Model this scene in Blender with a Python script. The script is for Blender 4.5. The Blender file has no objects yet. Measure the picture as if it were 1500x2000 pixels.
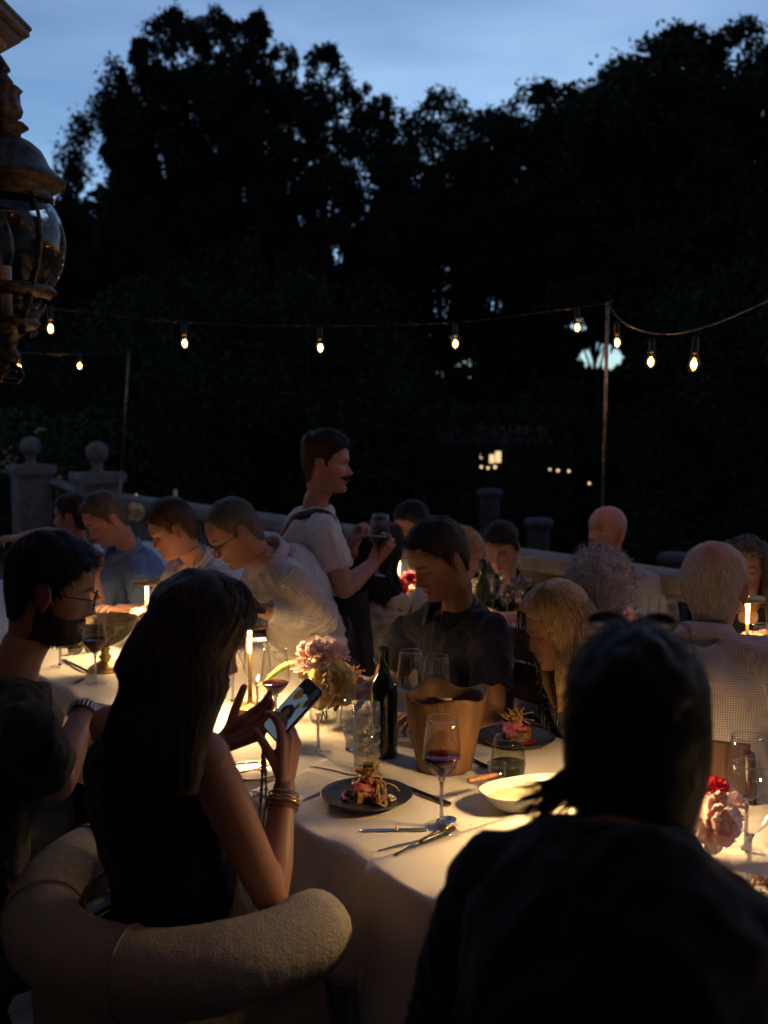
import bpy, bmesh, math, random
import numpy as np
from mathutils import Vector, Matrix, Euler, noise

SC = bpy.context.scene
COL = SC.collection
RNG = np.random.default_rng(7)
random.seed(7)
R = math.radians

# ------------------------------------------------------------------ camera, sky, exposure
PITCH = R(4.41); CAMZ = 1.65; FPX = 1944.0
cam_d = bpy.data.cameras.new('camera'); cam = bpy.data.objects.new('camera', cam_d); COL.objects.link(cam)
cam.location = (0, 0, CAMZ); cam.rotation_euler = (R(90) - PITCH, 0, 0)
cam_d.sensor_fit = 'VERTICAL'; cam_d.sensor_height = 36; cam_d.lens = 36 * FPX / 2000
cam_d.clip_start = 0.05; cam_d.clip_end = 600
cam_d.dof.use_dof = True; cam_d.dof.focus_distance = 2.65; cam_d.dof.aperture_fstop = 2.8
SC.camera = cam

world = bpy.data.worlds.new('World'); SC.world = world; world.use_nodes = True
nt = world.node_tree; nt.nodes.clear()
wo = nt.nodes.new('ShaderNodeOutputWorld'); bg = nt.nodes.new('ShaderNodeBackground')
sky = nt.nodes.new('ShaderNodeTexSky'); sky.sky_type = 'NISHITA'; sky.sun_disc = False
sky.sun_elevation = R(-3.3); sky.sun_rotation = R(4); sky.air_density = 1.0; sky.dust_density = 0.1; sky.ozone_density = 2.0
tc = nt.nodes.new('ShaderNodeTexCoord')
mp = nt.nodes.new('ShaderNodeMapping'); mp.inputs['Scale'].default_value = (1.2, 1.2, 4.5); mp.inputs['Rotation'].default_value = (0, R(18), 0)
ns = nt.nodes.new('ShaderNodeTexNoise'); ns.inputs['Scale'].default_value = 2.2; ns.inputs['Detail'].default_value = 5; ns.inputs['Roughness'].default_value = .5
rp = nt.nodes.new('ShaderNodeValToRGB'); rp.color_ramp.elements[0].position = .38; rp.color_ramp.elements[1].position = .68
rp.color_ramp.elements[0].color = (.58, .80, .74, 1); rp.color_ramp.elements[1].color = (1.10, 1.28, 1.0, 1)
mx = nt.nodes.new('ShaderNodeMix'); mx.data_type = 'RGBA'; mx.blend_type = 'MULTIPLY'; mx.inputs['Factor'].default_value = 1
nt.links.new(tc.outputs['Generated'], mp.inputs['Vector']); nt.links.new(mp.outputs[0], ns.inputs['Vector'])
nt.links.new(ns.outputs[0], rp.inputs[0]); nt.links.new(sky.outputs[0], mx.inputs['A']); nt.links.new(rp.outputs[0], mx.inputs['B'])
sxz = nt.nodes.new('ShaderNodeSeparateXYZ'); nt.links.new(tc.outputs['Generated'], sxz.inputs[0])
mrz = nt.nodes.new('ShaderNodeMapRange'); mrz.inputs['From Min'].default_value = .02; mrz.inputs['From Max'].default_value = .26; nt.links.new(sxz.outputs[2], mrz.inputs[0])
tmx = nt.nodes.new('ShaderNodeMix'); tmx.data_type = 'RGBA'; tmx.inputs['A'].default_value = (.42, .66, 1.25, 1); tmx.inputs['B'].default_value = (1, 1, 1, 1); nt.links.new(mrz.outputs[0], tmx.inputs['Factor'])
mx2 = nt.nodes.new('ShaderNodeMix'); mx2.data_type = 'RGBA'; mx2.blend_type = 'MULTIPLY'; mx2.inputs['Factor'].default_value = 1
nt.links.new(mx.outputs['Result'], mx2.inputs['A']); nt.links.new(tmx.outputs['Result'], mx2.inputs['B']); nt.links.new(mx2.outputs['Result'], bg.inputs[0]); nt.links.new(bg.outputs[0], wo.inputs[0])
bg.inputs[1].default_value = 5.3

SC.view_settings.view_transform = 'Standard'; SC.view_settings.look = 'None'
SC.view_settings.exposure = 0; SC.view_settings.gamma = 1
SC.render.engine = 'CYCLES'
cy = SC.cycles
cy.use_denoising = True; cy.max_bounces = 8; cy.transparent_max_bounces = 24; cy.diffuse_bounces = 3; cy.glossy_bounces = 4
cy.transmission_bounces = 6; cy.caustics_reflective = False; cy.caustics_refractive = False; cy.sample_clamp_indirect = 3.0
cy.use_light_tree = True
SC.render.film_transparent = False

_FW = Vector((0, math.cos(PITCH), -math.sin(PITCH))); _UP = Vector((0, math.sin(PITCH), math.cos(PITCH)))
def ray(px, py):
    return _FW + Vector((1, 0, 0)) * ((px - 750) / FPX) - _UP * ((py - 1000) / FPX)
def P(px, py, Y):                       # a photo pixel at depth Y metres -> world point
    d = ray(px, py); return Vector((0, 0, CAMZ)) + d * (Y / d.y)
def T(px, py, z=0.762):                 # a photo pixel on the horizontal plane z -> world point
    d = ray(px, py); return Vector((0, 0, CAMZ)) + d * ((z - CAMZ) / d.z)

# ------------------------------------------------------------------ geometry helpers
def nrm(v):
    v = np.asarray(v, float); n = np.linalg.norm(v); return v / n if n > 1e-9 else np.array([0, 0, 1.])
def frame(t):
    t = nrm(t); a = np.array([0, 0, 1.]) if abs(t[2]) < .9 else np.array([1., 0, 0])
    x = nrm(np.cross(a, t)); y = np.cross(t, x); return x, y, t
class G:
    def __init__(s): s.v = []; s.f = []; s.m = []; s.n = 0; s.col = []
    def add(s, v, f, m=0, col=None):
        v = np.asarray(v, float).reshape(-1, 3); s.v.append(v)
        for q in f: s.f.append(tuple(int(i) + s.n for i in q)); s.m.append(m)
        s.col.append(np.tile(np.array([1., 1, 1]) if col is None else np.asarray(col, float), (len(v), 1)) if (col is None or np.ndim(col) == 1) else col)
        s.n += len(v); return s
    def grid(s, V, m=0, wrap=False, col=None, cap=False):      # V[rows][cols][3]
        V = np.asarray(V, float); r, c = V.shape[:2]; F = []
        for i in range(r - 1):
            for j in range(c if wrap else c - 1):
                k = (j + 1) % c; F.append((i*c+j, i*c+k, (i+1)*c+k, (i+1)*c+j))
        vv = V.reshape(-1, 3)
        if cap:
            F.append(tuple(range(c))[::-1]); F.append(tuple((r-1)*c + j for j in range(c)))
        return s.add(vv, F, m, None if col is None else np.asarray(col).reshape(-1, 3))
    def box(s, c, size, rot=None, m=0, top=1.0):
        x, y, z = [k / 2 for k in size]
        v = np.array([(a*x*(top if d > 0 else 1), b*y*(top if d > 0 else 1), d*z) for d in (-1, 1) for a, b in ((-1,-1),(1,-1),(1,1),(-1,1))])
        if rot is not None: v = v @ np.array(rot).T
        return s.add(v + np.array(c), [(3,2,1,0),(4,5,6,7),(0,1,5,4),(1,2,6,5),(2,3,7,6),(3,0,4,7)], m)
    def tube(s, pts, rad, n=8, m=0, round_=False, flat=1.0, up=None, cap=True):
        pts = [np.asarray(p, float) for p in pts]; k = len(pts)
        rad = [rad] * k if np.isscalar(rad) else list(rad)
        if round_:
            P2, R2 = [], []
            d0 = nrm(pts[0] - pts[1]); d1 = nrm(pts[-1] - pts[-2])
            for a in (85, 60, 30): P2.append(pts[0] + d0 * rad[0] * math.sin(R(a))); R2.append(rad[0] * math.cos(R(a)))
            P2 += pts; R2 += rad
            for a in (30, 60, 85): P2.append(pts[-1] + d1 * rad[-1] * math.sin(R(a))); R2.append(rad[-1] * math.cos(R(a)))
            pts, rad = P2, R2; k = len(pts)
        ts = []
        for i in range(k):
            ts.append(nrm(pts[min(i+1, k-1)] - pts[max(i-1, 0)]))
        x, y, _ = frame(ts[0])
        if up is not None: y = nrm(np.asarray(up) - ts[0]*np.dot(up, ts[0])); x = np.cross(y, ts[0])
        V = []
        for i in range(k):
            x = nrm(x - ts[i] * np.dot(x, ts[i])); y = np.cross(ts[i], x)
            V.append([pts[i] + (x * math.cos(a) + y * math.sin(a) * flat) * rad[i] for a in np.linspace(0, 2*math.pi, n, endpoint=False)])
        return s.grid(V, m, True, cap=cap)
    def ball(s, c, r, nu=16, nv=10, rot=None, m=0):
        r = np.array([r]*3 if np.isscalar(r) else r, float); V = []
        for i in range(nv + 1):
            t = math.pi * (i / nv); t = min(max(t, .02), math.pi - .02)
            V.append([(math.sin(t)*math.cos(a), math.sin(t)*math.sin(a), math.cos(t)) for a in np.linspace(0, -2*math.pi, nu, endpoint=False)])
        V = np.array(V) * r
        if rot is not None: V = V @ np.array(rot).T
        return s.grid(V + np.array(c), m, True, cap=True)
    def lathe(s, prof, c=(0, 0, 0), n=32, m=0, fn=None, cap=False):
        V = []
        for r, z in prof:
            row = []
            for a in np.linspace(0, 2*math.pi, n, endpoint=False):
                rr, zz = (r, z) if fn is None else fn(r, z, a)
                row.append((rr*math.cos(a) + c[0], rr*math.sin(a) + c[1], zz + c[2]))
            V.append(row)
        return s.grid(V, m, True, cap=cap)
    def xf(s, M):
        A = np.array(M)
        s.v = [v @ A[:3, :3].T + A[:3, 3] for v in s.v]; return s
    def V(s): return np.concatenate(s.v) if s.v else np.zeros((0, 3))
    def mesh(s, name, mats=(), smooth=True, attr=None):
        me = bpy.data.meshes.new(name); me.from_pydata(s.V().tolist(), [], s.f)
        for m in mats: me.materials.append(m)
        if len(mats) > 1: me.polygons.foreach_set('material_index', s.m)
        me.polygons.foreach_set('use_smooth', [smooth] * len(s.f))
        c = np.concatenate(s.col)
        if not np.all(c == 1):
            a = me.color_attributes.new('tint', 'FLOAT_COLOR', 'POINT')
            a.data.foreach_set('color', np.concatenate([c, np.ones((len(c), 1))], 1).ravel())
        if attr is not None:
            a = me.attributes.new('pat', 'FLOAT_VECTOR', 'POINT'); a.data.foreach_set('vector', np.asarray(attr, float).ravel())
        me.update(); return me
    def obj(s, name, mats, parent=None, smooth=True, attr=None, M=None):
        mats = mats if isinstance(mats, (list, tuple)) else [mats]
        return link(name, s.mesh(name, mats, smooth, attr), parent, M)
def link(name, data, parent=None, M=None):
    o = bpy.data.objects.new(name, data); COL.objects.link(o)
    if parent is not None: o.parent = parent
    if M is not None: o.matrix_basis = Matrix(M) if not isinstance(M, Matrix) else M
    return o
def remesh(g, vox, smooth=3, fac=.5):
    me = g.mesh('tmp'); me.attributes.remove(me.attributes['tint']) if 'tint' in me.attributes else None
    o = bpy.data.objects.new('tmp', me); COL.objects.link(o)
    m = o.modifiers.new('r', 'REMESH'); m.mode = 'VOXEL'; m.voxel_size = vox; m.adaptivity = 0
    if smooth: q = o.modifiers.new('s', 'SMOOTH'); q.factor = fac; q.iterations = smooth
    dg = bpy.context.evaluated_depsgraph_get(); ev = o.evaluated_get(dg); em = ev.to_mesh()
    n = len(em.vertices); v = np.empty(n*3); em.vertices.foreach_get('co', v)
    nl = np.empty(n*3); em.vertices.foreach_get('normal', nl)
    f = np.empty(len(em.loops), int); em.loops.foreach_get('vertex_index', f)
    tot = np.empty(len(em.polygons), int); em.polygons.foreach_get('loop_total', tot)
    st = np.concatenate([[0], np.cumsum(tot)[:-1]])
    F = [tuple(f[a:a+b]) for a, b in zip(st.tolist(), tot.tolist())]
    ev.to_mesh_clear(); bpy.data.objects.remove(o); bpy.data.meshes.remove(me)
    return v.reshape(-1, 3), F, nl.reshape(-1, 3)
def vnoise(p, scale, seed=0.):
    out = np.empty(len(p))
    q = p * scale + seed
    for i, w in enumerate(q.tolist()): out[i] = noise.noise(w)
    return out
def empty(name, label, cat, loc=(0, 0, 0), rz=0., group=None):
    o = bpy.data.objects.new(name, None); COL.objects.link(o); o.empty_display_size = .05
    o.location = loc; o.rotation_euler = (0, 0, rz)
    return tag(o, label, cat, group)
def tag(o, label=None, cat=None, group=None, kind=None):
    if label: o['label'] = label
    if cat: o['category'] = cat
    if group: o['group'] = group
    if kind: o['kind'] = kind
    return o
def dup(root, loc, rz=0., label=None, group=None):
    r = root.copy(); COL.objects.link(r); r.location = loc; r.rotation_euler = (0, 0, rz)
    if label: r['label'] = label
    if group: r['group'] = group
    for ch in list(root.children):
        c = ch.copy(); COL.objects.link(c); c.parent = r
        for g in ch.children:
            d = g.copy(); COL.objects.link(d); d.parent = c
    return r

# ------------------------------------------------------------------ materials
class N:                                   # tiny node helper
    def __init__(s, name):
        s.m = bpy.data.materials.new(name); s.m.use_nodes = True; s.t = s.m.node_tree
        s.b = s.t.nodes['Principled BSDF']; s.o = s.t.nodes['Material Output']
    def n(s, typ, **kw):
        x = s.t.nodes.new('ShaderNode' + typ)
        for k, v in kw.items():
            if k in x.inputs: x.inputs[k].default_value = v
            else: setattr(x, k, v)
        return x
    def l(s, a, b): s.t.links.new(a, b)
    def set(s, **kw):
        for k, v in kw.items():
            k = k.replace('_', ' ')
            s.b.inputs[k].default_value = v
        return s
    def coords(s, kind='Object'):
        if kind == 'pat': return s.n('Attribute', attribute_name='pat').outputs['Vector']
        return s.n('TexCoord').outputs[kind]
def c4(c): return (c[0], c[1], c[2], 1)
def mat(name, col, rough=.6, metal=0., var=.15, nscale=30., bump=.0, bscale=200., spec=.5, coat=0., tint=False, vec='Object', stretch=(1,1,1), col2=None):
    a = N(name); a.set(Roughness=rough, Metallic=metal); a.b.inputs['Specular IOR Level'].default_value = spec
    if coat: a.b.inputs['Coat Weight'].default_value = coat
    co = a.coords(vec)
    mp = a.n('Mapping'); mp.inputs['Scale'].default_value = stretch; a.l(co, mp.inputs[0]); co = mp.outputs[0]
    nz = a.n('TexNoise', Scale=nscale, Detail=5.); a.l(co, nz.inputs['Vector'])
    mx = a.n('Mix', data_type='RGBA')
    c2 = col2 if col2 is not None else [k * (1 - var*2) for k in col]
    mx.inputs['A'].default_value = c4(c2); mx.inputs['B'].default_value = c4([min(1, k * (1 + (var if col2 is None else 0))) for k in col])
    rp = a.n('ValToRGB'); rp.color_ramp.elements[0].position = .35; rp.color_ramp.elements[1].position = .65
    a.l(nz.outputs[0], rp.inputs[0]); a.l(rp.outputs[0], mx.inputs['Factor'])
    out = mx.outputs['Result']
    if tint:
        at = a.n('Attribute', attribute_name='tint'); m2 = a.n('Mix', data_type='RGBA', blend_type='MULTIPLY'); m2.inputs['Factor'].default_value = 1
        a.l(out, m2.inputs['A']); a.l(at.outputs['Color'], m2.inputs['B']); out = m2.outputs['Result']
    a.l(out, a.b.inputs['Base Color'])
    if bump:
        n2 = a.n('TexNoise', Scale=bscale, Detail=3.); a.l(co, n2.inputs['Vector'])
        bp = a.n('Bump'); bp.inputs['Strength'].default_value = bump; bp.inputs['Distance'].default_value = .004
        a.l(n2.outputs[0], bp.inputs['Height']); a.l(bp.outputs[0], a.b.inputs['Normal'])
    return a.m
def glow(name, col, strength):
    a = N(name); a.set(Roughness=.5); a.b.inputs['Base Color'].default_value = c4(col)
    a.b.inputs['Emission Color'].default_value = c4(col); a.b.inputs['Emission Strength'].default_value = strength; return a.m
def thin_glass(name, tint=(1, 1, 1), ior=1.5, rough=.01, smudge=.04):
    a = N(name); a.t.nodes.remove(a.b)
    tr = a.n('BsdfTransparent'); tr.inputs[0].default_value = c4(tint)
    gl = a.n('BsdfGlossy'); gl.inputs['Roughness'].default_value = rough
    f0 = ((ior-1)/(ior+1))**2
    ge = a.n('NewGeometry'); dt = a.n('VectorMath', operation='DOT_PRODUCT'); a.l(ge.outputs['Normal'], dt.inputs[0]); a.l(ge.outputs['Incoming'], dt.inputs[1])
    ab = a.n('Math', operation='ABSOLUTE'); a.l(dt.outputs['Value'], ab.inputs[0]); om = a.n('Math', operation='SUBTRACT'); om.inputs[0].default_value = 1; a.l(ab.outputs[0], om.inputs[1])
    pw = a.n('Math', operation='POWER'); pw.inputs[1].default_value = 3.2; a.l(om.outputs[0], pw.inputs[0])
    fr = a.n('Math', operation='MULTIPLY_ADD'); fr.inputs[1].default_value = (1-f0)*.75; fr.inputs[2].default_value = f0; a.l(pw.outputs[0], fr.inputs[0])
    nz = a.n('TexNoise', Scale=18., Detail=3.); a.l(a.coords(), nz.inputs['Vector'])
    mr = a.n('MapRange'); mr.inputs['From Min'].default_value = .45; mr.inputs['From Max'].default_value = .8; mr.inputs['To Max'].default_value = smudge
    a.l(nz.outputs[0], mr.inputs[0]); ad = a.n('Math', operation='ADD'); ad.use_clamp = True; a.l(fr.outputs[0], ad.inputs[0]); a.l(mr.outputs[0], ad.inputs[1])
    ms = a.n('MixShader'); a.l(ad.outputs[0], ms.inputs[0]); a.l(tr.outputs[0], ms.inputs[1]); a.l(gl.outputs[0], ms.inputs[2]); a.l(ms.outputs[0], a.o.inputs[0])
    return a.m
def solid_glass(name, col=(1, 1, 1), rough=0., ior=1.45):
    a = N(name); a.set(Roughness=rough, IOR=ior); a.b.inputs['Transmission Weight'].default_value = 1; a.b.inputs['Base Color'].default_value = c4(col); return a.m
def hair_mat(name, c1, c2, rough=.42):
    a = N(name); a.set(Roughness=max(rough, .5)); a.b.inputs['Specular IOR Level'].default_value = .2
    mp = a.n('Mapping'); mp.inputs['Scale'].default_value = (1, 1, .06); a.l(a.coords(), mp.inputs[0])
    nz = a.n('TexNoise', Scale=260., Detail=3.); a.l(mp.outputs[0], nz.inputs['Vector'])
    rp = a.n('ValToRGB'); rp.color_ramp.elements[0].position = .35; rp.color_ramp.elements[1].position = .65
    rp.color_ramp.elements[0].color = c4(c1); rp.color_ramp.elements[1].color = c4(c2)
    at = a.n('Attribute', attribute_name='tint'); m2 = a.n('Mix', data_type='RGBA', blend_type='MULTIPLY'); m2.inputs['Factor'].default_value = 1
    a.l(nz.outputs[0], rp.inputs[0]); a.l(rp.outputs[0], m2.inputs['A']); a.l(at.outputs['Color'], m2.inputs['B']); a.l(m2.outputs['Result'], a.b.inputs['Base Color'])
    bp = a.n('Bump'); bp.inputs['Strength'].default_value = .15; bp.inputs['Distance'].default_value = .002; a.l(nz.outputs[0], bp.inputs['Height']); a.l(bp.outputs[0], a.b.inputs['Normal'])
    return a.m
def cloth_mat(name, base, pattern=None, pc=(0, 0, 0), period=.012, width=.12, rough=.9, weave=900.):
    """fabric; pattern in the 'pat' attribute (metres round and along the body)"""
    a = N(name); a.set(Roughness=rough); a.b.inputs['Sheen Weight'].default_value = .15; a.b.inputs['Specular IOR Level'].default_value = .2
    v = a.coords('pat'); sx = a.n('SeparateXYZ'); a.l(v, sx.inputs[0])
    nz = a.n('TexNoise', Scale=9., Detail=4.); a.l(v, nz.inputs['Vector'])
    mx = a.n('Mix', data_type='RGBA'); mx.inputs['A'].default_value = c4([k*.85 for k in base]); mx.inputs['B'].default_value = c4(base); a.l(nz.outputs[0], mx.inputs['Factor'])
    out = mx.outputs['Result']
    def lines(sock, per, w, off=0.):
        m = a.n('Math', operation='MULTIPLY_ADD'); m.inputs[1].default_value = 1/per; m.inputs[2].default_value = off; a.l(sock, m.inputs[0])
        f = a.n('Math', operation='FRACT'); a.l(m.outputs[0], f.inputs[0])
        c = a.n('Math', operation='LESS_THAN'); c.inputs[1].default_value = w; a.l(f.outputs[0], c.inputs[0]); return c.outputs[0]
    fac = None
    if pattern in ('check', 'gingham'):
        A = lines(sx.outputs[0], period, width); B = lines(sx.outputs[1], period, width)
        ad = a.n('Math', operation='ADD'); a.l(A, ad.inputs[0]); a.l(B, ad.inputs[1])
        ml = a.n('Math', operation='MULTIPLY'); ml.inputs[1].default_value = .5 if pattern == 'gingham' else .6; a.l(ad.outputs[0], ml.inputs[0]); ml.use_clamp = True; fac = ml.outputs[0]
    elif pattern == 'dots':
        vo = a.n('TexVoronoi', Scale=1/period); vo.inputs['Randomness'].default_value = .75; a.l(v, vo.inputs['Vector'])
        c = a.n('Math', operation='LESS_THAN'); c.inputs[1].default_value = width; a.l(vo.outputs['Distance'], c.inputs[0]); fac = c.outputs[0]
    elif pattern == 'floral':
        vo = a.n('TexVoronoi', Scale=1/period); a.l(v, vo.inputs['Vector'])
        rp = a.n('ValToRGB'); rp.color_ramp.interpolation = 'CONSTANT'
        e = rp.color_ramp.elements; e[0].color = c4(base); e[1].position = .38; e[1].color = (.10, .16, .05, 1)
        for p_, cc in ((.55, (.42, .18, .2)), (.66, (.30, .36, .22)), (.78, (.5, .42, .36)), (.88, base)):
            q = e.new(p_); q.color = c4(cc)
        sp = a.n('SeparateColor'); a.l(vo.outputs['Color'], sp.inputs[0]); a.l(sp.outputs[0], rp.inputs[0])
        c = a.n('Math', operation='LESS_THAN'); c.inputs[1].default_value = .48; a.l(vo.outputs['Distance'], c.inputs[0])
        m2 = a.n('Mix', data_type='RGBA'); a.l(out, m2.inputs['A']); a.l(rp.outputs[0], m2.inputs['B']); a.l(c.outputs[0], m2.inputs['Factor']); out = m2.outputs['Result']
    elif pattern == 'swirl':
        wv = a.n('TexWave', Scale=14.); wv.inputs['Distortion'].default_value = 9; wv.inputs['Detail'].default_value = 1; wv.inputs['Detail Scale'].default_value = 1.2; a.l(v, wv.inputs['Vector'])
        c = a.n('Math', operation='GREATER_THAN'); c.inputs[1].default_value = .86; a.l(wv.outputs['Fac'], c.inputs[0]); fac = c.outputs[0]
    if fac is not None:
        m2 = a.n('Mix', data_type='RGBA'); a.l(out, m2.inputs['A']); m2.inputs['B'].default_value = c4(pc); a.l(fac, m2.inputs['Factor']); out = m2.outputs['Result']
    a.l(out, a.b.inputs['Base Color'])
    n2 = a.n('TexNoise', Scale=weave, Detail=2.); a.l(a.coords(), n2.inputs['Vector'])
    n3 = a.n('TexNoise', Scale=14., Detail=3.); n3.inputs['Distortion'].default_value = 1.2; a.l(a.coords(), n3.inputs['Vector'])
    b1 = a.n('Bump'); b1.inputs['Strength'].default_value = .25; b1.inputs['Distance'].default_value = .001; a.l(n2.outputs[0], b1.inputs['Height'])
    b2 = a.n('Bump'); b2.inputs['Strength'].default_value = .55; b2.inputs['Distance'].default_value = .012; a.l(n3.outputs[0], b2.inputs['Height']); a.l(b1.outputs[0], b2.inputs['Normal'])
    a.l(b2.outputs[0], a.b.inputs['Normal'])
    return a.m
def skin_mat(name, col):
    a = N(name); a.set(Roughness=.48); a.b.inputs['Subsurface Weight'].default_value = .12; a.b.inputs['Subsurface Radius'].default_value = (.012, .004, .002)
    a.b.inputs['Subsurface Scale'].default_value = 1.0
    nz = a.n('TexNoise', Scale=38., Detail=8.); nz.inputs['Roughness'].default_value = .7; a.l(a.coords(), nz.inputs['Vector'])
    mx = a.n('Mix', data_type='RGBA'); mx.inputs['A'].default_value = c4((col[0]*.80, col[1]*.62, col[2]*.58)); mx.inputs['B'].default_value = c4(col); a.l(nz.outputs[0], mx.inputs['Factor'])
    at = a.n('Attribute', attribute_name='tint'); m2 = a.n('Mix', data_type='RGBA', blend_type='MULTIPLY'); m2.inputs['Factor'].default_value = 1
    a.l(mx.outputs['Result'], m2.inputs['A']); a.l(at.outputs['Color'], m2.inputs['B']); a.l(m2.outputs['Result'], a.b.inputs['Base Color'])
    n2 = a.n('TexNoise', Scale=700., Detail=2.); a.l(a.coords(), n2.inputs['Vector'])
    bp = a.n('Bump'); bp.inputs['Strength'].default_value = .15; bp.inputs['Distance'].default_value = .001; a.l(n2.outputs[0], bp.inputs['Height']); a.l(bp.outputs[0], a.b.inputs['Normal'])
    return a.m

M = {}
M['brass'] = mat('brass', (.66, .44, .17), .46, 1., .08, 90, .08, 700, stretch=(1, 1, 12))
M['dark_metal'] = mat('dark_metal', (.12, .10, .08), .45, .9, .3, 40, .2, 150)
M['steel'] = mat('steel', (.55, .54, .52), .22, 1., .1, 60)
M['pole_metal'] = mat('pole_metal', (.40, .30, .20), .38, .85, .25, 30)
M['lantern_metal'] = mat('lantern_metal', (.085, .066, .052), .45, .75, .3, 60, .35, 120)
M['clear_glass'] = thin_glass('clear_glass')
M['rim_glass'] = solid_glass('rim_glass', (1, 1, 1), .02)
M['stem_glass'] = thin_glass('stem_glass', (.93, .93, .93), 1.9)
M['green_glass'] = thin_glass('green_glass', (.22, .38, .07), 1.6)
M['smoky_glass'] = thin_glass('smoky_glass', (.86, .88, .84))
M['lantern_glass'] = thin_glass('lantern_glass', (.9, .9, .88), 1.6, .02, .08)
M['red_wine'] = mat('red_wine', (.045, .002, .004), .06, 0, .1, 20, spec=.35)
M['water'] = thin_glass('water', (.93, .95, .92), 1.33)
M['sparkling'] = thin_glass('sparkling', (.97, .88, .66), 1.33)
M['bowl_brass'] = mat('bowl_brass', (.70, .50, .22), .6, .8, .15, 60, .2, 200)
M['white_china'] = mat('white_china', (.82, .80, .74), .18, 0, .03, 8, coat=.4)
M['cream'] = mat('cream', (.80, .68, .42), .5, 0, .08, 40, .5, 60)
M['black_plate'] = mat('black_plate', (.035, .036, .04), .33, 0, .3, 60, .12, 300)
M['wood_bucket'] = mat('wood_bucket', (.25, .13, .055), .6, 0, .2, 30, .6, 70, col2=(.13, .06, .025), stretch=(1, 1, .22))
M['chair_wood'] = mat('chair_wood', (.045, .018, .010), .35, 0, .3, 12, .1, 60, stretch=(6, 6, .6))
M['handle_wood'] = mat('handle_wood', (.38, .16, .06), .45, 0, .25, 40, stretch=(1, 1, 1))
M['table_cloth'] = mat('table_cloth', (.78, .75, .70), .92, 0, .03, 6, .35, 900)
M['paper'] = mat('paper', (.80, .78, .74), .8, 0, .03, 20)
M['kraft_paper'] = mat('kraft_paper', (.30, .25, .13), .85, 0, .08, 60)
M['ink'] = mat('ink', (.08, .07, .07), .8)
M['gold'] = mat('gold', (.85, .58, .22), .22, 1., .05, 50)
M['black_lacquer'] = mat('black_lacquer', (.015, .015, .017), .25, 0, .1, 30)
M['stone'] = mat('stone', (.27, .235, .20), .85, 0, .18, 12, .5, 60)
M['stone_coping'] = mat('stone_coping', (.30, .265, .225), .8, 0, .15, 10, .4, 60)
M['paving'] = mat('paving', (.20, .18, .16), .85, 0, .25, 6, .4, 40)
M['bark'] = mat('bark', (.07, .05, .035), .95, 0, .3, 8, .8, 20, stretch=(3, 3, .6))
M['lawn'] = mat('lawn', (.035, .055, .018), 1., 0, .3, 3, .5, 30)
M['wax'] = mat('wax', (.75, .70, .60), .5, 0, .05, 20)
M['boucle'] = mat('boucle', (.40, .355, .30), .95, 0, .22, 230, .8, 240, col2=(.31, .27, .22))
M['wall_paint'] = mat('wall_paint', (.38, .33, .27), .85, 0, .1, 5, .3, 30)
M['trim_paint'] = mat('trim_paint', (.15, .13, .115), .6, 0, .1, 8)
M['cable'] = mat('cable', (.014, .011, .009), .5, 0, .2, 40)
M['lens_black'] = mat('lens_black', (.01, .01, .012), .06, 0, .1, 10, spec=.8)
M['shell'] = mat('shell', (.35, .18, .07), .2, 0, .5, 60, col2=(.05, .03, .02))
M['bulb_glow'] = glow('bulb_glow', (1., .50, .15), 100.)
M['bulb_glass'] = thin_glass('bulb_glass', (1., .72, .38), 1.5)
M['led'] = glow('led', (1., .615, .24), 300.)
M['lit_stem_glow'] = glow('lit_stem_glow', (1., .60, .20), 7.)  # glow standing in for lamp light on the brass stem
M['ice'] = solid_glass('ice', (.97, .98, 1), .08, 1.31)
def leafmat(name, c, c2):
    a = N(name); a.set(Roughness=.6); a.b.inputs['Specular IOR Level'].default_value = .3
    nz = a.n('TexNoise', Scale=1.3, Detail=3.); a.l(a.coords(), nz.inputs['Vector'])
    mx = a.n('Mix', data_type='RGBA'); mx.inputs['A'].default_value = c4(c); mx.inputs['B'].default_value = c4(c2); a.l(nz.outputs[0], mx.inputs['Factor'])
    a.l(mx.outputs['Result'], a.b.inputs['Base Color'])
    tl = a.n('BsdfTranslucent'); a.l(mx.outputs['Result'], tl.inputs[0]); ms = a.n('MixShader'); ms.inputs[0].default_value = .25
    a.l(a.b.outputs[0], ms.inputs[1]); a.l(tl.outputs[0], ms.inputs[2]); a.l(ms.outputs[0], a.o.inputs[0]); return a.m
M['leaf_dark'] = leafmat('leaf_dark', (.016, .026, .010), (.034, .050, .018))
M['leaf_conifer'] = leafmat('leaf_conifer', (.013, .022, .011), (.028, .040, .018))
M['leaf_ivy'] = leafmat('leaf_ivy', (.03, .05, .015), (.07, .09, .02))
def petal_mat(name, c, c2):
    a = N(name); a.set(Roughness=.55)
    sx = a.n('SeparateXYZ'); a.l(a.coords(), sx.inputs[0])
    mr = a.n('MapRange'); mr.inputs['From Max'].default_value = .04; a.l(sx.outputs[1], mr.inputs[0])
    mx = a.n('Mix', data_type='RGBA'); mx.inputs['A'].default_value = c4(c2); mx.inputs['B'].default_value = c4(c); a.l(mr.outputs[0], mx.inputs['Factor']); a.l(mx.outputs['Result'], a.b.inputs['Base Color'])
    tl = a.n('BsdfTranslucent'); a.l(mx.outputs['Result'], tl.inputs[0]); ms = a.n('MixShader'); ms.inputs[0].default_value = .62
    a.l(a.b.outputs[0], ms.inputs[1]); a.l(tl.outputs[0], ms.inputs[2]); a.l(ms.outputs[0], a.o.inputs[0]); return a.m
M['petal_pink'] = petal_mat('petal_pink', (.96, .78, .76), (.92, .52, .54))
M['petal_yellow'] = petal_mat('petal_yellow', (.92, .82, .42), (.85, .55, .12))
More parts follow.
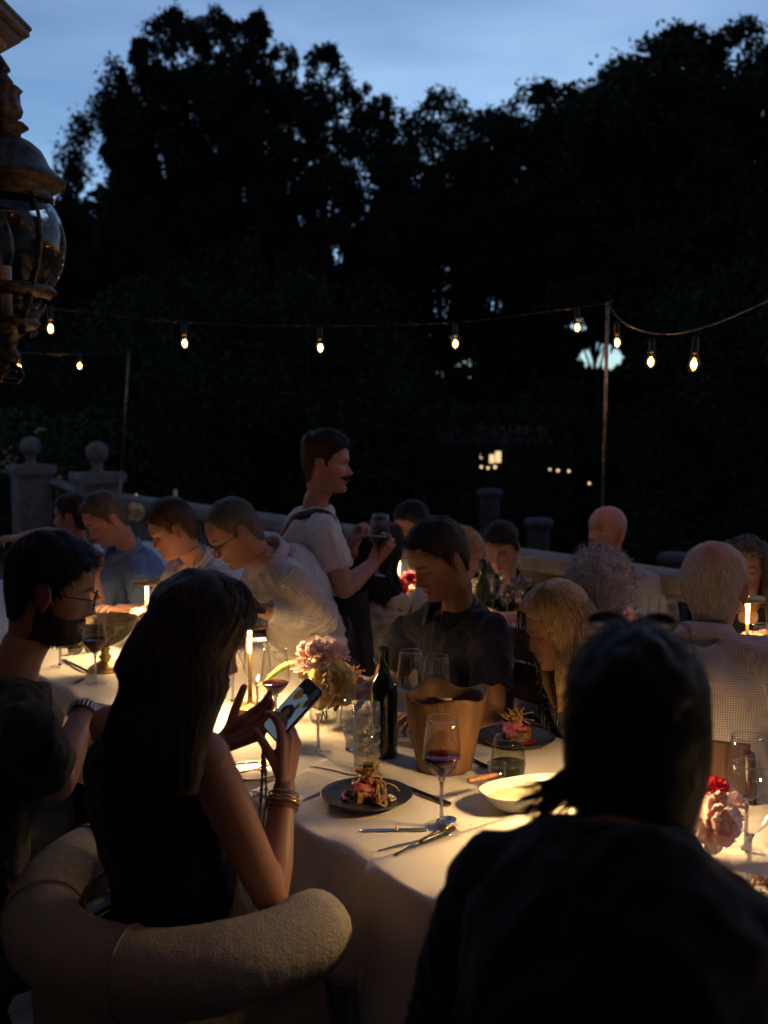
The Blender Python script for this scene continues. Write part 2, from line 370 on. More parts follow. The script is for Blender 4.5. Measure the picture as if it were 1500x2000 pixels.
M['petal_red'] = petal_mat('petal_red', (.55, .02, .06), (.30, .005, .02))
M['petal_hot'] = petal_mat('petal_hot', (.80, .16, .25), (.6, .04, .08))
M['petal_lime'] = petal_mat('petal_lime', (.85, .92, .40), (.5, .75, .12))
M['stem_green'] = mat('stem_green', (.10, .20, .04), .5, 0, .2, 40)
M['leaf_green'] = mat('leaf_green', (.04, .09, .02), .45, 0, .3, 40)
# ------------------------------------------------------------------ people
HT = np.array([  # z, front, back, half width, front exponent   (crown -> under the jaw)
 (.117, -.008, -.014, .003, 1), (.1155, .008, -.030, .018, 1), (.109, .034, -.053, .036, 1), (.096, .057, -.072, .0525, 1), (.075, .076, -.0885, .0675, 1),
 (.05, .0885, -.100, .0755, 1), (.03, .0905, -.101, .077, 1), (.018, .0905, -.100, .0768, 1), (.002, .0835, -.098, .0755, 1), (-.02, .083, -.094, .0725, 1.02),
 (-.04, .084, -.088, .0675, 1.06), (-.06, .0845, -.081, .0625, 1.12), (-.08, .083, -.076, .0575, 1.18), (-.095, .084, -.073, .0525, 1.2),
 (-.106, .082, -.071, .048, 1.2), (-.113, .072, -.070, .045, 1.15), (-.114, .054, -.070, .047, 1.05), (-.110, .036, -.070, .052, 1.0)])
def g2(x, z, cx, cz, sx, sz): return np.exp(-.5 * (((x - cx) / sx) ** 2 + ((z - cz) / sz) ** 2))
def head_grid(fp, rows=88, cf=92, cb=40):
    """local head: face +Y, up +Z; returns grid (rows, cols, 3) and colour tint"""
    s = np.concatenate([[0], np.cumsum(np.maximum(np.hypot(np.diff(HT[:, 0]), .55*np.diff(HT[:, 1])), .004))]); s /= s[-1]
    t = np.linspace(0, 1, rows); A = np.stack([np.interp(t, s, HT[:, k]) for k in range(5)], 1)
    for _ in range(3): A[1:-1] = A[1:-1]*.5 + (A[:-2] + A[2:])*.25
    ph = np.concatenate([np.linspace(0, math.pi, cf, endpoint=False), np.linspace(math.pi, 2*math.pi, cb, endpoint=False)])
    z = A[:, 0][:, None] + 0*ph; mid = (A[:, 1] + A[:, 2])[:, None]/2 - .004
    jaw = fp.get('jaw', 1.0); w = A[:, 3] * np.interp(A[:, 0], [-.11, -.05, .0], [jaw, 1+(jaw-1)*.8, 1]) * fp.get('wide', 1.0)
    c, sn = np.cos(ph)[None], np.sin(ph)[None]
    pf = A[:, 4][:, None]
    x = w[:, None] * np.sign(c) * np.abs(c) ** np.where(sn > 0, pf, 1.0)
    y = np.where(sn > 0, mid + (A[:, 1][:, None] - mid) * np.abs(sn) ** .96, mid + (A[:, 2][:, None] - mid) * np.abs(sn))
    fr = np.clip(sn, 0, 1) ** .5 * (sn > 0)
    zz = z; ax = np.abs(x)
    d = np.zeros_like(x)
    nz = fp.get('nose', 1.0)
    An = np.interp(zz, [-.052, -.047, -.043, -.038, -.032, -.024, -.012, .0, .010, .018], [0, .001, .009, .020, .0245, .019, .012, .0065, .002, 0]) * nz
    Sn = np.interp(zz, [-.05, -.033, -.015, .01], [.0115, .0095, .0075, .0065])
    d += An * np.exp(-.5*(x/Sn)**2)
    d += .0085 * nz * g2(ax, zz, .0135, -.036, .0052, .006)
    d -= .0135 * g2(ax, zz, .029, .001, .0130, .0085)
    d += .0062 * g2(ax, zz, .0305, -.001, .0095, .0062)
    d += .0045 * fp.get('brow', 1.0) * g2(ax, zz, .024, .019, .020, .0055)
    d -= .003 * g2(ax, zz, .0, .006, .007, .006)
    d += .0045 * g2(ax, zz, .043, -.022, .013, .011)
    d -= .0035 * g2(ax, zz, .040, -.055, .012, .014)
    d += .0030 * g2(ax, zz, 0, -.060, .024, .012)
    d += .0050 * g2(ax, zz, 0, -.0585, .015, .0034) + .0055 * g2(ax, zz, 0, -.0690, .013, .0040) - .0035 * g2(ax, zz, 0, -.0636, .019, .0016)
    d -= .004 * g2(ax, zz, 0, -.0790, .014, .0045)
    d += .0055 * fp.get('chin', 1.0) * g2(ax, zz, 0, -.098, .014, .0085)
    d -= .0025 * g2(ax, zz, .024, -.050, .004, .010)
    y = y + d * fr
    jowl = fp.get('jowl', 0.)
    x = x * (1 + jowl * .10 * g2(0*zz, zz, 0, -.082, 1, .022))
    # colour tint: lips, brows, lash line, stubble, blush
    tint = np.ones(x.shape + (3,))
    def mixc(m, col): 
        for k in range(3): tint[..., k] = tint[..., k] * (1-m) + col[k] * m
    F = (sn > 0) * (y > .02)
    mixc(np.clip(.45*g2(ax, zz, .046, -.028, .016, .014) + .4*g2(ax, zz, 0, -.034, .014, .008), 0, 1) * F * fp.get('blush', .6), (1.05, .72, .68))
    st = fp.get('stubble', 0.)
    if st: mixc(np.clip(st * (1/(1+np.exp((zz+.045 - .03*np.clip(ax-.03, 0, .05)/.05*1.2)/.005)) + g2(ax, zz, 0, -.050, .022, .005)), 0, .85) * (y > -.012), (.42, .36, .33))
    lipc = fp.get('lip', (.85, .50, .48)); lw = .019
    mixc(np.clip(g2(ax, zz, 0, -.0588, lw*.6, .0032) + g2(ax, zz, 0, -.0685, lw*.58, .0036), 0, 1) * F, lipc)
    mixc(np.clip(g2(ax, zz, 0, -.0634, lw*.75, .0011), 0, 1) * F * .7, (.35, .18, .16))
    bc = fp.get('browc', (.18, .13, .10)); bz = .0185 + .004 * (1 - ((ax-.03)/.02)**2)
    mixc(np.clip(1.15*np.exp(-.5*((zz-bz)/.0034)**2) * (1/(1+np.exp((np.abs(ax-.030)-.0175)/.0015))), 0, 1) * F * fp.get('browd', .85), bc)
    if fp.get('open', 0):
        e = np.clip(1 - ((ax-.031)/.0125)**2 - ((zz+.001)/.0052)**2, 0, 1) ** .3 * F
        mixc(e, (1.25, 1.45, 1.6)); gx = fp.get('gaze', 0.)
        mixc(np.clip(1 - ((x-np.sign(x)*.031-gx)/.0052)**2 - ((zz+.0)/.0052)**2, 0, 1) ** .3 * F, (.12, .09, .08))
        mixc(np.exp(-.5*((zz-.0045+.10*(ax-.031)**2/.0125)/.0012)**2) * (np.abs(ax-.031) < .014) * F * .85, (.13, .09, .08))
    else:
        lz = -.0062 + 22*(ax-.031)**2
        mixc(np.exp(-.5*((zz-lz)/.0016)**2) / (1+np.exp((np.abs(ax-.031)-.0135)/.001)) * F * .9, (.10, .07, .06))
        mixc(.35*g2(ax, zz, .031, .004, .013, .004) * F, (.62, .5, .46))
    V = np.stack([x, y, z], -1)
    return V, tint, A
HAIRLINE = ([-.10, -.06, -.046, -.038, -.030, .0, .006, .013, .020, .032, .05, .07, .09], [-.088, -.078, -.060, -.02, .020, .022, -.012, -.012, .012, .030, .048, .064, .070])
def head_matrix(H, yaw, pitch, roll=0., scale=1.):
    F = (math.cos(R(yaw)), math.sin(R(yaw)))
    B = Matrix(((F[1], F[0], 0), (-F[0], F[1], 0), (0, 0, 1))).to_4x4()
    return Matrix.Translation(Vector(H)) @ B @ Matrix.Rotation(R(-pitch), 4, 'X') @ Matrix.Rotation(R(roll), 4, 'Y') @ Matrix.Scale(scale, 4)
def tf(Mx, V):
    A = np.array(Mx); sh = V.shape; return (V.reshape(-1, 3) @ A[:3, :3].T + A[:3, 3]).reshape(sh)
def ss(a, b, x): t = np.clip((x-a)/(b-a), 0, 1); return t*t*(3-2*t)

def hand(g, wrist, d, n, side=1, curl=(.3, .3, .35, .4), spread=.10, thumb=(.6, .3), s=1.0, rscale=1.0):
    """five-fingered hand. d: wrist->knuckles, n: out of the palm, side: +1 thumb lies on cross(d, n)"""
    d = nrm(d); n = nrm(np.asarray(n) - d*np.dot(d, n)); x = np.cross(d, n) * side; w = np.asarray(wrist, float)
    ks = []
    for i, (off, L) in enumerate(((.030, .088), (.010, .093), (-.010, .088), (-.028, .080))):
        k = w + (d*L + x*off + n*(-.004 if i in (1, 2) else 0)) * s; ks.append(k)
        g.tube([w + (x*off*.55 + d*.006)*s, k - d*.004*s], [.0135*s, .0118*s], 8, round_=True)
    g.tube([w + (x*.018 + d*.02 + n*.008)*s, w + (x*.022 + d*.06 + n*.008)*s], [.014*s, .011*s], 8, round_=True)
    tips = []
    for i, (k, L) in enumerate(zip(ks, (.064, .071, .067, .052))):
        a = curl[i]; fan = (1.2 - i*.8) * spread; dd = nrm(d + x*fan); p = k; pts = [p - dd*.008*s]; r = [.0102, .0096, .0088, .0074]
        if i == 3: r = [.0084, .0078, .0070, .0060]
        ang = a * .8; pts = [k]
        for j, (fr, inc) in enumerate(((.44, 1.0), (.32, 1.15), (.24, .8))):
            v = dd * math.cos(ang) + n * math.sin(ang); p = p + v * L * fr * s; pts.append(p); ang += a * inc
        g.tube(pts, [q*s*rscale for q in r], 8, round_=True); tips.append(p)
    t0 = w + (x*.020 + d*.022 + n*.006)*s
    op, cl = thumb
    td = nrm(d*(1-op*.6) + x*op + n*cl*.6); t1 = t0 + td*.040*s
    td2 = nrm(td + d*.35*(1-cl) + n*cl*.5 - x*cl*.3); t2 = t1 + td2*.032*s; td3 = nrm(td2 + n*cl*.4 - x*cl*.3); t3 = t2 + td3*.024*s
    g.tube([t0, t1, t2, t3], [.0135*s, .0108*s, .0098*s, .0082*s], 8, round_=True)
    return ks, tips, t3

def hairstrands(g, pts, nrmls, dirs, L, w=.0016, lift=.25, col=None, seg=3, jit=.25, bend=0.):
    """thin ribbons"""
    for i in range(len(pts)):
        p = pts[i].copy(); d = nrm(dirs[i] + RNG.normal(0, jit, 3)); nn = nrmls[i]; sd = nrm(np.cross(d, nn)) * w; ll = L * RNG.uniform(.6, 1.3) / seg
        row = []
        for j in range(seg + 1):
            f = 1 - .75*j/seg; row.append((p - sd*f, p + sd*f))
            d = nrm(d + nn * (lift if j == 0 else -lift*.5) + np.array([0, 0, -bend])); p = p + d*ll
        c = None
        if col is not None: c = np.tile(np.array(col) * RNG.uniform(.6, 1.3), ((seg+1)*2, 1))
        g.grid(np.array(row), 0, col=c)

SKIN = {'fair': skin_mat('skin_fair', (.62, .36, .26)), 'tan': skin_mat('skin_tan', (.50, .27, .17)), 'pink': skin_mat('skin_pink', (.60, .34, .26)), 'olive': skin_mat('skin_olive', (.42, .23, .14))}
HAIR = {'black': hair_mat('hair_black', (.006, .005, .005), (.018, .013, .011), .38), 'dark_brown': hair_mat('hair_dark_brown', (.014, .008, .005), (.045, .025, .015)),
        'brown': hair_mat('hair_brown', (.03, .018, .010), (.08, .045, .025)), 'blonde': hair_mat('hair_blonde', (.30, .18, .07), (.72, .52, .27), .38),
        'grey': hair_mat('hair_grey', (.34, .32, .30), (.68, .65, .62), .5), 'white': hair_mat('hair_white', (.42, .36, .28), (.72, .64, .53), .5), 'salt': hair_mat('hair_salt', (.05, .04, .035), (.15, .125, .11))}

def seg_attr(p, segs):
    """pattern coordinates: (around*R, along) of the nearest limb segment"""
    best = np.full(len(p), 1e9); out = np.zeros((len(p), 3))
    for k, (a, b, rr, ref) in enumerate(segs):
        a = np.asarray(a, float); b = np.asarray(b, float); d = b - a; L = np.linalg.norm(d); d = d / L
        t = (p - a) @ d; tc = np.clip(t, 0, L); q = p - a - tc[:, None]*d; dist = np.linalg.norm(q, axis=1) / rr
        y = nrm(np.asarray(ref, float) - d*np.dot(ref, d)); x = np.cross(y, d)
        q2 = p - a - t[:, None]*d
        u = np.arctan2(q2 @ x, q2 @ y) * rr
        m = dist < best; best[m] = dist[m]; out[m, 0] = u[m]; out[m, 1] = t[m] + k*.37; out[m, 2] = k
    return out

def person(label, pelvis, neck, head, yaw, hyaw, hpitch, arms, shirt=None, sleeve='short', skin='fair', face=None, hair=None, hlen='short', sc=1., sw=.195,
           hroll=0., collar=None, legs='sit', pants=None, scale=1., group=None, knees=None, bulk=1., hand_s=1., vox=.0042, strands=1500, tvox=.009, hem=0., hips=None, wr=1.):
    pelvis, neck, head = (np.array(v, float) for v in (pelvis, neck, head)); face = face or {}
    F = np.array([math.cos(R(yaw)), math.sin(R(yaw)), 0]); Rt = np.array([F[1], -F[0], 0])
    foot = (pelvis[0], pelvis[1], 0.)
    root = empty('person', label, 'person', foot, group=group); off = np.array(foot)
    sp = nrm(neck - pelvis); TL = np.linalg.norm(neck - pelvis)
    Fw = nrm(F - sp*np.dot(F, sp)); Rt = nrm(np.cross(Fw, sp))
    b = bulk * scale
    st = [(-.10, .150, .115, -.00), (.0, .168, .125, -.01), (.16, .165, .120, .0), (.33, .148, .110, .0), (.52, .152, .112, -.005), (.70, .165, .118, -.008), (.84, .165, .105, -.012), (.93, .125, .080, -.012), (1.0, .075, .062, -.004), (1.06, .060, .055, .004)]
    if sc < 1: st = [(a, q*(.90 if .2 < a < .6 else .93), r_*.93, o) for a, q, r_, o in st]
    def torso(g, inf, lo=-.2, hi=1.1, curve=.02):
        rows = []
        for a, hw, hd, o in st:
            if a < lo or a > hi: continue
            c = pelvis + sp*TL*a + Fw*(o - curve*math.sin(math.pi*np.clip(a, 0, 1)))
            rows.append([c + Rt*(hw*b + inf)*math.cos(t)*(1 if True else 0) + Fw*(hd*b + inf)*math.sin(t) for t in np.linspace(0, 2*math.pi, 28, endpoint=False)])
        g.grid(np.array(rows), 0, True, cap=True)
    sh = {}
    for s_, sg in (('R', 1), ('L', -1)):
        a = arms.get(s_, {}); sh[s_] = np.array(a['sh'], float) if 'sh' in a else neck - sp*.065*scale + Rt*sg*sw*scale*.92 + Fw*.0
    # skin
    ga = G(); gh = G(); HX = head_matrix(head, hyaw, hpitch, hroll, scale)
    for s_ in ('R', 'L'):
        a = arms.get(s_)
        if not a: continue
        e, w = np.array(a['el'], float), np.array(a['wr'], float); S = sh[s_]; k = scale * (.88 if sc < 1 else 1.0)
        um = S*.5 + e*.5
        ga.tube([S, S*.7+e*.3, um*.4+e*.6, e], [.050*k, .051*k, .044*k, .039*k], 26, round_=True)
        fm = e*.7 + w*.3
        ga.tube([e, fm, e*.35+w*.65, w], [.039*k, .042*k, .033*k, .0265*k], 26, round_=True)
        if a.get('hand', True):
            dd = nrm(a.get('hd', w - e)); nn = a.get('hn', (0, 0, -1))
            hand(ga, w + dd*.012, dd, nn, a.get('side', 1 if s_ == 'R' else -1), a.get('curl', (.45, .5, .55, .6)), a.get('spread', .1), a.get('thumb', (.6, .3)), hand_s*scale)
    body = G(); 
    gt = G(); torso(gt, 0, lo=-.2, hi=1.03)
    for s_ in ('R', 'L'): gt.tube([neck - sp*.03, sh[s_]], [.05*b, .050*scale], 12, round_=True)
    v, f, _ = remesh(gt, .016, 3); body.add(v - off, f)
    if ga.n: v, f, _ = remesh(ga, vox, 2); body.add(v - off, f)
    V, tint, A = head_grid(face)
    HV = tf(HX, V); rows, cols = HV.shape[:2]
    # neck rows
    nb = tf(HX, np.array([[0, -.020, -.108]]))[0]; hx = np.array(HX)[:3, :3] / scale
    nr = .055 * (1.0 if sc >= 1 else .86) * face.get('neck', 1.); cols_a = np.concatenate([np.linspace(0, math.pi, 92, endpoint=False), np.linspace(math.pi, 2*math.pi, 40, endpoint=False)])
    nrows = []
    end = neck - sp*.05 + Fw*.005
    for t in np.linspace(0.04, 1, 14):
        c = nb*(1-t) + end*t + Fw*(-.012*math.sin(math.pi*t))
        tt = ss(0, 1, t); X = hx[:, 0]*(1-tt) + Rt*tt; Y = hx[:, 1]*(1-tt) + Fw*tt
        rr = nr * (1 - .07*math.sin(math.pi*t) + .28*max(0, t-.7)) * scale
        nrows.append([c + X*rr*math.cos(q) + Y*rr*.98*math.sin(q) for q in cols_a])
    HVn = np.concatenate([HV, np.array(nrows)], 0); tn = np.ones((14, cols, 3)); 
    if face.get('stubble'): tn[:5] = 1 - (face['stubble']*.5) * np.linspace(1, 0, 5)[:, None, None]*(np.sin(cols_a) > .1)[None, :, None]
    HVn[rows-2:rows+3] = HVn[rows-2:rows+3]  # jaw to throat
    for _ in range(2): HVn[rows-2:rows+2] = .5*HVn[rows-2:rows+2] + .25*(HVn[rows-3:rows+1] + HVn[rows-1:rows+3])
    body.grid(HVn - off, 0, True, np.concatenate([tint, tn], 0), cap=True)
    for sg in (-1, 1):   # ears
        ge = G(); rot = np.array(Euler((0, R(8*sg), R(-30*sg))).to_matrix())
        th = np.linspace(R(-50), R(250), 15)
        ge.ball((0, 0, 0), (.005, .0125, .022), 12, 8)
        ge.tube([(0, .001-.0145*math.cos(t)*(1 if t < 3.5 else .8) , .0285*math.sin(t)*(1 if math.sin(t) > 0 else .95)) for t in th[::-1]], .0042, 6, round_=True)
        ge.tube([(0.003*sg, .001-.008*math.cos(t), .017*math.sin(t)) for t in th[2:-2]], .0025, 5, round_=True)
        ge.ball((0, .003, -.026), (.004, .007, .007), 8, 6)
        vv = ge.V() @ rot.T + np.array([sg*(.0815*face.get('wide', 1)), -.012, -.008])
        ge.v = [tf(HX, vv) - off]; ge.col = [np.tile([1., .82, .78], (len(vv), 1))]
        body.add(ge.v[0], ge.f, 0, ge.col[0])
    body.obj('body', SKIN[skin], root)
    # hair
    if hair:
        make_hair(root, off, HX, V, HAIR['dark_brown'], hair, strands, scale, neck, Rt, Fw, sp)
    if face.get('beard'):
        make_beard(root, off, HX, V, face['beard'], HAIR[face.get('beardc', 'black')])
    # clothes
    segs = [(pelvis - sp*.1, neck, .17, F)]
    if shirt is not None:
        gs = G(); torso(gs, .016, lo=-.2, hi=1.01 if collar else .95)
        if hem:                        # skirt of an untucked shirt
            c0 = pelvis - sp*.10; gs.tube([pelvis + sp*.15, c0, c0 - sp*hem*.5, c0 - sp*hem], [.17*b, .178*b, .18*b, .18*b], 20, flat=.78, up=Fw)
        for s_ in ('R', 'L'):
            a = arms.get(s_); S = sh[s_]
            if sleeve == 'none': gs.tube([neck - sp*.055, neck*.45 + S*.55 - sp*.03], [.056*b, .045*b], 14, round_=True)
            else: gs.tube([neck - sp*.045, neck*.5 + S*.5 - sp*.012, S], [.056*b, .058*b, .056*scale], 14, round_=True)
            if not a or sleeve == 'none': continue
            e, w = np.array(a['el'], float), np.array(a['wr'], float); k = scale*(.88 if sc < 1 else 1.)
            segs.append((S, e, .055, F))
            if sleeve == 'short':
                q = S*.32 + e*.68; gs.tube([S + (S-e)*.02, S*.7+e*.3, q], [.062*k, .068*k, .064*k], 18, round_=False); gs.ball(S, .064*k)
            elif sleeve == 'elbow':
                gs.ball(S, .064*k); gs.tube([S, S*.5+e*.5, e, e*.9+w*.1], [.064*k, .070*k, .058*k, .060*k], 18)
            else:
                segs.append((e, w, .045, F)); cut = .90 if sleeve == 'long' else .35
                gs.ball(S, .064*k); gs.tube([S, S*.5+e*.5, e], [.064*k, .062*k, .055*k], 18, round_=True)
                wq = e*(1-cut) + w*cut; gs.tube([e, e*.6+wq*.4, wq*.85+e*.15, wq], [.055*k, .053*k, .041*k, .040*k], 18, round_=False); gs.ball(e, .055*k)
        v, f, nl = remesh(gs, tvox, 4)
        p = v.copy(); fold = vnoise(p * np.array([1, 1, .55]), 15., 3.1); f2 = vnoise(p * np.array([1, 1, .8]), 34., 9.7)
        amp = (np.abs(fold)*-2 + .55)*.010*wr + f2*.003*wr
        # creases at elbows and armpits
        for s_ in ('R', 'L'):
            a = arms.get(s_)
            if not a: continue
            e = np.array(a['el'], float); S = sh[s_]; ax = nrm(e - S)
            dd = np.linalg.norm(p - e, axis=1); amp += np.sin((p-e) @ ax * 210 + vnoise(p, 12.)*3) * .0035 * np.exp(-(dd/.09)**2) * wr * (sleeve == 'long')
            ap = S - sp*.06; dd = np.linalg.norm(p - ap, axis=1); amp += np.sin((p-ap) @ nrm(ax + Rt*.5) * 150 + vnoise(p, 9.)*3) * .0035 * np.exp(-(dd/.11)**2) * wr
        v = v + nl * amp[:, None]
        gg = G(); gg.add(v - off, f); so = gg.obj('shirt', shirt, root, attr=seg_attr(v, segs))
        if collar and collar != 'high':
            make_collar(root, off, neck, sp, Rt, Fw, shirt, collar, scale*(.9 if sc < 1 else 1.)*face.get('neck', 1.)**.5)
    # legs
    pm = pants or M['denim_dark']
    gl = G(); hp = hips if hips is not None else pelvis
    if legs == 'sit':
        for i, sg in enumerate((-1, 1)):
            h = pelvis + np.array([F[1], -F[0], 0])*sg*.085 + np.array([0, 0, -.01]); kn = (h + F*.42 + np.array([F[1], -F[0], 0])*sg*.04)
            if knees: kn = np.array(knees[i], float)
            kn[2] = min(max(kn[2], .46), .56); an = kn + F*-.02; an = np.array([an[0], an[1], .09])
            gl.tube([h, kn], [.082*b, .058*b], 14, round_=True); gl.tube([kn, (kn+an)/2, an], [.058*b, .054*b, .042*b], 14, round_=True)
            gsx = G(); gsx.tube([an + np.array([0, 0, -.045]) - F*.04, an + F*.08 + np.array([0, 0, -.05]), an + F*.17 + np.array([0, 0, -.06])], [.036, .040, .028], 10, round_=True, flat=.8); gsx.v = [q - off for q in gsx.v]; gsx.obj('shoe', M['lens_black'], root)
    else:
        for i, sg in enumerate((-1, 1)):
            r0 = np.array([F[1], -F[0], 0])
            h = hp + r0*sg*.09 + np.array([0, 0, -.03]); kn = h*.5 + np.array([hp[0], hp[1], 0])*.5 + r0*sg*.05 + F*.03; an = np.array([kn[0], kn[1], .10]) - F*.03
            gl.tube([h, kn], [.090*b, .062*b], 14, round_=True); gl.tube([kn, an], [.062*b, .050*b], 14, round_=True)
            gsx = G(); gsx.tube([an + np.array([0, 0, -.055]) - F*.04, an + F*.08 + np.array([0, 0, -.06]), an + F*.17 + np.array([0, 0, -.065])], [.036, .040, .028], 10, round_=True, flat=.8); gsx.v = [q - off for q in gsx.v]; gsx.obj('shoe', M['lens_black'], root)
    gl.tube([pelvis + sp*.02, pelvis - sp*.02, pelvis - np.array([0, 0, .05])], [.172*b, .178*b, .165*b], 20, flat=.78, up=Fw, round_=True)
    v, f, nl = remesh(gl, .014, 3); v = v + nl*(vnoise(v, 14.)*.006)[:, None]
    gp = G(); gp.add(v - off, f); gp.obj('trousers', pm, root)
    return root, dict(HX=HX, off=off, sp=sp, Rt=Rt, Fw=Fw, neck=neck, V=V, sh=sh)

def make_collar(root, off, neck, sp, Rt, Fw, mt, kind, k):
    g = G()
    if kind == 'shirt':
        gap = R(22); ph = np.linspace(gap, 2*math.pi - gap, 48); rows = []
        for r_, h, lay in ((.066, -.022, 0), (.063, .006, 0), (.062, .024, 0), (.066, .030, 1), (.075, .018, 1), (.088, -.010, 1)):
            row = []
            for t in ph:
                fr = (1 + math.cos(t)) / 2          # 1 at front
                pt = 1 + (.22*fr**6 if r_ > .08 else 0)
                hh = h + .020 - .030*fr**1.5 - (.030*fr**8 if r_ > .08 else 0) + .012
                row.append(neck + Rt*math.sin(t)*r_*k*1.02 + Fw*math.cos(t)*r_*k*pt*1.0 + Fw*.006 + sp*hh*k)
            rows.append(row)
        g.grid(np.array(rows) - off)
    else:                                    # crew neck band
        ph = np.linspace(0, 2*math.pi, 40, endpoint=False); rows = []
        for r_, h in ((.082, -.024), (.073, -.010), (.070, -.004), (.073, -.008), (.080, -.022)):
            rows.append([neck + Rt*math.sin(t)*r_*k*1.1 + Fw*math.cos(t)*r_*k + sp*(h + .006 - .028*((1+math.cos(t))/2)**2 + .004)*k for t in ph])
        g.grid(np.array(rows) - off, 0, True)
    me = g.mesh('collar', [mt]); at = me.attributes.new('pat', 'FLOAT_VECTOR', 'POINT')
    n = len(me.vertices); vv = g.V() + off - neck
    at.data.foreach_set('vector', np.stack([vv @ Rt, vv @ sp, vv @ Fw*0], 1).astype(float).ravel())
    o = link('collar', me, root); s = o.modifiers.new('s', 'SOLIDIFY'); s.thickness = .002
    return o

def hair_mask(V, hl=0., rec=0.):
    x, y, z = V[..., 0], V[..., 1], V[..., 2]
    line = np.interp(y, *HAIRLINE) + hl
    line = line + rec * ss(.02, .08, y) * (.022 + .02*np.exp(-.5*((np.abs(x)-.045)/.018)**2))
    return z - line
def make_hair(root, off, HX, V, hm, style, count, scale, neck, Rt, Fw, sp):
    st = dict(style) if isinstance(style, dict) else {'kind': style}
    kind = st['kind']; rec = st.get('rec', 0.); hl = st.get('line', 0.)
    d = hair_mask(V, hl, rec); top = ss(-.02, .10, V[..., 2])
    th = {'short': .005 + .009*top, 'crop': .003 + .004*top, 'fade': .003 + .020*ss(.045, .085, V[..., 2]), 'side': .007 + .012*top, 'thin': .003 + .003*top, 'long': .016 + .004*top, 'bun': .010 + .006*top, 'curly': .030 + .012*top, 'bob': .020 + .01*top}[kind]
    th = th * st.get('thick', 1.)
    P_ = V.reshape(-1, 3); cn = np.array([0, -.005, .02]); nl = P_ - cn; nl /= np.linalg.norm(nl, axis=1)[:, None]
    nz = vnoise(P_ * np.array([1, 1, .5]), 40., root.location.x*7).reshape(d.shape); nz2 = vnoise(P_, 90., 5.).reshape(d.shape)
    m = ss(-.006, .010, d + nz2*.007 + nz*.003)
    offs = -.005 + (th*(1 + (.55 if kind == 'bob' else .35)*nz) + .005) * m
    S = P_ + nl * offs.reshape(-1, 1)
    g = G(); rr_, cc_ = m.shape; Fk = [(i*cc_+j, i*cc_+(j+1) % cc_, (i+1)*cc_+(j+1) % cc_, (i+1)*cc_+j) for i in range(rr_-1) for j in range(cc_) if max(m[i, j], m[i+1, j], m[i, (j+1) % cc_], m[i+1, (j+1) % cc_]) > .02]
    tn_ = np.ones((len(S), 3))*.9
    if kind == 'thin': sp0 = 1 - ss(.010, .080, np.sqrt(P_[:, 0]**2 + (P_[:, 1]+.05)**2*.8 + (P_[:, 2]-.095)**2) + nz.ravel()*.012); tn_ = tn_ * (1 - sp0[:, None]*np.array([.12, .50, .56]))
    g.add(tf(HX, S) - off, Fk, 0, tn_)
    # short strands over the shell
    ok = np.where((d.ravel() > .002) & (m.ravel() > (.5 if kind != 'thin' else .12)))[0]
    if len(ok) and count:
        wt_ = np.ones(len(ok)) if kind != 'thin' else np.clip(1.02 - sp0[ok], .02, 1)**1.6
        i = RNG.choice(ok, count, p=wt_/wt_.sum()); c = st.get('whorl', np.array([.0, -.06, .12]))
        pts = S[i] + RNG.normal(0, .0008, (count, 3)); nn = nl[i]
        fl = pts - np.array(c); 
        if kind == 'curly': fl = RNG.normal(0, 1, fl.shape)
        fl = fl - nn * np.sum(fl*nn, 1)[:, None]; fl /= np.linalg.norm(fl, axis=1)[:, None] + 1e-6
        if kind in ('short', 'crop', 'fade', 'side', 'thin'):
            fr_ = ss(.03, .06, pts[:, 1])*ss(.035, .055, pts[:, 2]); fl[:, 2] += .55*fr_; fl[:, 0] += .5*fr_*(RNG.uniform(-1, 1, count))
        if st.get('part'): fl[:, 0] += st['part']*ss(.06, .1, pts[:, 2])*1.0
        L = {'short': .022, 'crop': .008, 'fade': .020, 'side': .034, 'thin': .011, 'long': .05, 'bun': .03, 'curly': .034, 'bob': .03}[kind]
        g3 = G(); hairstrands(g3, pts, nn, fl, L, .0009 if kind != 'curly' else .0012, {'curly': .8, 'fade': .35, 'short': .28, 'side': .2, 'bob': .03}.get(kind, .12), (1, 1, 1), 3, .9 if kind == 'curly' else .22)
        g.add(tf(HX, g3.V()) - off, g3.f, 0, np.concatenate(g3.col))
    return g.obj('hair', hm, root)
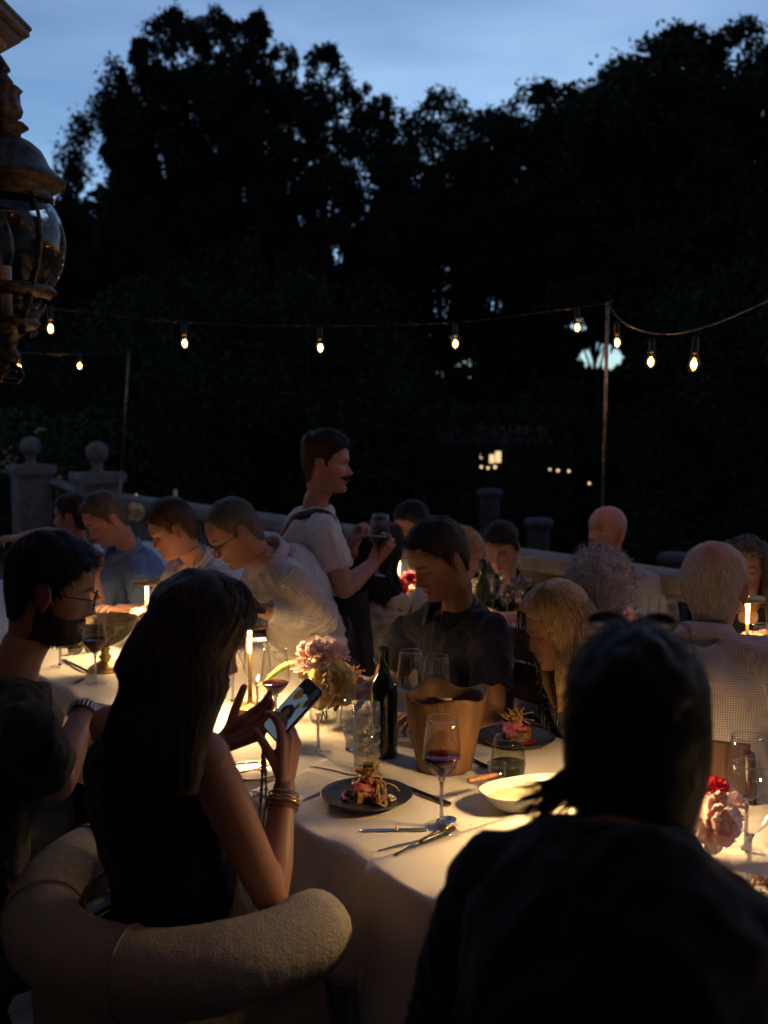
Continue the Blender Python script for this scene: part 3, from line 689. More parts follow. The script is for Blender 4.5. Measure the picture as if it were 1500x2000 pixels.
def make_beard(root, off, HX, V, kind, hm):
    x, y, z = V[..., 0], V[..., 1], V[..., 2]; ax = np.abs(x)
    if kind == 'full':
        up = np.interp(y, [-.03, .0, .02, .05, .08], [.0, -.005, -.040, -.052, -.048]); m = ss(-.004, .006, up - z) * (y > -.022)
        m = m * (1 - np.clip(g2(ax, z, 0, -.064, .017, .007)*1.6, 0, 1)); th = .0038
    else:
        m = np.clip(g2(ax, z, .008, -.0505, .017, .0042)*1.8, 0, 1) * (y > .05); th = .006
    P_ = V.reshape(-1, 3); nl = P_ - np.array([0, .0, -.02]); nl /= np.linalg.norm(nl, axis=1)[:, None]
    S = P_ + nl * ((-.003 + (th + .003) * m.ravel() * (1 + .3*vnoise(P_, 120.)))[:, None])
    keep = m > .02; r, c = m.shape; F = []
    for i in range(r-1):
        for j in range(c):
            k = (j+1) % c
            if keep[i, j] or keep[i+1, k]: F.append((i*c+j, i*c+k, (i+1)*c+k, (i+1)*c+j))
    g = G(); g.add(tf(HX, S) - off, F, 0, np.ones((len(S), 3))*.9)
    ok = np.where(m.ravel() > .5)[0]; i = RNG.choice(ok, 900 if kind == 'full' else 250)
    g3 = G(); hairstrands(g3, S[i], nl[i], np.tile(np.array([0, .1, -1.]), (len(i), 1)), .010, .0007, .3, (1, 1, 1), 2, .35)
    g.add(tf(HX, g3.V()) - off, g3.f, 0, np.concatenate(g3.col))
    g.obj('beard' if kind == 'full' else 'moustache', hm, root)
def hair_fall(root, off, rows, hm, count, name='long_hair', arc=(0, 360), seed=1, w=.0022, wav=.006, inner=.75, col=((.6, 1.3)), tip=.15, root_dark=1.):
    """long hair falling through oval cross-sections: rows = (centre, x-axis, y-axis) from crown to ends; arc in degrees round the oval"""
    rg = np.random.default_rng(seed)
    C = np.array([r_[0] for r_ in rows], float); X = np.array([r_[1] for r_ in rows], float); Y = np.array([r_[2] for r_ in rows], float)
    n = len(rows); tt = np.arange(n)
    def at(t, a, k=1.):
        c = np.array([np.interp(t, tt, C[:, j]) for j in range(3)]); x = np.array([np.interp(t, tt, X[:, j]) for j in range(3)]); y = np.array([np.interp(t, tt, Y[:, j]) for j in range(3)])
        return c + (x*math.cos(a) + y*math.sin(a))*k
    g = G(); A = np.linspace(R(arc[0]), R(arc[1]), 56); full = arc[1] - arc[0] >= 360
    V = []
    T_ = np.linspace(0, n-1, 30)
    for t in T_:
        V.append([at(t, a, .955 + .035*math.sin(a*23 + math.sin(t*1.3 + a*5)*1.2) + .02*math.sin(a*61+t)) for a in (A[:-1] if full else A)])
    g.grid(np.array(V) - off, 0, full, np.ones((30, len(V[0]), 3))*.75)
    for i in range(count):
        a = rg.uniform(R(arc[0]), R(arc[1])); k = rg.uniform(.93, 1.035); t0 = rg.uniform(0, 1)**1.5*(n-1)*.55; t1 = min(n-1+.0, t0 + (n-1)*rg.uniform(.45, 1.0)); 
        ext = rg.uniform(-.0, tip) if t1 >= n-1.01 else 0
        ph = rg.uniform(0, 6.28); am = rg.uniform(0, wav); row = []; lum = rg.uniform(*col); da = rg.normal(0, .05)
        T2 = np.linspace(t0, t1, 9)
        for q, t in enumerate(T2):
            aa = a + da*q/8; p = at(t, aa, k); rad = nrm(at(t, aa, 1.05) - at(t, aa, .95)); tg = nrm(at(min(t+.1, n-1), aa) - at(max(t-.1, 0), aa)); sd = nrm(np.cross(tg, rad))
            p = p + sd*am*math.sin(ph + q*.9) + rad*am*.4*math.cos(ph + q*.7); ww = w*(1 - .8*(q/8)**3)*(min(1, .3+q))
            row.append((p - sd*ww, p + sd*ww))
        if ext > 0:
            d = nrm(np.array(row[-1][0]) - np.array(row[-2][0])); row.append((np.array(row[-1][0]) + d*ext*.3, np.array(row[-1][1]) + d*ext*.3))
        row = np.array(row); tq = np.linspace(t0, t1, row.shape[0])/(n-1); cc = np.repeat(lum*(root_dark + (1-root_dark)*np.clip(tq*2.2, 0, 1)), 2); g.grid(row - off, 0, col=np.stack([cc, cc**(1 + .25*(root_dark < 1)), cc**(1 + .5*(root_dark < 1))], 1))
    return g.obj(name, hm, root)
def glasses(root, HX, off, mt, rimless=False, sunglass=False, M2=None):
    """spectacles in head space, temple arms back to the ears"""
    g = G(); X = HX if M2 is None else HX @ M2
    for sg in (-1, 1):
        pts = [(sg*(.033 + .024*abs(math.cos(t))**.8*np.sign(math.cos(t))), .103 - .004*abs(math.cos(t)), .0 - .004 + .018*abs(math.sin(t))**.8*np.sign(math.sin(t))) for t in np.linspace(0, 2*math.pi, 21)]
        if not rimless: g.tube(pts, .0016, 6)
        g.tube([(sg*.057, .099, .004), (sg*.070, .090, .004), (sg*.080, .02, .002), (sg*.081, -.008, .000), (sg*.078, -.03, -.018)], [.0018, .0018, .0015, .0015, .0012], 6)
    g.tube([(-.010, .106, .002), (0, .109, .005), (.010, .106, .002)], .0014, 6)
    g.v = [tf(X, v) - off for v in g.v]; f = g.obj('glasses', mt, root)
    for sg in (-1, 1):
        q = G(); V = [[(sg*(.033 + .0235*k*abs(math.cos(t))**.8*np.sign(math.cos(t))), .1025 - .004*abs(math.cos(t)), -.004 + .0175*k*abs(math.sin(t))**.8*np.sign(math.sin(t))) for t in np.linspace(0, 2*math.pi, 20, endpoint=False)] for k in (.05, 1)]
        q.grid(tf(X, np.array(V)) - off, 0, True); q.obj('lens', M['lens_black'] if sunglass else M['clear_glass'], f)
    return f

M['denim_dark'] = mat('denim_dark', (.02, .022, .035), .9, 0, .2, 300, .3, 500)
M['denim_cream'] = mat('denim_cream', (.55, .50, .42), .9, 0, .08, 300, .3, 500)
M['denim_blue'] = mat('denim_blue', (.10, .15, .30), .9, 0, .2, 300, .3, 500)
M['cloth_black'] = cloth_mat('cloth_black', (.008, .008, .010))
M['cloth_navy'] = cloth_mat('cloth_navy', (.006, .007, .014))
M['cloth_olive'] = cloth_mat('cloth_olive', (.035, .035, .022))
M['shirt_blue'] = cloth_mat('shirt_blue', (.17, .26, .47))
M['shirt_motif'] = cloth_mat('shirt_motif', (.80, .77, .74), 'dots', (.14, .14, .18), .020, .17)
M['shirt_plaid'] = cloth_mat('shirt_plaid', (.82, .76, .74), 'check', (.22, .14, .20), .0125, .11)
M['shirt_white'] = cloth_mat('shirt_white', (.82, .79, .78))
M['blouse_white'] = cloth_mat('blouse_white', (.72, .68, .60))
M['shirt_navy_dots'] = cloth_mat('shirt_navy_dots', (.020, .022, .045), 'dots', (.17, .16, .19), .0062, .17)
M['shirt_gingham'] = cloth_mat('shirt_gingham', (.78, .74, .75), 'gingham', (.34, .29, .35), .0062, .42)
M['shirt_pale'] = cloth_mat('shirt_pale', (.42, .46, .53))
M['blouse_floral'] = cloth_mat('blouse_floral', (.012, .014, .012), 'floral', period=.022)
M['blouse_plum'] = cloth_mat('blouse_plum', (.16, .09, .13), 'dots', (.45, .3, .36), .014, .25)
M['dress_swirl'] = cloth_mat('dress_swirl', (.012, .012, .014), 'swirl', (.62, .56, .42))
M['apron'] = cloth_mat('apron', (.010, .011, .016))
M['leather'] = mat('leather', (.025, .016, .012), .45, 0, .2, 60, .2, 200)
M['leather_tan'] = mat('leather_tan', (.28, .18, .09), .5, 0, .2, 60, .2, 200)
# ------------------------------------------------------------------ the setting
DL = np.array([-.605, .796, 0]); DN = np.array([.796, .605, 0]); O0 = np.array([-.01, 2.0, 0])
def TP(s, c, z=0.): return O0 + DL*s + DN*c + np.array([0, 0, z])       # along the long table, across it
TZ = .760
ANG = math.degrees(math.atan2(DN[1], DN[0]))                              # facing across the table, away from the camera side
M3T = Matrix((( DL[0], DN[0], 0), (DL[1], DN[1], 0), (0, 0, 1)))

g = G(); g.v = [np.array([(-150, -150, -1.2), (150, -150, -1.2), (150, 150, -1.2), (-150, 150, -1.2)], float)]; g.n = 4; g.f = [(0, 1, 2, 3)]; g.m = [0]; g.col = [np.ones((4, 3))]
tag(g.obj('lawn', M['lawn'], smooth=False), kind='structure')
# terrace: a raised slab of paving ending at the balustrade
g = G(); corners = [TP(-9, -9), TP(-9, 3.06), TP(16, 3.06), TP(16, -9)]
A = np.array(corners); top = A.copy(); top[:, 2] = -.02; bot = A.copy(); bot[:, 2] = -1.25
g.add(np.concatenate([bot, top]), [(4, 5, 6, 7), (0, 4, 7, 3), (1, 5, 4, 0), (2, 6, 5, 1), (3, 7, 6, 2)])
terrace = tag(g.obj('terrace', M['paving'], smooth=False), kind='structure')
# paving stones where the floor can be seen between tables
sl = G(); sl.box((0, 0, 0), (.592, .592, .03), m=0, top=.992); slab_me = sl.mesh('paving_stone', [M['paving']], False)
for i in range(-5, 12):
    for j in range(-4, 5):
        p = TP(i*.6, j*.6 + .2)
        if p[1] < .3: continue
        o = link('paving_stone', slab_me, terrace); o.location = (p[0], p[1], -.014 + random.uniform(-.001, .001)); o.rotation_euler = (0, 0, R(ANG))

# balustrade ------------------------------------------------------
BD = np.array([-.566, .825, 0]); BD /= np.linalg.norm(BD); BN = np.array([BD[1], -BD[0], 0]); B0 = np.array([1.41, 4.66, 0])
BA = math.atan2(BD[1], BD[0])
RB = np.array(Matrix.Rotation(BA, 3, 'Z'))
bal = empty('balustrade', 'long pale stone balustrade with turned balusters along the far side of the terrace', 'balustrade', B0)
def moulding(g, x0, x1, w, z0, z1, y=0., m=0):
    prof = [(-w/2+.018, z0), (-w/2+.012, z0+.02), (-w/2, z0+.035), (-w/2, z1-.015), (-w/2+.012, z1), (w/2-.012, z1), (w/2, z1-.015), (w/2, z0+.035), (w/2-.012, z0+.02), (w/2-.018, z0)]
    V = np.array([[(x, y+a, b) for a, b in prof] for x in (x0, x1)]); g.grid(V, m, True, cap=True)
cp = G(); moulding(cp, -.748, .748, .24, .885, 1.0); cop_me = cp.mesh('coping_stone', [M['stone_coping']], False)
pl = G(); moulding(pl, -.748, .748, .22, .0, .14); pl_me = pl.mesh('plinth_stone', [M['stone']], False)
bp = [(.055, .14), (.055, .17), (.04, .18), (.045, .20), (.036, .22), (.048, .27), (.068, .36), (.072, .43), (.060, .52), (.040, .62), (.030, .72), (.029, .77), (.042, .79), (.042, .81), (.032, .82), (.046, .845), (.056, .85), (.056, .886)]
bl = G(); bl.lathe(bp, n=18, cap=True); bal_me = bl.mesh('baluster', [M['stone']])
for k in range(-4, 6):
    x = k*1.5 + .75
    for me, nm in ((cop_me, 'coping_stone'), (pl_me, 'plinth_stone')):
        o = link(nm, me, bal); o.location = tuple(BD*x); o.rotation_euler = (0, 0, BA)
    for j in range(7):
        xx = x - .64 + j*.213; o = link('baluster', bal_me, bal); o.location = tuple(BD*xx); o.rotation_euler = (0, 0, BA)
# gate pillars with ball finials
def pillar(Y, px, capz, label, w, ballr):
    c = P(px, 900, Y); r_ = empty('gate_pillar', label, 'pillar', (c.x, c.y, 0), BA, 'ball topped pillars at the garden steps')
    g = G(); g.box((0, 0, (capz-.1)/2 - .4), (w*.78, w*.78, capz-.1+.8)); g.obj('shaft', M['stone'], r_, False)
    g = G(); moulding(g, -w/2, w/2, w, capz-.11, capz); g.box((0, 0, capz-.125), (w*.86, w*.86, .03)); g.obj('cap', M['stone_coping'], r_, False)
    g = G(); q = ballr; g.lathe([(q*.62, capz), (q*.62, capz+.02), (q*.48, capz+.035), (q*.42, capz+.07), (q*.55, capz+.10), (q*.5, capz+.11)] + [(q*math.sin(R(a)), capz+.10+q*1.0-q*math.cos(R(a))) for a in range(34, 181, 9)], n=32)
    g.obj('ball_finial', M['stone'], r_); return c
c2 = pillar(11.1, 190, 1.235, 'nearer stone pillar with round ball finial, at the left end of the balustrade', .50, .125)
c1 = pillar(12.3, 60, 1.285, 'farther stone pillar with round ball finial, leftmost, across the garden steps', .50, .125)
# stair rail falling away from the farther pillar
sr = empty('stair_rail', 'short sloping stone rail with balusters running down from the far left pillar', 'stair rail', (c1.x + .3, c1.y, 0))
g = G(); a0 = np.array([-.05, 0, 1.08]); a1 = np.array([.80, -.25, .80]); dd = a1-a0; ln = np.linalg.norm(dd[:2])
g.tube([a0, a1], [.11, .11], 4, up=(0, 0, 1), flat=.6); g.obj('coping_stone', M['stone_coping'], sr, False)
for t in (.12, .4, .68, .95):
    o = link('baluster', bal_me, sr); q = a0 + dd*t; o.location = (q[0], q[1], q[2]-.92)

# string-light poles ---------------------------------------------
def pole(px0, py0, px1, py1, Y, z0, label):
    b_ = P(px0, py0, Y); t_ = P(px1, py1, Y); d = t_ - b_; k = (z0 - b_.z)/d.z; base = b_ + d*k
    r_ = empty('light_pole', label, 'pole', (base.x, base.y, z0), group='poles for the string lights')
    L = t_ - base; g = G(); mid = L*.52
    g.tube([(0, 0, 0), mid], .0125, 10); g.obj('lower_tube', M['pole_metal'], r_)
    g = G(); g.tube([mid, L], .0095, 10); g.obj('upper_tube', M['pole_metal'], r_)
    g = G(); g.tube([mid*.985, mid*1.015], .0155, 10); g.obj('sleeve', M['dark_metal'], r_)
    g = G(); g.tube([L*.995, L*1.0 + Vector((0, 0, .01))], .014, 10); g.tube([L, L + Vector((.02, 0, .02)), L + Vector((.03, 0, 0))], .003, 6); g.obj('hook', M['dark_metal'], r_)
    return t_
PR = pole(1177, 1000, 1187, 592, 5.25, 0, 'thin metal pole on the right holding the string lights behind the bald man')
PL = pole(236, 945, 252, 686, 10.4, 0, 'thin dim pole on the left beside the ball topped pillar')

# string lights ---------------------------------------------------
def catenary(a, b, sag, n=40):
    a, b = np.array(a), np.array(b); return [a*(1-t) + b*t + np.array([0, 0, -4*sag*t*(1-t)]) for t in np.linspace(0, 1, n)]
def through(pts, n=60):
    """smooth curve through given points (Catmull-Rom)"""
    p = [np.array(q, float) for q in pts]; p = [2*p[0]-p[1]] + p + [2*p[-1]-p[-2]]; out = []
    for i in range(1, len(p)-2):
        m = max(2, n//(len(p)-3))
        for t in np.linspace(0, 1, m, endpoint=(i == len(p)-3)):
            out.append(.5*((2*p[i]) + (-p[i-1]+p[i+1])*t + (2*p[i-1]-5*p[i]+4*p[i+1]-p[i+2])*t*t + (-p[i-1]+3*p[i]-3*p[i+1]+p[i+2])*t**3))
    return out
# one bulb kind, with socket, glass and glowing filament
def bulb_meshes():
    s = G(); s.lathe([(.004, .0), (.010, -.002), (.0125, -.008), (.0125, -.042), (.0145, -.046), (.0145, -.060), (.012, -.062)], n=14, cap=True); s.tube([(0, 0, .0), (0, 0, .012)], .003, 6)
    gl = G(); gl.lathe([(.011, -.060), (.0125, -.068), (.019, -.084), (.0225, -.100), (.0215, -.113), (.016, -.124), (.008, -.130), (.001, -.1315)], n=18)
    f = G(); f.ball((0, 0, -.101), (.0105, .0105, .0165), 12, 8)
    return s.mesh('socket', [M['cable']]), gl.mesh('glass_envelope', [M['bulb_glass']]), f.mesh('filament', [M['bulb_glow']])
BM = bulb_meshes()
def bulb(parent, loc, s=1.0, drop=.05, tilt=0.):
    e = bpy.data.objects.new('bulb', BM[0]); COL.objects.link(e); e.parent = parent; e.location = loc; e.scale = (s, s, s); e.rotation_euler = (tilt, tilt*.6, 0)
    for me, nm in ((BM[1], 'glass_envelope'), (BM[2], 'filament')):
        o = link(nm, me, e)
    return e
def string(label, pts, bulbs, r=.0035, group='string lights'):
    """bulbs: (px, py of the bulb glass centre, depth)"""
    root = empty('string_light', label, 'string light', tuple(pts[0]), group=group); o0 = np.array(pts[0])
    cv = through(pts, 80); g = G(); g.tube([q - o0 for q in cv], r, 6)
    cvn = np.array(cv)
    for px, py, Y in bulbs:
        c = np.array(P(px, py, Y)); s = 1.0
        i = int(np.argmin(np.hypot(cvn[:, 0]-c[0], cvn[:, 1]-c[1]))); q = cvn[i]
        topz = c[2] + .099
        g.tube([q - o0, np.array([c[0], c[1], topz]) - o0], .0028, 6)
        bulb(root, tuple(np.array([c[0], c[1], topz]) - o0), tilt=random.uniform(-.06, .06))
    g.obj('cable', M['cable'], root); return root
Y1 = 5.05
string('main string of five warm bulbs strung level from the lantern side to the right pole',
       [P(-160, 575, 4.2), P(99, 603, 4.7), P(360, 629, 4.95), P(625, 637, Y1), P(889, 630, Y1+.05), P(1127, 601, 5.2), PR],
       [(99, 641, 4.7), (360, 670, 4.95), (625, 679, Y1), (889, 671, Y1+.05), (1127, 639, 5.2)])
string('right hand string of bulbs swooping down from the pole and up out of frame',
       [PR, P(1215, 628, 4.95), P(1273, 651, 4.4), P(1358, 645, 3.75), P(1500, 588, 3.2), P(1720, 470, 2.7), (1.42, 2.0, 2.62), (1.2, 1.1, 2.75)],
       [(1204, 669, 5.0), (1273, 706, 4.3), (1358, 711, 3.65), (1560, 650, 3.05), (1740, 590, 2.65), (2090, 470, 2.05)])
string('outer string of bulbs running past the right edge of the frame toward the house', [(2.5, 5.4, 2.5), (3.0, 3.9, 2.3), (3.0, 2.4, 2.45), (2.4, 1.2, 2.8)], [(1900, 690, 4.6), (2080, 660, 4.1), (2380, 640, 3.5), (2700, 600, 2.9), (3100, 500, 2.3)])  # out of view, added as warm fill from the right
string('farther dim string of bulbs behind the lantern reaching the left pole',
       [P(-220, 670, 5.2), P(36, 689, 6.0), P(156, 692, 7.4), PL], [(36, 718, 6.0), (156, 714, 7.0)])

def fill_string(label, a, b, sag, k, drop=.04):
    cv = catenary(a, b, sag, 50); root = empty('string_light', label, 'string light', tuple(a), group='string lights'); g = G(); g.tube([q - cv[0] for q in cv], .0035, 6)
    for i in range(k):
        q = cv[int((i+.5)/k*49)] - cv[0]; g.tube([q, q - np.array([0, 0, drop])], .0028, 6); bulb(root, tuple(q - np.array([0, 0, drop])))
    g.obj('cable', M['cable'], root)
fill_string('string of bulbs hung along the porch edge above and behind the viewer', (-1.0, 1.35, 3.05), (6.6, 1.35, 3.0), .12, 13)  # added bulbs stand in for warm light from the house side
fill_string('string of bulbs running from the porch past the left edge of the frame', (-1.25, 1.5, 2.95), (-3.4, 5.4, 2.75), .15, 7)  # added out of view as warm fill from the left
# house on the left and behind the viewer ------------------------------------
hs = empty('house', 'dark house with a moulded roof eave showing its corner at the top left', 'house', (-3, 0, 0)); ho = np.array([-3., 0, 0])
C = np.array(P(58, 72, 3.0)); e1 = np.array([-.05, -1, 0]); e2 = np.array([-.73, .68, 0])
def slab(z0, z1, ins, nm, mt):
    c = C - e1*0 + (e1+e2)*ins; p = [c, c + e1*7, c + e1*7 + np.array([-4, 0, 0]), c + e2*4 + np.array([-2, -1, 0]), c + e2*4]
    g = G(); n = len(p); v = np.array([(q[0], q[1], z) for z in (C[2]+z0, C[2]+z1) for q in p]) - ho
    g.add(v, [tuple(range(n))[::-1], tuple(range(n, 2*n))] + [(i, (i+1) % n, n+(i+1) % n, n+i) for i in range(n)]); return g.obj(nm, mt, hs, False)
slab(.0, .016, 0, 'eave_fascia', M['trim_paint']); slab(-.020, -.002, .030, 'eave_moulding', M['trim_paint']); slab(.018, .026, -.008, 'gutter_lip', M['trim_paint']); slab(-.045, -.022, .075, 'soffit', M['wall_paint'])
slab(-2.85, -.047, .42, 'wall', M['wall_paint']); slab(.028, 5.0, .35, 'roof', M['wall_paint'])
g = G(); g.box((4.5, -2.6, 3.4), (18, .3, 9.2)); g.obj('wall', M['wall_paint'], hs, False)  # unseen back wall, made tall and wide to block sky behind the viewer

g = G(); g.box((3.1, -.65, 3.32), (8.2, 3.7, .16)); g.box((3.1, 1.22, 3.25), (8.3, .08, .34)); g.obj('added_porch_roof', M['wall_paint'], hs, False)  # roof out of view, added to keep sky light off the foreground
# lantern --------------------------------------------------------
lc = P(10, 470, 2.2); LX = np.array([lc.x, lc.y, 0.])
ln_ = empty('wall_lantern', 'large unlit bronze lantern with curved glass panes and a leafy finial, at the left edge', 'lantern', (lc.x, lc.y, 1.80))
def zz(py): return P(10, py, 2.2).z - 1.80
def lat(name, prof, mt, n=40, **k): g = G(); g.lathe([(r_, zz(y)) for r_, y in prof], n=n, **k); return g.obj(name, mt, ln_)
lat('finial', [(.001, 106), (.006, 112), (.013, 122), (.020, 132), (.021, 137), (.014, 141), (.017, 148), (.026, 158), (.026, 165), (.020, 170), (.018, 174)], M['lantern_metal'], 20)
gf = G(); gf.lathe([(.018, zz(173)), (.036, zz(170)), (.042, zz(174)), (.036, zz(182)), (.037, zz(200)), (.042, zz(214)), (.038, zz(226)), (.026, zz(232)), (.030, zz(236)), (.050, zz(243)), (.052, zz(247)), (.036, zz(258)), (.036, zz(268))], n=48, fn=lambda r_, z, a: (r_*(1+.07*abs(math.sin(a*4))), z)); gf.obj('leaf_cup', M['lantern_metal'], ln_)
lat('dome', [(.036, 266), (.044, 270), (.062, 278), (.080, 292), (.090, 308), (.094, 318), (.100, 326), (.122, 344), (.130, 352), (.130, 356), (.118, 364), (.104, 372), (.100, 380), (.104, 384), (.102, 392), (.094, 392)], M['lantern_metal'], 48)
lat('glass_pane', [(.095, 392), (.110, 410), (.120, 430), (.1265, 455), (.128, 475), (.125, 500), (.116, 528), (.102, 552), (.094, 562)], M['lantern_glass'], 48)
lat('rim', [(.088, 558), (.098, 560), (.104, 566), (.104, 572), (.094, 580), (.086, 584)], M['lantern_metal'], 48)
lat('glass_cup', [(.084, 584), (.078, 596), (.066, 612), (.050, 624)], M['lantern_glass'], 40)
lat('base_ring', [(.046, 620), (.062, 622), (.070, 630), (.062, 640), (.040, 648), (.022, 662), (.016, 680), (.026, 692), (.020, 706), (.004, 716)], M['lantern_metal'], 32)
for k in range(4):
    a = R(-38 + k*90); pr = [(.101, 388), (.116, 408), (.1265, 430), (.1330, 455), (.1345, 475), (.131, 500), (.122, 528), (.108, 552), (.101, 566)]
    g = G(); g.tube([(r_*math.cos(a), r_*math.sin(a), zz(y)) for r_, y in pr], .0050, 6, flat=.6, up=(math.cos(a), math.sin(a), 0)); g.obj('rib', M['lantern_metal'], ln_)
    g = G(); pr = [(.092, 584), (.080, 606), (.064, 622), (.050, 640), (.052, 652), (.064, 650), (.070, 640)]
    g.tube([(r_*math.cos(a), r_*math.sin(a), zz(y)) for r_, y in pr], [.007, .007, .007, .008, .008, .007, .005], 6); g.obj('scroll', M['lantern_metal'], ln_)
g = G(); g.tube([(0, 0, zz(624)), (0, 0, zz(520))], .012, 12); g.obj('candle_sleeve', M['wax'], ln_)
g = G(); g.lathe([(.010, zz(520)), (.013, zz(510)), (.020, zz(485)), (.018, zz(465)), (.008, zz(440)), (.001, zz(425))], n=16); g.obj('lamp_bulb', M['clear_glass'], ln_)
g = G(); g.tube([(0, 0, zz(706)), (-.02, 0, zz(735)), (-.10, -.01, zz(760)), (-.22, -.03, zz(745)), (-.40, -.05, zz(700)), (-.52, -.06, zz(700))], [.012, .014, .013, .013, .014, .016], 10)
g.tube([(.004, 0, zz(712)), (.022, 0, zz(720)), (.030, 0, zz(735)), (.018, 0, zz(745)), (-.01, 0, zz(742))], .007, 8); g.obj('bracket', M['lantern_metal'], ln_)
g = G(); g.box((-.55, -.06, zz(700)), (.05, .12, .30)); g.obj('wall_plate', M['lantern_metal'], ln_)

# trees ------------------------------------------------------------
def leafcloud(pts, nr, size, g=None):
    n = len(pts); a = RNG.normal(0, 1, (n, 3)); a /= np.linalg.norm(a, axis=1)[:, None]
    b = np.cross(a, RNG.normal(0, 1, (n, 3))); b /= np.linalg.norm(b, axis=1)[:, None]
    s = size * RNG.uniform(.6, 1.4, n)[:, None]
    v = np.stack([pts - a*s, pts + b*s*.5, pts + a*s, pts - b*s*.5], 1).reshape(-1, 3)
    return v
def fast_mesh(name, v, k, mt):
    n = len(v)//k; me = bpy.data.meshes.new(name); me.vertices.add(len(v)); me.vertices.foreach_set('co', v.astype(np.float32).ravel())
    me.loops.add(n*k); me.loops.foreach_set('vertex_index', np.arange(n*k, dtype=np.int32)); me.polygons.add(n)
    me.polygons.foreach_set('loop_start', np.arange(0, n*k, k, dtype=np.int32)); me.polygons.foreach_set('loop_total', np.full(n, k, np.int32))
    me.materials.append(mt); me.update(calc_edges=True); return me
GZ = -1.2
def tree(px, Y, top_py, halfw, label, kind='round', n=26000, leaf=.055, seed=0, bottom=.6, cat='tree', nm=None, clumps=None):
    rg = np.random.default_rng(seed+100); t = P(px, top_py, Y); H = t.z - GZ; base = np.array([t.x, Y, GZ])
    root = empty(nm or ('conifer_tree' if kind == 'cone' else 'leafy_tree'), label, cat, tuple(base), group='trees beyond the terrace')
    z0 = bottom; Hc = H - z0
    # clump centres inside the envelope
    K = clumps or (150 if kind == 'round' else 300); cs = []
    while len(cs) < K:
        u = rg.uniform(0, 1); a = rg.uniform(0, 2*math.pi); rr = math.sqrt(rg.uniform(.12, 1))
        if kind == 'cone': w = halfw * (1-u)**.62 * (1 if u > .08 else .8)
        elif kind == 'column': w = halfw * min(1, ((1-u)*4.5)**.65)
        else: w = halfw * math.sqrt(max(0, 1 - ((u-.42)/.58)**2)) if u > .42 else halfw * (.72 + .28*u/.42)
        w *= 1 + .20*math.sin(a*3 + seed) * math.sin(u*9 + seed*2) + .10*math.sin(u*31+a*5)
        cs.append((rr*w*math.cos(a), rr*w*math.sin(a), z0 + u*Hc))
    cs = np.array(cs); cr = rg.uniform(.55, 1.15, K) * (halfw*.24 if kind == 'round' else halfw*.15) + .05
    up = cs[:, 2] > z0 + .88*Hc; cr[up] *= .6
    w_ = cr**2; idx = rg.choice(K, n, p=w_/w_.sum()); d = rg.normal(0, 1, (n, 3)); d /= np.linalg.norm(d, axis=1)[:, None]
    rad = rg.uniform(.15, 1, n)**.6 * (1 + .45*(rg.uniform(0, 1, n) > .86)); pts = cs[idx] + d*(cr[idx]*rad)[:, None] * np.array([1, 1, 1.25 if kind != 'round' else .75])
    global RNG; v = leafcloud(pts, None, leaf)
    o = link('crown', fast_mesh('crown', v, 4, M['leaf_dark' if kind == 'round' else 'leaf_conifer']), root)
    g = G(); lean = rg.normal(0, .15, 2); r0 = .10 + H*.011
    tr = [(lean[0]*q*q, lean[1]*q*q, Hc*.9*q + (0)) for q in np.linspace(0, 1, 8)]; g.tube(tr, [r0*(1-.86*q) for q in np.linspace(0, 1, 8)], 9)
    for j in range(22):
        k = rg.integers(K); c = cs[k]; q = np.clip((c[2]*.62)/(Hc*.9), .08, .9); s = np.array([lean[0]*q*q, lean[1]*q*q, Hc*.9*q]); m = s*.5 + c*.5 + np.array([0, 0, .08*np.linalg.norm(c-s)])
        rb = r0*(1-.86*q)*.5; g.tube([s, m, c], [rb, rb*.6, rb*.2], 6)
    g.obj('trunk', M['bark'], root)
TREES = [
 (140, 24, 330, 1.1, 'small conifer at the far left foot of the tree line', 'cone', 16000),
 (284, 22, 72, .68, 'tall narrow conifer forming the left shoulder of the dark tree mass', 'column', 30000),
 (345, 23, 28, 1.4, 'tallest narrow conifer in the left group', 'column', 32000),
 (430, 24, 30, 1.25, 'narrow conifer just right of the tallest one', 'column', 24000),
 (508, 22.5, 34, 1.05, 'spire shaped conifer in the middle of the left group', 'column', 22000),
 (636, 22, 100, 1.15, 'rounded conifer at the right end of the left group', 'column', 26000),
 (255, 24, 215, .6, 'lower bushy conifer on the slope of the left group', 'cone', 16000),
 (755, 27, 222, 2.5, 'open leafy tree just right of the conifers', 'round', 20000),
 (855, 26, 186, 1.7, 'thin leafy tree with a tufted top at the centre of the skyline', 'round', 13000),
 (965, 25, 224, 1.6, 'leafy tree with gaps of sky right of centre', 'round', 14000),
 (1085, 24, 176, 1.9, 'leafy tree with an even rising crown right of centre', 'round', 22000),
 (1185, 26, 142, 2.0, 'leafy tree tucked against the big right hand tree', 'round', 20000),
 (1310, 21, 76, 2.1, 'big full leafy tree on the right of the skyline', 'round', 34000),
 (1445, 20, 56, 1.9, 'tall ragged leafy tree at the right edge of the frame', 'round', 28000),
 (1600, 21, 120, 2.2, 'leafy tree mostly beyond the right edge of the frame', 'round', 18000),
 (20, 25, 430, 2.2, 'low broad leafy tree behind the lantern', 'round', 15000),
 (-150, 25, 300, 2.6, 'leafy tree beyond the left edge of the frame', 'round', 12000),
]
for i, (px, Y, ty, hw, lb, kd, n) in enumerate(TREES): tree(px, Y, ty, hw*(1.5 if kd != 'round' else 1.15), lb, kd, int(n*(3.0 if kd != 'round' else 1.25 if px in (755, 855, 965) else 2.0)), .070 if kd == 'round' else .055, i, bottom=6.2 if px in (1085, 1185) else 4.8 if px == 1310 else 5.6 if px in (855, 965) else .6)
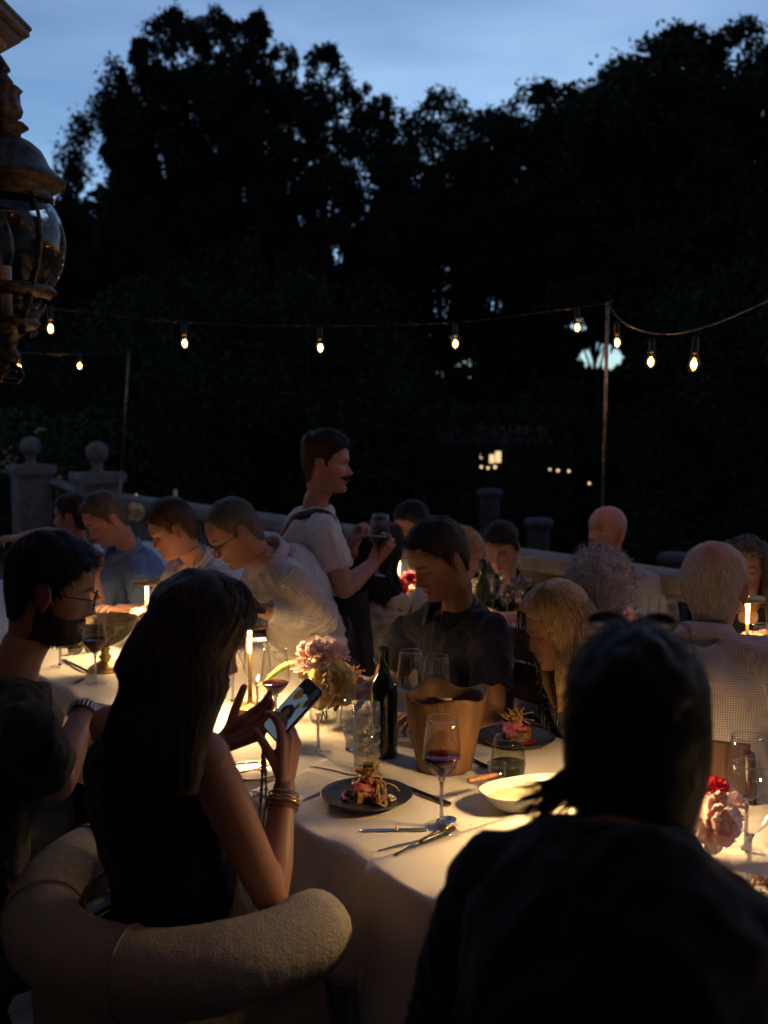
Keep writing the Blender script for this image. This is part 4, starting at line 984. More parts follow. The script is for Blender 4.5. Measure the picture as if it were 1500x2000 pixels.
# understorey bushes filling the dark band under the crowns
BU = [(330, 17, 560, 2.6, 'dense dark shrub mass below the left conifers'), (600, 17.5, 540, 2.6, 'dense dark shrub mass below the middle conifers'), (60, 18, 600, 2.6, 'dark laurel bush left, beyond the pillars'),
      (800, 16, 790, 1.5, 'low rounded bush behind the standing man'), (1450, 15.5, 580, 1.5, 'wide dark bush right of the metal pole'), (1500, 15, 520, 2.2, 'wide dark bush at the right edge'), (1090, 18, 745, 1.7, 'low dark bush left of the metal pole'),
      (870, 21, 800, 1.6, 'far low bush beside the lit window'), (470, 19, 480, 2.2, 'tall bush between the conifers')]
for i, (px, Y, ty, hw, lb) in enumerate(BU): tree(px, Y, ty, hw, lb, 'round', 16000, .06, 40+i, bottom=.1, cat='bush', nm='bush', clumps=110)
# far wood that closes the view between the trunks
rg = np.random.default_rng(5); n = 260000; x = rg.uniform(-26, 26, n); y = rg.uniform(34, 38, n); zt = 9.6 + 1.2*np.sin(x*.7) + .7*np.sin(x*1.9+1) + .4*np.sin(x*5); gap = 0
z = GZ + rg.uniform(0, 1, n)**.8 * np.maximum(zt - GZ - gap, 1)
X_, Z_ = x/y*36, (z-1.65)/y*36 + 1.65
for hx, hz, rx, rz_ in ((2.1, 6.8, .55, 1.5), (2.5, 5.2, .3, .4), (1.95, 3.85, .25, .2), (2.9, 4.2, .5, .14), (7.8, 4.45, 1.05, .60), (6.9, 5.6, .5, .3), (4.0, 6.3, .6, .35), (7.2, 7.5, .4, .3), (-9, 9.0, .3, 1.2), (-6, 8, .2, .9)):
    k = ((X_-hx)/rx)**2 + ((Z_-hz)/rz_)**2 > rg.uniform(.5, 1.3, len(x)); x, y, z, X_, Z_ = x[k], y[k], z[k], X_[k], Z_[k]
v = leafcloud(np.stack([x, y, z], 1), None, .19); fw = link('far_wood', fast_mesh('far_wood', v, 4, M['leaf_dark'])); tag(fw, 'far dark wood that closes the view behind the trees', 'wood', kind='stuff')

# distant house with lit windows
hc = P(965, 895, 15.2); fh = empty('garden_house', 'small garden house with warm lit window panes glimpsed through the leaves right of centre', 'garden house', (hc.x, hc.y+.02, GZ))
g = G(); g.box((0, .75, 1.35), (1.5, 1.4, 2.7)); g.obj('wall', M['bark'], fh, False)
g = G(); g.add([(-.9, -.1, 2.7), (.9, -.1, 2.7), (.9, 1.6, 2.7), (-.9, 1.6, 2.7), (-.9, .7, 3.0), (.9, .7, 3.0)], [(0, 1, 5, 4), (2, 3, 4, 5), (1, 2, 5), (3, 0, 4), (3, 2, 1, 0)]); g.obj('roof', M['bark'], fh, False)
M['window_glow'] = glow('window_glow', (1., .72, .35), 1.1)
hz_ = hc.z - GZ
for wx, wz, ww, wh in ((-.03, hz_-.01, .075, .13), (.065, hz_+.02, .085, .17), (-.19, hz_+.03, .04, .07)):
    f = G(); f.box((wx, .035, wz), (ww+.02, .03, wh+.02)); fo = f.obj('window', M['bark'], fh, False)
    q = G(); q.box((wx, .012, wz), (ww, .01, wh)); q.obj('pane', M['window_glow'], fo, False)
rg = np.random.default_rng(77); n = 5200; q = np.stack([rg.uniform(-1.1, 1.1, n), rg.uniform(-.55, -.12, n), rg.uniform(0, 3.3, n)], 1); k = ((q[:, 0]/.27)**2 + ((q[:, 2]-hz_)/.20)**2 > rg.uniform(.3, 1.3, n))
link('ivy', fast_mesh('ivy', leafcloud(q[k], None, .05), 4, M['leaf_dark']), fh)['kind'] = 'stuff'

# small garden lamps
M['lamp_dot'] = glow('lamp_dot', (1., .68, .32), 1.3)
M['stake'] = mat('stake', (.006, .006, .006), 1., spec=0.)
def garden_lamp(px, py, Y, label, r=.03):
    c = P(px, py, Y); r = r*.75; rt = empty('garden_lamp', label, 'garden lamp', (c.x, c.y, GZ), group='small garden lamps')
    g = G(); g.tube([(0, 0, 0), (0, 0, c.z-GZ-r)], .0035, 5); g.obj('stake', M['stake'], rt)
    g = G(); g.ball((0, 0, c.z-GZ), r, 10, 7); g.obj('lamp_head', M['lamp_dot'], rt)
for px, py, Y, lb, r_ in ((940, 912, 14.2, 'leftmost of the three low garden lamps under the lit window', .028), (953, 914, 14.2, 'middle one of the three low garden lamps under the lit window', .028), (967, 912, 14.2, 'right one of the three low garden lamps under the lit window', .032),
                      (1074, 917, 13.5, 'small garden lamp, left of the row near the pole', .022), (1090, 919, 13.5, 'small garden lamp, middle of the row near the pole', .028), (1111, 920, 13.5, 'small garden lamp, right of the row near the pole', .026), (1151, 944, 12, 'lone garden lamp just left of the metal pole', .022), (266, 968, 11.8, 'tiny lamp glowing above the balustrade at left', .022)):
    garden_lamp(px, py, Y, lb, r_)
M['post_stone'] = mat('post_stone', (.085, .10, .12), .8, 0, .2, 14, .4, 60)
# stone posts below the terrace
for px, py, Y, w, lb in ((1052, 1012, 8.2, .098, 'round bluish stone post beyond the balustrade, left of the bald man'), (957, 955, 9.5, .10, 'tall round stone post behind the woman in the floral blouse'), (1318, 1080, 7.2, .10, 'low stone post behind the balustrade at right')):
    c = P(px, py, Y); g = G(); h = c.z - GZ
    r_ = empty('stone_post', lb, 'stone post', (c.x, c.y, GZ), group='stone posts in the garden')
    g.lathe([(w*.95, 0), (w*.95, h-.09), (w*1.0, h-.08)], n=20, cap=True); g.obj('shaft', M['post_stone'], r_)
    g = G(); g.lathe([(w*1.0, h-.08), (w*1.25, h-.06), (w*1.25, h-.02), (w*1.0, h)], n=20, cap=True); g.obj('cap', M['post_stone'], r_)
# shrub at far left; yellow balls are painted stand-ins for warm-lit leaves
c = P(45, 900, 13.5); rt = empty('warm_lit_shrub', 'shrub with a few pale yellow blossoms catching light behind the far left pillar', 'shrub', (c.x, c.y, GZ))
rg = np.random.default_rng(3); n = 7000; q = rg.normal(0, 1, (n, 3))*np.array([.8, .5, .75]) + np.array([0, 0, 1.9]); q = q[(q[:, 2] > 0) & (q[:, 2] < 3.2)]
link('foliage', fast_mesh('foliage', leafcloud(q, None, .05), 4, M['leaf_ivy']), rt)
g = G(); M['blossom'] = mat('blossom', (.75, .60, .25), .7, 0, .1, 40)
for px, py in ((84, 841), (74, 838), (20, 900), (10, 920), (35, 895), (15, 885), (5, 905), (118, 932), (150, 960), (30, 925)):
    p = np.array(P(px, py, 13.0)) - np.array([c.x, c.y, GZ]); 
    for _ in range(4): g.ball(p + rg.normal(0, .03, 3), .02, 6, 4)
g.obj('lit_leaf_dots', M['blossom'], rt)['kind'] = 'stuff'
g = G(); g.tube([(0, 0, 0), (.05, 0, 1), (-.05, 0, 2.2)], [.05, .04, .015], 7); g.obj('trunk', M['bark'], rt)

# tables -----------------------------------------------------------
def table(label, s0, s1, c0, c1, cloths, hgt=TZ):
    mid = TP((s0+s1)/2, (c0+c1)/2); root = empty('dining_table', label, 'table', tuple(mid), R(ANG-90))
    L, W = s1-s0, c1-c0
    g = G(); g.box((0, 0, hgt-.030), (L-.03, W-.03, .03)); g.obj('tabletop', M['chair_wood'], root, False)
    for sx in (-1, -.34, .34, 1):
        for sy in (-1, 1):
            g = G(); g.box((sx*(L/2-.15), sy*(W/2-.14), (hgt-.05)/2), (.06, .06, hgt-.05)); g.obj('leg', M['chair_wood'], root, False)
    return root
def cloth(label, s0, s1, c0, c1, drop, z, seed=0, roundend=None, res=.028):
    """draped cloth: hem, table edge, top, edge, hem; folds grow towards the hem"""
    prof = []                               # (c, z, fold amount, outward)
    W = c1-c0
    nd = 9
    for i in range(nd): t = i/nd; prof.append((c0 - .016 - .022*(1-t)**2, z - .012 - drop*(1-t), (1-t), -1))
    for a in (0, 30, 60): prof.append((c0 - .016*math.cos(R(a)), z - .016 + .016*math.sin(R(a)), .0, -1))
    nt_ = max(10, int(W/.03))
    for i in range(nt_+1): prof.append((c0 + W*i/nt_, z, -1, 0))
    for a in (60, 30, 0): prof.append((c1 + .016*math.cos(R(a)), z - .016 + .016*math.sin(R(a)), 0, 1))
    for i in range(nd-1, -1, -1): t = i/nd; prof.append((c1 + .016 + .022*(1-t)**2, z - .012 - drop*(1-t), (1-t), 1))
    n = int((s1-s0)/res); V = []
    for i in range(n+1):
        s = s0 + (s1-s0)*i/n; row = []
        for c, h, f, o in prof:
            if f < 0:
                e = min(c-c0, c1-c)
                w1 = noise.noise((s*2.1, c*2.4, seed)) * .0018 + max(0, .5-abs(noise.noise((s*1.1+5, c*4.5, seed+3)))*5) * .0034 * min(1, e*12)
                if e < .22: w1 += .0055 * math.sin(s*21 + 3*noise.noise((s*3, c*2, seed))) * (1-e/.22)**1.2
                row.append((s, c, h + w1 + .0015))
            else:
                a = .022 * math.sin(s*21 + 2.2*noise.noise((s*1.7, seed, o))) + .012*noise.noise((s*5, seed+2, o)); zz_ = h
                if roundend is not None and f > 0:      # hem lifts in a rounded corner at the end
                    d = (s1 - s) if roundend > 0 else (s - s0); q = max(0, 1 - d/.16); zz_ = h + drop*f*(1 - math.sqrt(max(0, 1-q*q)))*.75
                ff = f**.8
                row.append((s + .02*ff*noise.noise((s*3, 7, seed)), c + o*(abs(a)*ff + .012*ff), zz_ + (.012*noise.noise((s*4, 1, seed))*ff)))
        V.append(row)
    V = np.array(V); W3 = O0 + V[..., 0:1]*DL + V[..., 1:2]*DN; W3[..., 2] = V[..., 2]
    org = TP((s0+s1)/2, (c0+c1)/2, z); g = G(); g.grid(W3 - org)
    o = g.obj('tablecloth', M['table_cloth']); o.location = tuple(org); s = o.modifiers.new('s', 'SOLIDIFY'); s.thickness = .0012; s.offset = 1
    tag(o, label, 'tablecloth', 'white tablecloths'); return o
TAB_W = .92
table('long near dining table running from the left back to the right front', -2.7, 4.6, 0, TAB_W, None)
cloth('white tablecloth under the footed brass bowl and the phone woman\'s place', -.03, 4.65, -.005, TAB_W+.005, .24, TZ+.002, 1)
cloth('white tablecloth on the near table with a rounded hanging front corner, under the cream dish', -2.75, .015, -.010, TAB_W+.010, .36, TZ+.0075, 2, 1)
table('second dining table behind the near one, beside the balustrade', -2.6, 6.2, 1.58, 2.24, None)
cloth('white tablecloth on the second table by the balustrade', -2.65, 6.25, 1.575, 2.245, .30, TZ+.002, 3, res=.05)

# wooden chairs ---------------------------------------------------
def make_chair():
    r_ = empty('wooden_chair', 'dark wooden chair with a curved top rail', 'chair', (0, 0, 0), group='dark wooden dining chairs')
    g = G(); g.box((0, 0, .445), (.44, .42, .03), top=.97); g.obj('seat', M['chair_wood'], r_, False)
    for sx in (-1, 1):
        g = G(); g.tube([(sx*.19, .18, 0), (sx*.195, .18, .43)], [.014, .019], 8); g.obj('leg', M['chair_wood'], r_)
        g = G(); g.tube([(sx*.19, -.23, 0), (sx*.195, -.19, .43), (sx*.20, -.205, .66), (sx*.20, -.25, .90)], [.015, .02, .018, .015], 8); g.obj('leg', M['chair_wood'], r_)
    def rail(z, y, h, nm):
        g = G(); V = [[(x, y - .035*(1-(x/.2)**2) + dy, z + dz) for dy, dz in ((-.009, -h/2), (.009, -h/2), (.009, h/2), (-.009, h/2))] for x in np.linspace(-.20, .20, 9)]; g.grid(np.array(V), 0, True, cap=True); g.obj(nm, M['chair_wood'], r_, False)
    rail(.86, -.243, .12, 'top_rail'); rail(.70, -.212, .045, 'back_slat'); rail(.60, -.20, .045, 'back_slat')
    return r_
chair0 = make_chair(); chair_used = [False]
def chair(x, y, yaw, label):
    rz = R(yaw - 90)
    if not chair_used[0]: chair_used[0] = True; chair0.location = (x, y, 0); chair0.rotation_euler = (0, 0, rz); chair0['label'] = label; return chair0
    return dup(chair0, (x, y, 0), rz, label)
# ------------------------------------------------------------------ the guests
def A3(v, z=None): v = np.array(v, float); return v if z is None else np.array([v[0], v[1], z])
def bx(HX, p): return tf(HX, np.array([p], float))[0]

# 1 woman with the phone ------------------------------------------------
H = P(388, 1252, 1.90)
PH_C = np.array(P(572, 1386, 2.06)); PH_N = nrm((-.50, -.58, .64)); PH_U = nrm(np.array([.62, .20, .60]) - PH_N*np.dot((.62, .20, .60), PH_N)); PH_X = np.cross(PH_U, PH_N)   # right edge of the screen
wR = P(556, 1535, 2.02); wL = P(432, 1452, 2.13)
root, d = person('woman with long dark brown hair in a sleeveless black top holding up a phone', (-.40, 2.03, .56), P(300, 1402, 1.93), H, 48, 42, 22,
   {'R': dict(sh=P(402, 1478, 1.80), el=P(528, 1752, 1.88), wr=wR, hd=np.array([.10, .22, 1.0]), hn=np.array([-.80, .45, -.05]), curl=(.42, .55, .62, .68), thumb=(.45, .55), spread=.06),
    'L': dict(el=P(318, 1640, 2.25), wr=wL, hd=np.array([.85, -.10, .50]), hn=np.array([.30, -.45, .55]), curl=(.25, .42, .52, .6), thumb=(.7, .25), spread=.12)},
   M['cloth_black'], 'none', 'tan', dict(lip=(.8, .4, .4), stubble=0, brow=.4, jaw=.93), None, sc=.9, sw=.185, pants=M['denim_cream'], vox=.0032, tvox=.007, hand_s=.98, wr=.6)
off, HX = d['off'], d['HX']
make_hair(root, off, HX, d['V'], HAIR['dark_brown'], {'kind': 'long', 'part': 0}, 900, 1., d['neck'], d['Rt'], d['Fw'], d['sp'])
hr = [c for c in root.children if c.name.startswith('hair')][-1]
def rw(p, a, b, yaw):
    f = np.array([math.cos(R(yaw)), math.sin(R(yaw)), 0]); r_ = np.array([f[1], -f[0], 0]); return (np.array(p, float), r_*a, f*b)
rows = [rw(bx(HX, (0, -.02, .125)), .012, .012, 42), rw(bx(HX, (0, -.015, .118)), .055, .060, 42), rw(bx(HX, (0, -.015, .09)), .082, .096, 42), rw(bx(HX, (0, -.018, .05)), .095, .108, 42), rw(bx(HX, (0, -.03, 0)), .102, .106, 42),
        rw(bx(HX, (0, -.045, -.06)), .108, .100, 42), rw(A3(P(345, 1335, 1.86)), .112, .092, 44), rw(A3(P(318, 1390, 1.84)), .122, .080, 46), rw(A3(P(300, 1450, 1.815)), .130, .066, 48), rw(A3(P(296, 1505, 1.80)), .126, .050, 48)]
hair_fall(root, off, rows, HAIR['dark_brown'], 2600, arc=(128, 412), seed=2, w=.0020, tip=.06, col=(.5, 1.5))
# belt, top's hem and trousers waist
pv = A3((-.40, 2.03, .56)); g = G(); 
ring = [pv + d['sp']*.085 + d['Rt']*.163*math.cos(t) + d['Fw']*.135*math.sin(t) for t in np.linspace(0, 2*math.pi, 40)]
g.tube([q - off for q in ring], .016, 6, flat=.35, up=d['sp']); g.obj('belt', M['leather'], root)
for t in (-40, -85, -130):
    q = pv + d['sp']*.085 + d['Rt']*.168*math.cos(R(t)) + d['Fw']*.140*math.sin(R(t)); g = G(); g.box(q - off, (.010, .006, .05), np.array(Matrix.Rotation(R(48+t), 3, 'Z'))); g.obj('belt_loop', M['leather_tan'], root)
# bracelets and ring on the right wrist
W = A3(wR); E = A3(P(528, 1752, 1.88)); ax = nrm(W - E); x_, y_, _ = frame(ax)
def bangle(c, r0, r1, mt, nm, beads=0):
    g = G(); n = beads or 28
    if beads:
        for t in np.linspace(0, 2*math.pi, beads, endpoint=False): g.ball(c + (x_*math.cos(t) + y_*math.sin(t))*r0 - off, r1, 8, 5)
    else: g.tube([c + (x_*math.cos(t) + y_*math.sin(t))*r0 - off for t in np.linspace(0, 2*math.pi, n)], r1, 7)
    return g.obj(nm, mt, root)
M['bead'] = mat('bead', (.10, .16, .13), .25, 0, .5, 90, col2=(.35, .25, .12))
bangle(W - ax*.018, .0300, .0022, M['steel'], 'bracelet', 40); bangle(W - ax*.030, .0325, .0028, M['gold'], 'bracelet'); bangle(W - ax*.037, .0328, .0036, M['gold'], 'bracelet'); bangle(W - ax*.046, .0322, .0020, M['leather_tan'], 'bracelet')

# phone ---------------------------------------------------------------
PM = Matrix(((PH_X[0], PH_U[0], PH_N[0], PH_C[0]), (PH_X[1], PH_U[1], PH_N[1], PH_C[1]), (PH_X[2], PH_U[2], PH_N[2], PH_C[2]), (0, 0, 0, 1)))
ph = empty('phone', 'black phone held up by the long haired woman, its screen showing the plate', 'phone', (0, 0, 0)); ph.matrix_basis = PM @ Matrix.Scale(.94, 4)
def rrect(w, h, r, z, n=6):
    o = []
    for cx, cy, a0 in ((w/2-r, h/2-r, 0), (-w/2+r, h/2-r, 90), (-w/2+r, -h/2+r, 180), (w/2-r, -h/2+r, 270)):
        for k in range(n+1): a = R(a0 + 90*k/n); o.append((cx + r*math.cos(a), cy + r*math.sin(a), z))
    return o
g = G(); g.grid(np.array([rrect(.070, .146, .011, -.0045), rrect(.0735, .1495, .013, -.003), rrect(.0735, .1495, .013, .003), rrect(.070, .146, .011, .0042)]), 0, True, cap=True); g.obj('case', M['black_lacquer'], ph)
a = N('screen'); a.set(Roughness=.1); v = a.coords('Object'); sx = a.n('SeparateXYZ'); a.l(v, sx.inputs[0])
nz = a.n('TexNoise', Scale=60.); a.l(v, nz.inputs['Vector'])
def blob(cx, cy, rx, ry):
    m = a.n('Mapping'); m.vector_type = 'TEXTURE'; m.inputs['Location'].default_value = (cx, cy, 0); m.inputs['Scale'].default_value = (rx, ry, 1); a.l(v, m.inputs[0])
    gr = a.n('VectorMath', operation='LENGTH'); a.l(m.outputs[0], gr.inputs[0]); ad = a.n('Math', operation='MULTIPLY_ADD'); ad.inputs[1].default_value = 1.1; a.l(nz.outputs[0], ad.inputs[0]); a.l(gr.outputs['Value'], ad.inputs[2])
    c = a.n('Math', operation='LESS_THAN'); c.inputs[1].default_value = 1.5; a.l(ad.outputs[0], c.inputs[0]); return c.outputs[0]
cur = None
def over(fac, col):
    global cur
    m = a.n('Mix', data_type='RGBA'); m.inputs['B'].default_value = c4(col)
    if cur is None: m.inputs['A'].default_value = (.20, .30, .38, 1)
    else: a.l(cur, m.inputs['A'])
    a.l(fac, m.inputs['Factor']); cur = m.outputs['Result']
over(blob(0, -.018, .022, .027), (.012, .010, .016)); over(blob(-.004, -.016, .009, .012), (.10, .035, .015)); over(blob(.016, .020, .006, .012), (.20, .24, .07)); over(blob(.008, .012, .005, .012), (.03, .05, .05)); over(blob(-.014, .036, .012, .020), (.16, .07, .02)); over(blob(.0, .062, .07, .020), (.006, .006, .008)); over(blob(.026, .05, .012, .03), (.03, .03, .035))
a.l(cur, a.b.inputs['Base Color']); a.l(cur, a.b.inputs['Emission Color']); a.b.inputs['Emission Strength'].default_value = .32
g = G(); V = np.array([rrect(.067, .143, .010, .0045), rrect(.001, .001, .0004, .0046)]); g.grid(V, 0, True); g.obj('screen', a.m, ph, False)
g = G(); g.lathe([(.001, .0), (.008, .0), (.008, .003), (.006, .004)], (-.018, .052, -.0085), 16); g.lathe([(.001, .0), (.008, .0), (.008, .003), (.006, .004)], (-.018, .030, -.0085), 16); g.obj('camera_lens', M['lens_black'], ph)
# bead strap that hangs from the hand below the phone
s0 = np.array(P(514, 1462, 2.06)); rt = empty('bead_strap', 'string of green and brown beads hanging from the woman\'s phone hand', 'bead strap', tuple(s0))
for dx in (0, .011):
    q = through([(0, 0, 0), (dx*.6 - .002, 0, -.05), (dx - .006, .003, -.11), (dx*.9 - .010, 0, -.17), (.000 - .005, .0, -.20 - dx*.5)], 36); g = G()
    for i, p in enumerate(q[::1]): g.ball(p, .0034 + .0012*((i*7) % 3 == 0), 8, 6)
    g.tube(q, .0008, 4); g.obj('bead_string', M['bead'], rt)
g = G(); g.tube([(0, 0, .0), (.0, 0, .018), (.003, 0, .03)], .003, 6); g.obj('loop', M['leather'], rt)

# 2 bearded man with glasses at far left
H = P(100, 1152, 2.30)
root, d = person('bearded man in thin glasses and dark olive tee, left of the long haired woman', (-.95, 2.10, .53), P(32, 1326, 2.24), H, 32, 16, 14,
   {'R': dict(sh=P(48, 1432, 2.02), el=P(112, 1530, 2.22), wr=P(166, 1384, 2.42), hd=(.75, .55, -.35), hn=(-.3, .1, -1), curl=(.4, .45, .5, .5)), 'L': dict(el=(-.86, 2.62, .85), wr=(-.66, 2.74, .81))},
   M['cloth_olive'], 'short', 'olive', dict(beard='full', beardc='dark_brown', stubble=.5, brow=1.2, nose=1.05), {'kind': 'short', 'thick': 1.2}, scale=1.02, pants=M['denim_blue'], collar='crew', strands=3000, tvox=.008)
glasses(root, d['HX'], d['off'], M['lens_black'])
W = A3(P(166, 1384, 2.42)); E = A3(P(112, 1530, 2.22)); ax = nrm(W-E); x_, y_, _ = frame(ax); off = d['off']
g = G(); 
for t in np.linspace(0, 2*math.pi, 22, endpoint=False):
    q = W - ax*.012 + (x_*math.cos(t) + y_*math.sin(t))*.034; g.tube([q - ax*.009 - off, q + ax*.009 - off], .0048, 6, round_=False)
wt = g.obj('watch', M['steel'], root, False)
g = G(); q = W - ax*.012 + (x_*math.cos(R(200)) + y_*math.sin(R(200)))*.037; g.tube([q - off - nrm(q-W)*.004, q - off + nrm(q-W)*.006], .019, 20); g.obj('watch_face', M['steel'], wt)

# 3 dark silhouette at right front
H = P(1240, 1418, 1.24)
root, d = person('person with short dark hair seen from behind, dark jacket, sunglasses pushed up on the head', (.22, .92, .55), P(1212, 1612, 1.14), H, 52, 80, 6,
   {'R': dict(sh=P(1500, 1880, 1.04), el=(.60, 1.02, .80), wr=(.66, 1.28, .81)), 'L': dict(sh=P(968, 1718, 1.22), el=(.09, 1.36, .82), wr=(.26, 1.50, .79))},
   M['cloth_navy'], 'long', 'tan', dict(neck=.95), {'kind': 'bob', 'thick': .5, 'line': -.012}, collar='crew', strands=2200, scale=.99, tvox=.009, bulk=.98)
off, HX = d['off'], d['HX']
rows = [rw(bx(HX, (0, -.01, .06)), .082, .096, 80), rw(bx(HX, (0, -.015, .01)), .088, .100, 80), rw(bx(HX, (0, -.020, -.04)), .086, .092, 80), rw(bx(HX, (0, -.026, -.08)), .078, .080, 80), rw(bx(HX, (0, -.030, -.125)), .066, .068, 80)]
hair_fall(root, off, rows, HAIR['black'], 1500, 'nape_hair', arc=(165, 375), seed=5, w=.0018, tip=.05, wav=.010)
g = G()    # loose tufts flicking out at the left of the neck
for i in range(60):
    p = bx(HX, (-.078 + RNG.normal(0, .005), -.02 + RNG.normal(0, .03), -.066 + RNG.normal(0, .014))); q = [p]
    dr = nrm(np.array([-.45, -.05, -.75]) + RNG.normal(0, .14, 3))
    for k in range(4): dr = nrm(dr + np.array([-.16, -.02, .12])); q.append(q[-1] + dr*.019)
    g.tube([v - off for v in q], [.0024, .0022, .0017, .0012, .0005], 4)
g.obj('hair_tuft', HAIR['black'], root)
sg_ = glasses(root, HX, off, M['shell'], sunglass=True, M2=Matrix.Translation((0, -.002, .052)) @ Matrix.Rotation(R(50), 4, 'X') @ Matrix.Scale(1.02, 4)); sg_.name = 'sunglasses'
g = G()    # jacket collar
for k, (r_, h) in enumerate(((.070, .0),)):
    pass
N3 = A3(P(1196, 1742, 1.13))

# 4 woman at the far left in profile
H = P(139, 1008, 5.45)
root, d = person('small far woman in profile at the left, bare arm stretched over the table', A3(P(190, 1100, 5.6), .53), P(160, 1078, 5.5), H, 190, 178, 4,
   {'R': dict(el=P(120, 1100, 5.5), wr=P(90, 1090, 5.2)), 'L': dict(sh=P(150, 1075, 5.3), el=P(98, 1042, 5.05), wr=P(45, 1048, 4.95))}, M['blouse_plum'], 'short', 'tan', dict(lip=(.8, .4, .4)), {'kind': 'bun'}, sc=.9, scale=.96, strands=700, collar=None)
g = G(); g.ball(bx(d['HX'], (0, -.10, .06)) - d['off'], .035, 12, 8); g.obj('hair_bun', HAIR['dark_brown'], root)
chair(*A3(P(190, 1100, 5.62))[:2], 200, 'dark wooden chair of the small far woman at the left end')
# 5 blue shirt
root, d = person('man with greying hair in a blue button shirt, head bent, beyond the bearded man', A3(P(292, 1240, 5.0), .53), P(246, 1078, 4.78), P(206, 1014, 4.66), 208, 212, 32,
   {'L': dict(el=P(292, 1200, 4.5), wr=P(232, 1192, 4.3), hn=(0, 0, -1)), 'R': dict(el=P(188, 1185, 4.55), wr=P(184, 1135, 4.50), hd=(-.02, -.02, 1), hn=(-.2, -.6, 0), curl=(.8, .8, .8, .8))},
   M['shirt_blue'], 'rolled', 'pink', dict(stubble=.25, jowl=.5), {'kind': 'short', 'rec': .7}, collar='shirt', strands=1200, scale=1.03, bulk=1.08)
chair(*A3(P(300, 1240, 5.05))[:2], 215, 'dark wooden chair of the man in the blue shirt')
# 6 motif shirt
root, d = person('young man with side parted brown hair in a white shirt with small motifs, looking down', A3(P(425, 1240, 4.6), .53), P(380, 1098, 4.34), P(336, 1034, 4.22), 205, 196, 26,
   {'L': dict(el=P(392, 1190, 4.1), wr=P(318, 1196, 3.95), hn=(0, 0, -1)), 'R': dict(el=P(300, 1200, 4.4), wr=P(280, 1195, 4.15))},
   M['shirt_motif'], 'rolled', 'fair', dict(nose=1.05), {'kind': 'side', 'part': .6}, collar='shirt', strands=1400)
chair(*A3(P(430, 1240, 4.65))[:2], 215, 'dark wooden chair of the man in the white motif shirt')
# 7 plaid shirt man bending over the table
H = P(458, 1040, 3.66)
root, d = person('older man in glasses and a checked white shirt bending over the table', P(612, 1280, 4.00), P(528, 1092, 3.76), H, 196, 200, 34,
   {'L': dict(sh=P(572, 1138, 3.60), el=P(632, 1208, 3.70), wr=P(512, 1192, 3.52), hn=(-.3, .2, -1), curl=(.5, .55, .6, .65)), 'R': dict(el=P(470, 1200, 4.0), wr=P(470, 1196, 3.72))},
   M['shirt_plaid'], 'long', 'tan', dict(nose=1.1, stubble=.35, jowl=.4), {'kind': 'crop', 'rec': 1.3, 'thick': 1.3}, collar='shirt', legs='stand', hips=A3(P(640, 1290, 4.06), .84), strands=1500, bulk=1.10, scale=1.04, tvox=.0075, hem=.02)
glasses(root, d['HX'], d['off'], M['lens_black'])
q = A3(P(490, 1183, 3.50)); r_ = empty('phone', 'dark phone held low by the bending man in the checked shirt', 'phone', tuple(q)); r_.rotation_euler = (R(12), 0, R(25))
g = G(); g.grid(np.array([rrect(.070, .146, .011, -.004), rrect(.073, .149, .013, 0), rrect(.070, .146, .011, .004)]), 0, True, cap=True); g.obj('case', M['black_lacquer'], r_)
g = G(); g.grid(np.array([rrect(.067, .143, .010, .0043), rrect(.001, .001, .0004, .0044)]), 0, True); g.obj('screen', M['lens_black'], r_)
# 8 standing waiter with the braces and apron
H = P(637, 906, 4.1)
root, d = person('standing man with a moustache in a white tee with dark braces and a black apron', P(635, 1262, 4.16), P(613, 992, 4.12), H, -4, -4, 3,
   {'R': dict(sh=P(632, 1040, 3.93), el=P(672, 1150, 3.88), wr=P(728, 1102, 4.0), hd=(.45, .1, .75), hn=(.3, .9, -.1), curl=(.75, .8, .85, .9), thumb=(.3, .9)),
    'L': dict(el=P(668, 1120, 4.36), wr=P(688, 1075, 4.28), hd=(.3, -.1, .9), hn=(.7, -.5, 0), curl=(1, 1, 1, 1), thumb=(.3, .9))},
   M['shirt_white'], 'short', 'pink', dict(beard='mo', beardc='dark_brown', stubble=.55, nose=1.1, open=1, browd=.7), {'kind': 'fade', 'thick': 1.0}, collar='crew', legs='stand', hips=A3(P(640, 1262, 4.16), .86), pants=M['apron'], strands=1800, scale=1.03, tvox=.0075, hem=.03, vox=.004)
off, sp, Rt, Fw, nk, sh = d['off'], d['sp'], d['Rt'], d['Fw'], d['neck'], d['sh']
from mathutils.bvhtree import BVHTree
so_ = [c for c in root.children if c.name.startswith('shirt')][0]; sm_ = so_.data
bvh = BVHTree.FromPolygons([v.co[:] for v in sm_.vertices], [p.vertices[:] for p in sm_.polygons])
